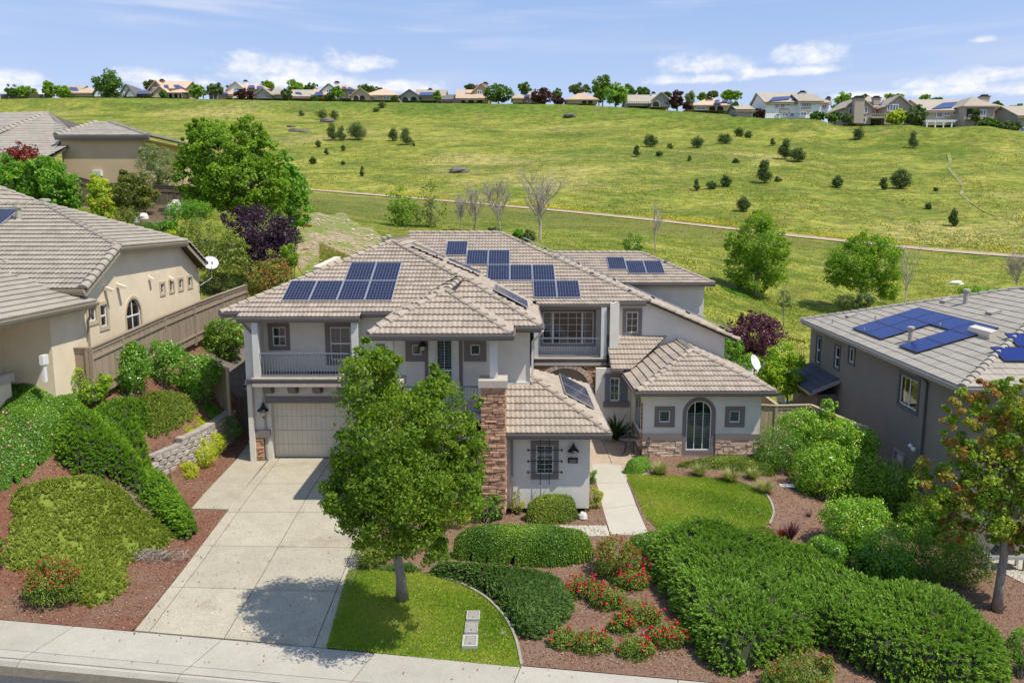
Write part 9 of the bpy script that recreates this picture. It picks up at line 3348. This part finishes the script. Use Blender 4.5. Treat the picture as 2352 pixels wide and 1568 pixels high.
def wild_grass():
	"""rough grass on the nearer slope and along the path, where tufts still show"""
	rng = np.random.default_rng(46)
	n = 110000
	d = 49 + (np.abs(rng.normal(0, 1, n)) * 26)
	u = rng.uniform(-60, 2420, n)
	x = (u - 1176) / 1815 * d
	dp = np.interp(u, *UPATHD)
	k = (np.abs(d - dp) > 1.2) & (d < dp + 12)
	bd = poly_sd(x, d, np.array(bare))
	k &= bd < -0.2
	k &= ~((u < 480) & (d < 62))
	k &= ~((np.abs(x - 9) < 3.4) & (d < 56))
	x, d = x[k], d[k]
	n = len(x)
	p = np.stack([x, d, terrain(x, d) - 0.02], 1)
	dr = unit(np.stack([rng.normal(0, .5, n), rng.normal(0, .5, n), np.ones(n)], 1))
	clump = 0.5 + 0.5 * np.sin(x * 0.55 + 1.7 * np.sin(d * .37)) * np.sin(d * .5 + 1.3 * np.sin(x * .3))
	L = (rng.uniform(.07, .17, n) * (0.5 + clump))[:, None]
	s = unit(np.cross(dr, rng.normal(0, 1, (n, 3)))) * 0.045
	v = np.stack([p - s, p + s, p + dr * L], 1).reshape(-1, 3)
	t = np.clip(0.10 + 0.40 * clump * rng.uniform(.3, 1.2, n) + rng.normal(0, .10, n), 0, 1)
	o = link_mesh('wild_grass', arr_mesh('wild_grass', v, np.arange(n * 3).reshape(n, 3), t), M_['wild_grass'])
	setp(o, 'rough wild grass on the slope below the path', 'grass', None, 'stuff')
	m = 9000
	u = rng.uniform(700, 2352, m)
	dd = np.interp(u, *UPATHD) + 1.3 + np.abs(rng.normal(0, 1.2, m))
	x = (u - 1176) / 1815 * dd
	c = np.stack([x, dd, terrain(x, dd) + rng.uniform(.03, .2, m)], 1)
	kk = np.sin(x * .35) + 0.4 * rng.normal(0, 1, m) > -0.1
	v, f, t = leaves(c[kk], np.tile([0, -.3, 1.0], (kk.sum(), 1)), 0.16, 0.8, .4, 0, None, rng)
	o = link_mesh('yellow_flowers', arr_mesh('yellow_flowers', v, f, t), M_['yellow_bloom'])
	setp(o, 'yellow wild flowers along the upper edge of the path', 'wild flowers', None, 'stuff')
wild_grass()
def hill_tufts():
	"""coarse tufts over the open slope up to the ridge"""
	rng = np.random.default_rng(47)
	n = 150000
	u = rng.uniform(-80, 2440, n)
	dp, dc = np.interp(u, *UPATHD), np.interp(u, *UCRD)
	f = rng.uniform(0, 1, n) ** 1.25
	d = dp + 2 + (dc - dp) * f
	x = (u - 1176) / 1815 * d
	cl = np.sin(x * .23 + 1.9 * np.sin(d * .11)) * np.sin(d * .19 + 1.4 * np.sin(x * .13)) + 0.5 * np.sin(x * .71 + d * .37) * np.sin(d * .63 - x * .29)
	k = cl + rng.normal(0, .7, n) > 0.25
	x, d, cl = x[k], d[k], cl[k]
	n = len(x)
	p = np.stack([x, d, terrain(x, d) - 0.03], 1)
	dr = unit(np.stack([rng.normal(0, .5, n), rng.normal(0, .5, n), np.ones(n)], 1))
	L = rng.uniform(.10, .32, n)[:, None]
	s = unit(np.cross(dr, rng.normal(0, 1, (n, 3)))) * 0.09
	v = np.stack([p - s, p + s, p + dr * L], 1).reshape(-1, 3)
	t = np.clip(0.48 + 0.22 * rng.normal(0, 1, n), 0, 1)
	o = link_mesh('hill_tufts', arr_mesh('hill_tufts', v, np.arange(n * 3).reshape(n, 3), t), M_['wild_grass'])
	setp(o, 'scruffy grass tufts over the open hillside above the path', 'grass', None, 'stuff')
hill_tufts()
# ------------------------------------------------------------------ small things
def edging(name, label, pts, w=0.07, h=0.06):
	P = [gnd(*p) for p in pts]
	Q = []
	for i in range(len(P) - 1):
		a, b = P[max(i - 1, 0)], P[i]
		c, d = P[i + 1], P[min(i + 2, len(P) - 1)]
		for k in range(4):
			t = k / 4
			q = 0.5 * ((2 * b) + (c - a) * t + (2 * a - 5 * b + 4 * c - d) * t * t + (3 * b - a - 3 * c + d) * t ** 3)
			q.z = tz(q.x, q.y)
			Q.append(q)
	Q.append(P[-1])
	t = thing(name, label, 'edging', tuple(Q[0]))
	for a, b in zip(Q[:-1], Q[1:]):
		mb = MB()
		mb.beam(a + Vector((0, 0, .03)), b + Vector((0, 0, .03)), w, h + .04)
		mb.build('strip', M_['edging'], t)
edging('lawn_edging', 'pale curved edging strip between front lawn and juniper', [(1010, 1326), (1060, 1343), (1115, 1374), (1150, 1408), (1172, 1440), (1188, 1480), (1198, 1530)])
edging('lawn_edging', 'pale curved edging strip at the right end of the oval lawn', [(1748, 1124), (1768, 1150), (1777, 1178), (1768, 1206)])
def utility_box(u, v, w, l, rim, label):
	g = gnd(u, v)
	t = thing('utility_box', label, 'utility box', tuple(g), 'utility boxes in the front lawn')
	z = g.z + 0.085
	mb = MB()
	for (x0, x1, y0, y1) in ((-w / 2, w / 2, -l / 2, -l / 2 + rim), (-w / 2, w / 2, l / 2 - rim, l / 2), (-w / 2, -w / 2 + rim, -l / 2 + rim, l / 2 - rim), (w / 2 - rim, w / 2, -l / 2 + rim, l / 2 - rim)):
		mb.box(g.x + x0, g.x + x1, g.y + y0, g.y + y1, z - .1, z + .035)
	mb.build('rim', M_['utility_rim'], t)
	mb = MB()
	mb.box(g.x - w / 2 + rim + .008, g.x + w / 2 - rim - .008, g.y - l / 2 + rim + .008, g.y + l / 2 - rim - .008, z - .06, z + .025)
	l_ = mb.build('lid', M_['utility_lid'], t)
	mb = MB()
	mb.lathe([(0.02, z + .024), (0.02, z + .03)], (g.x, g.y - l * .25, 0), 8)
	mb.build('lid_hole', M_['room_dark'], l_)
utility_box(1087, 1420, 0.36, 0.46, 0.035, 'topmost concrete utility lid in the row of three, half overgrown')
utility_box(1083, 1448, 0.34, 0.54, 0.02, 'middle concrete utility lid in the row of three')
utility_box(1080, 1479, 0.40, 0.56, 0.06, 'lowest concrete utility lid with a broad white rim')
g = gnd(1155, 1455)
mb = MB()
mb.lathe([(0.09, g.z + .02), (0.09, g.z + .05)], (g.x, g.y, 0), 10)
solo('sprinkler_cap', mb, M_['utility_lid'], 'small round cap sunk in the lawn right of the utility lids', 'sprinkler cap', tuple(g))
g = gnd(1339, 1192)
mb = MB()
rock_mb(mb, (g.x, g.y, g.z + .12), (.16, .14, .18), np.random.default_rng(3), 8)
solo('white_rock', mb, M_['rock_white'], 'single white rock in the mulch by the front walk', 'rock', tuple(g))
g = gnd(1806, 1118)
mb = MB()
mb.prism([(g.x - .28, g.y - .12, g.z + .03), (g.x + .28, g.y - .16, g.z + .03), (g.x + .30, g.y + .12, g.z + .05), (g.x - .26, g.y + .14, g.z + .05)], (0, 0, .04))
solo('drain_cover', mb, M_['rock_white'], 'white slab lying in the mulch right of the oval lawn', 'slab', tuple(g))
g = gnd(2260, 1562)
mb = MB()
mb.lathe([(0.2, g.z + .01), (0.2, g.z + .05), (0.05, g.z + .07)], (g.x, g.y, 0), 10)
solo('drain_cover', mb, M_['rock_white'], 'pale round cover at the lower edge under the huge juniper', 'cover', tuple(g))
def bistro():
	c = Vector((4.95, 32.2, 0.03))
	t = thing('bistro_table', 'round dark iron bistro table in the shaded courtyard', 'table', tuple(c))
	mb = MB()
	mb.lathe([(0.40, .70), (0.42, .71), (0.42, .735), (0.40, .74)], c, 20)
	mb.build('tabletop', M_['metal_dark'], t)
	for k in range(4):
		a = k * math.pi / 2 + .4
		mb = MB()
		d = Vector((math.cos(a), math.sin(a), 0))
		mb.tube([c + d * .30 + Vector((0, 0, 0)), c + d * .10 + Vector((0, 0, .35)), c + d * .28 + Vector((0, 0, .70))], .015, 5)
		mb.build('leg', M_['metal_dark'], t)
	for (dx, dy, lab) in ((0.55, -0.35, 'dark iron bistro chair on the wall side of the round table'), (0.15, 0.75, 'dark iron bistro chair behind the round table')):
		s = c + Vector((dx, dy, 0))
		o = thing('bistro_chair', lab, 'chair', tuple(s))
		fw = -Vector((dx, dy, 0)).normalized()
		sd = Vector((fw.y, -fw.x, 0))
		mb = MB()
		mb.lathe([(0.20, .44), (0.21, .45), (0.20, .465)], s, 14)
		mb.build('seat', M_['metal_dark'], o)
		for (p, q) in ((.16, .16), (.16, -.16), (-.16, .16), (-.16, -.16)):
			mb = MB()
			b0 = s + fw * p * 1.2 + sd * q * 1.2
			mb.tube([b0, s + fw * p + sd * q + Vector((0, 0, .44))], .012, 5)
			mb.build('leg', M_['metal_dark'], o)
		mb = MB()
		pts = []
		for k in range(11):
			a = math.pi * k / 10
			pts.append(s - fw * (.19 + .06 * math.sin(a)) + sd * .20 * math.cos(a) + Vector((0, 0, .45 + .47 * math.sin(a))))
		mb.tube(pts, .013, 5)
		for w in (-.09, 0, .09):
			mb.tube([s - fw * .2 + sd * w + Vector((0, 0, .45)), s - fw * .24 + sd * w * 1.5 + Vector((0, 0, .70)), s - fw * .25 + sd * w * .6 + Vector((0, 0, .90))], .009, 4)
		mb.build('backrest', M_['metal_dark'], o)
bistro()
sheet('patio', [(11.2, 40.6), (14.6, 40.6), (14.8, 46.4), (11.2, 46.4)], 0.16, 1.0, M_['concrete_path'])
def patio_chair(u, v, y, ang, mat, label, name='patio_chair'):
	p = at_y(u, v, y)
	c = Vector((p.x, y, tz(p.x, y) + 0.17))
	o = thing(name, label, 'chair', tuple(c))
	f = Vector((math.cos(ang), math.sin(ang), 0))
	s = Vector((-f.y, f.x, 0))
	up = Vector((0, 0, 1))
	mb = MB()
	mb.obox(c - f * .25 - s * .26 + up * .36, f * .52, s * .52, up * .06)
	mb.build('seat', M_[mat], o)
	for k in range(5):
		mb = MB()
		mb.obox(c - f * .26 + s * (-.26 + .105 * k) + up * .42, -f * .02, s * .085, up * .55 - f * .16)
		mb.build('slat', M_[mat], o)
	for (a, b) in ((.24, .24), (.24, -.24), (-.24, .24), (-.24, -.24)):
		mb = MB()
		q = c + f * a + s * b
		mb.box(q.x - .03, q.x + .03, q.y - .03, q.y + .03, c.z, c.z + .36)
		mb.build('leg', M_[mat], o)
simple('tan_wood', (0.46, 0.30, 0.16), 0.7, 0.15, 6)
simple('blue_cloth', (0.30, 0.42, 0.62), 0.8, 0.08, 4)
patio_chair(1822, 912, 42.0, 2.4, 'tan_wood', 'tan slatted patio chair beside the grey house')
patio_chair(1800, 925, 42.6, 0.6, 'white_frame', 'white patio chair under the slender patio tree')
p = at_y(1842, 902, 43.0)
c = Vector((p.x, 43.0, tz(p.x, 43) + .17))
t = thing('patio_table', 'patio table with pale blue top by the grey house corner', 'table', tuple(c))
mb = MB()
mb.lathe([(.55, .70), (.56, .73), (.55, .75)], c, 18)
mb.build('tabletop', M_['blue_cloth'], t)
mb = MB()
mb.lathe([(.28, 0), (.06, .06), (.05, .70)], c, 10)
mb.build('pedestal', M_['metal_dark'], t)
drv = sheet('neighbour_driveway', [tuple(gnd(*p)[:2]) for p in ((2272, 1302), (2500, 1420), (2560, 1300), (2420, 1210), (2280, 1230))], 0.04, 1.0, M_['concrete_path'])
g = gnd(2318, 1312)
t = thing('steel_cart', 'grey steel cart on the right driveway behind the reddening tree trunk', 'cart', tuple(g))
mb = MB()
mb.box(g.x - .75, g.x + .55, g.y - .05, g.y + .45, g.z + .42, g.z + .52)
mb.build('tray', M_['metal_grey'], t)
for (dx, dy) in ((-.68, 0), (.48, 0), (-.68, .4), (.48, .4)):
	mb = MB()
	mb.box(g.x + dx - .04, g.x + dx + .04, g.y + dy - .04, g.y + dy + .04, g.z + .02, g.z + .42)
	mb.build('leg', M_['metal_grey'], t)
mb = MB()
mb.prism([(g.x - .5, g.y + .1, g.z + .525), (g.x + .3, g.y + .1, g.z + .525), (g.x + .1, g.y + .1, g.z + .80), (g.x - .3, g.y + .1, g.z + .80)], (0, .25, 0))
solo('cover_cloth', mb, M_['metal_dark'], 'dark folded cover lying on the grey steel cart', 'cover', tuple(g))
def litter():
	rng = np.random.default_rng(60)
	n = 260
	x, y = rng.uniform(-11, 1.5, n), 17.2 + np.abs(rng.normal(0, 5.5, n))
	k = y < 31
	x, y = x[k], y[k]
	z = np.array([float(street_z(a)) if b < street_y(a) else tz(a, b) for a, b in zip(x, y)]) + .05
	v, f, t = leaves(np.stack([x, y, z], 1), np.tile([0, 0, 1.0], (len(x), 1)), 0.06, 0.6, .3, 0, None, rng)
	o = link_mesh('fallen_leaves', arr_mesh('fallen_leaves', v, f, t), M_['chip'])
	setp(o, 'scattered dry leaves on the driveway and lawn', 'leaf litter', None, 'stuff')
litter()
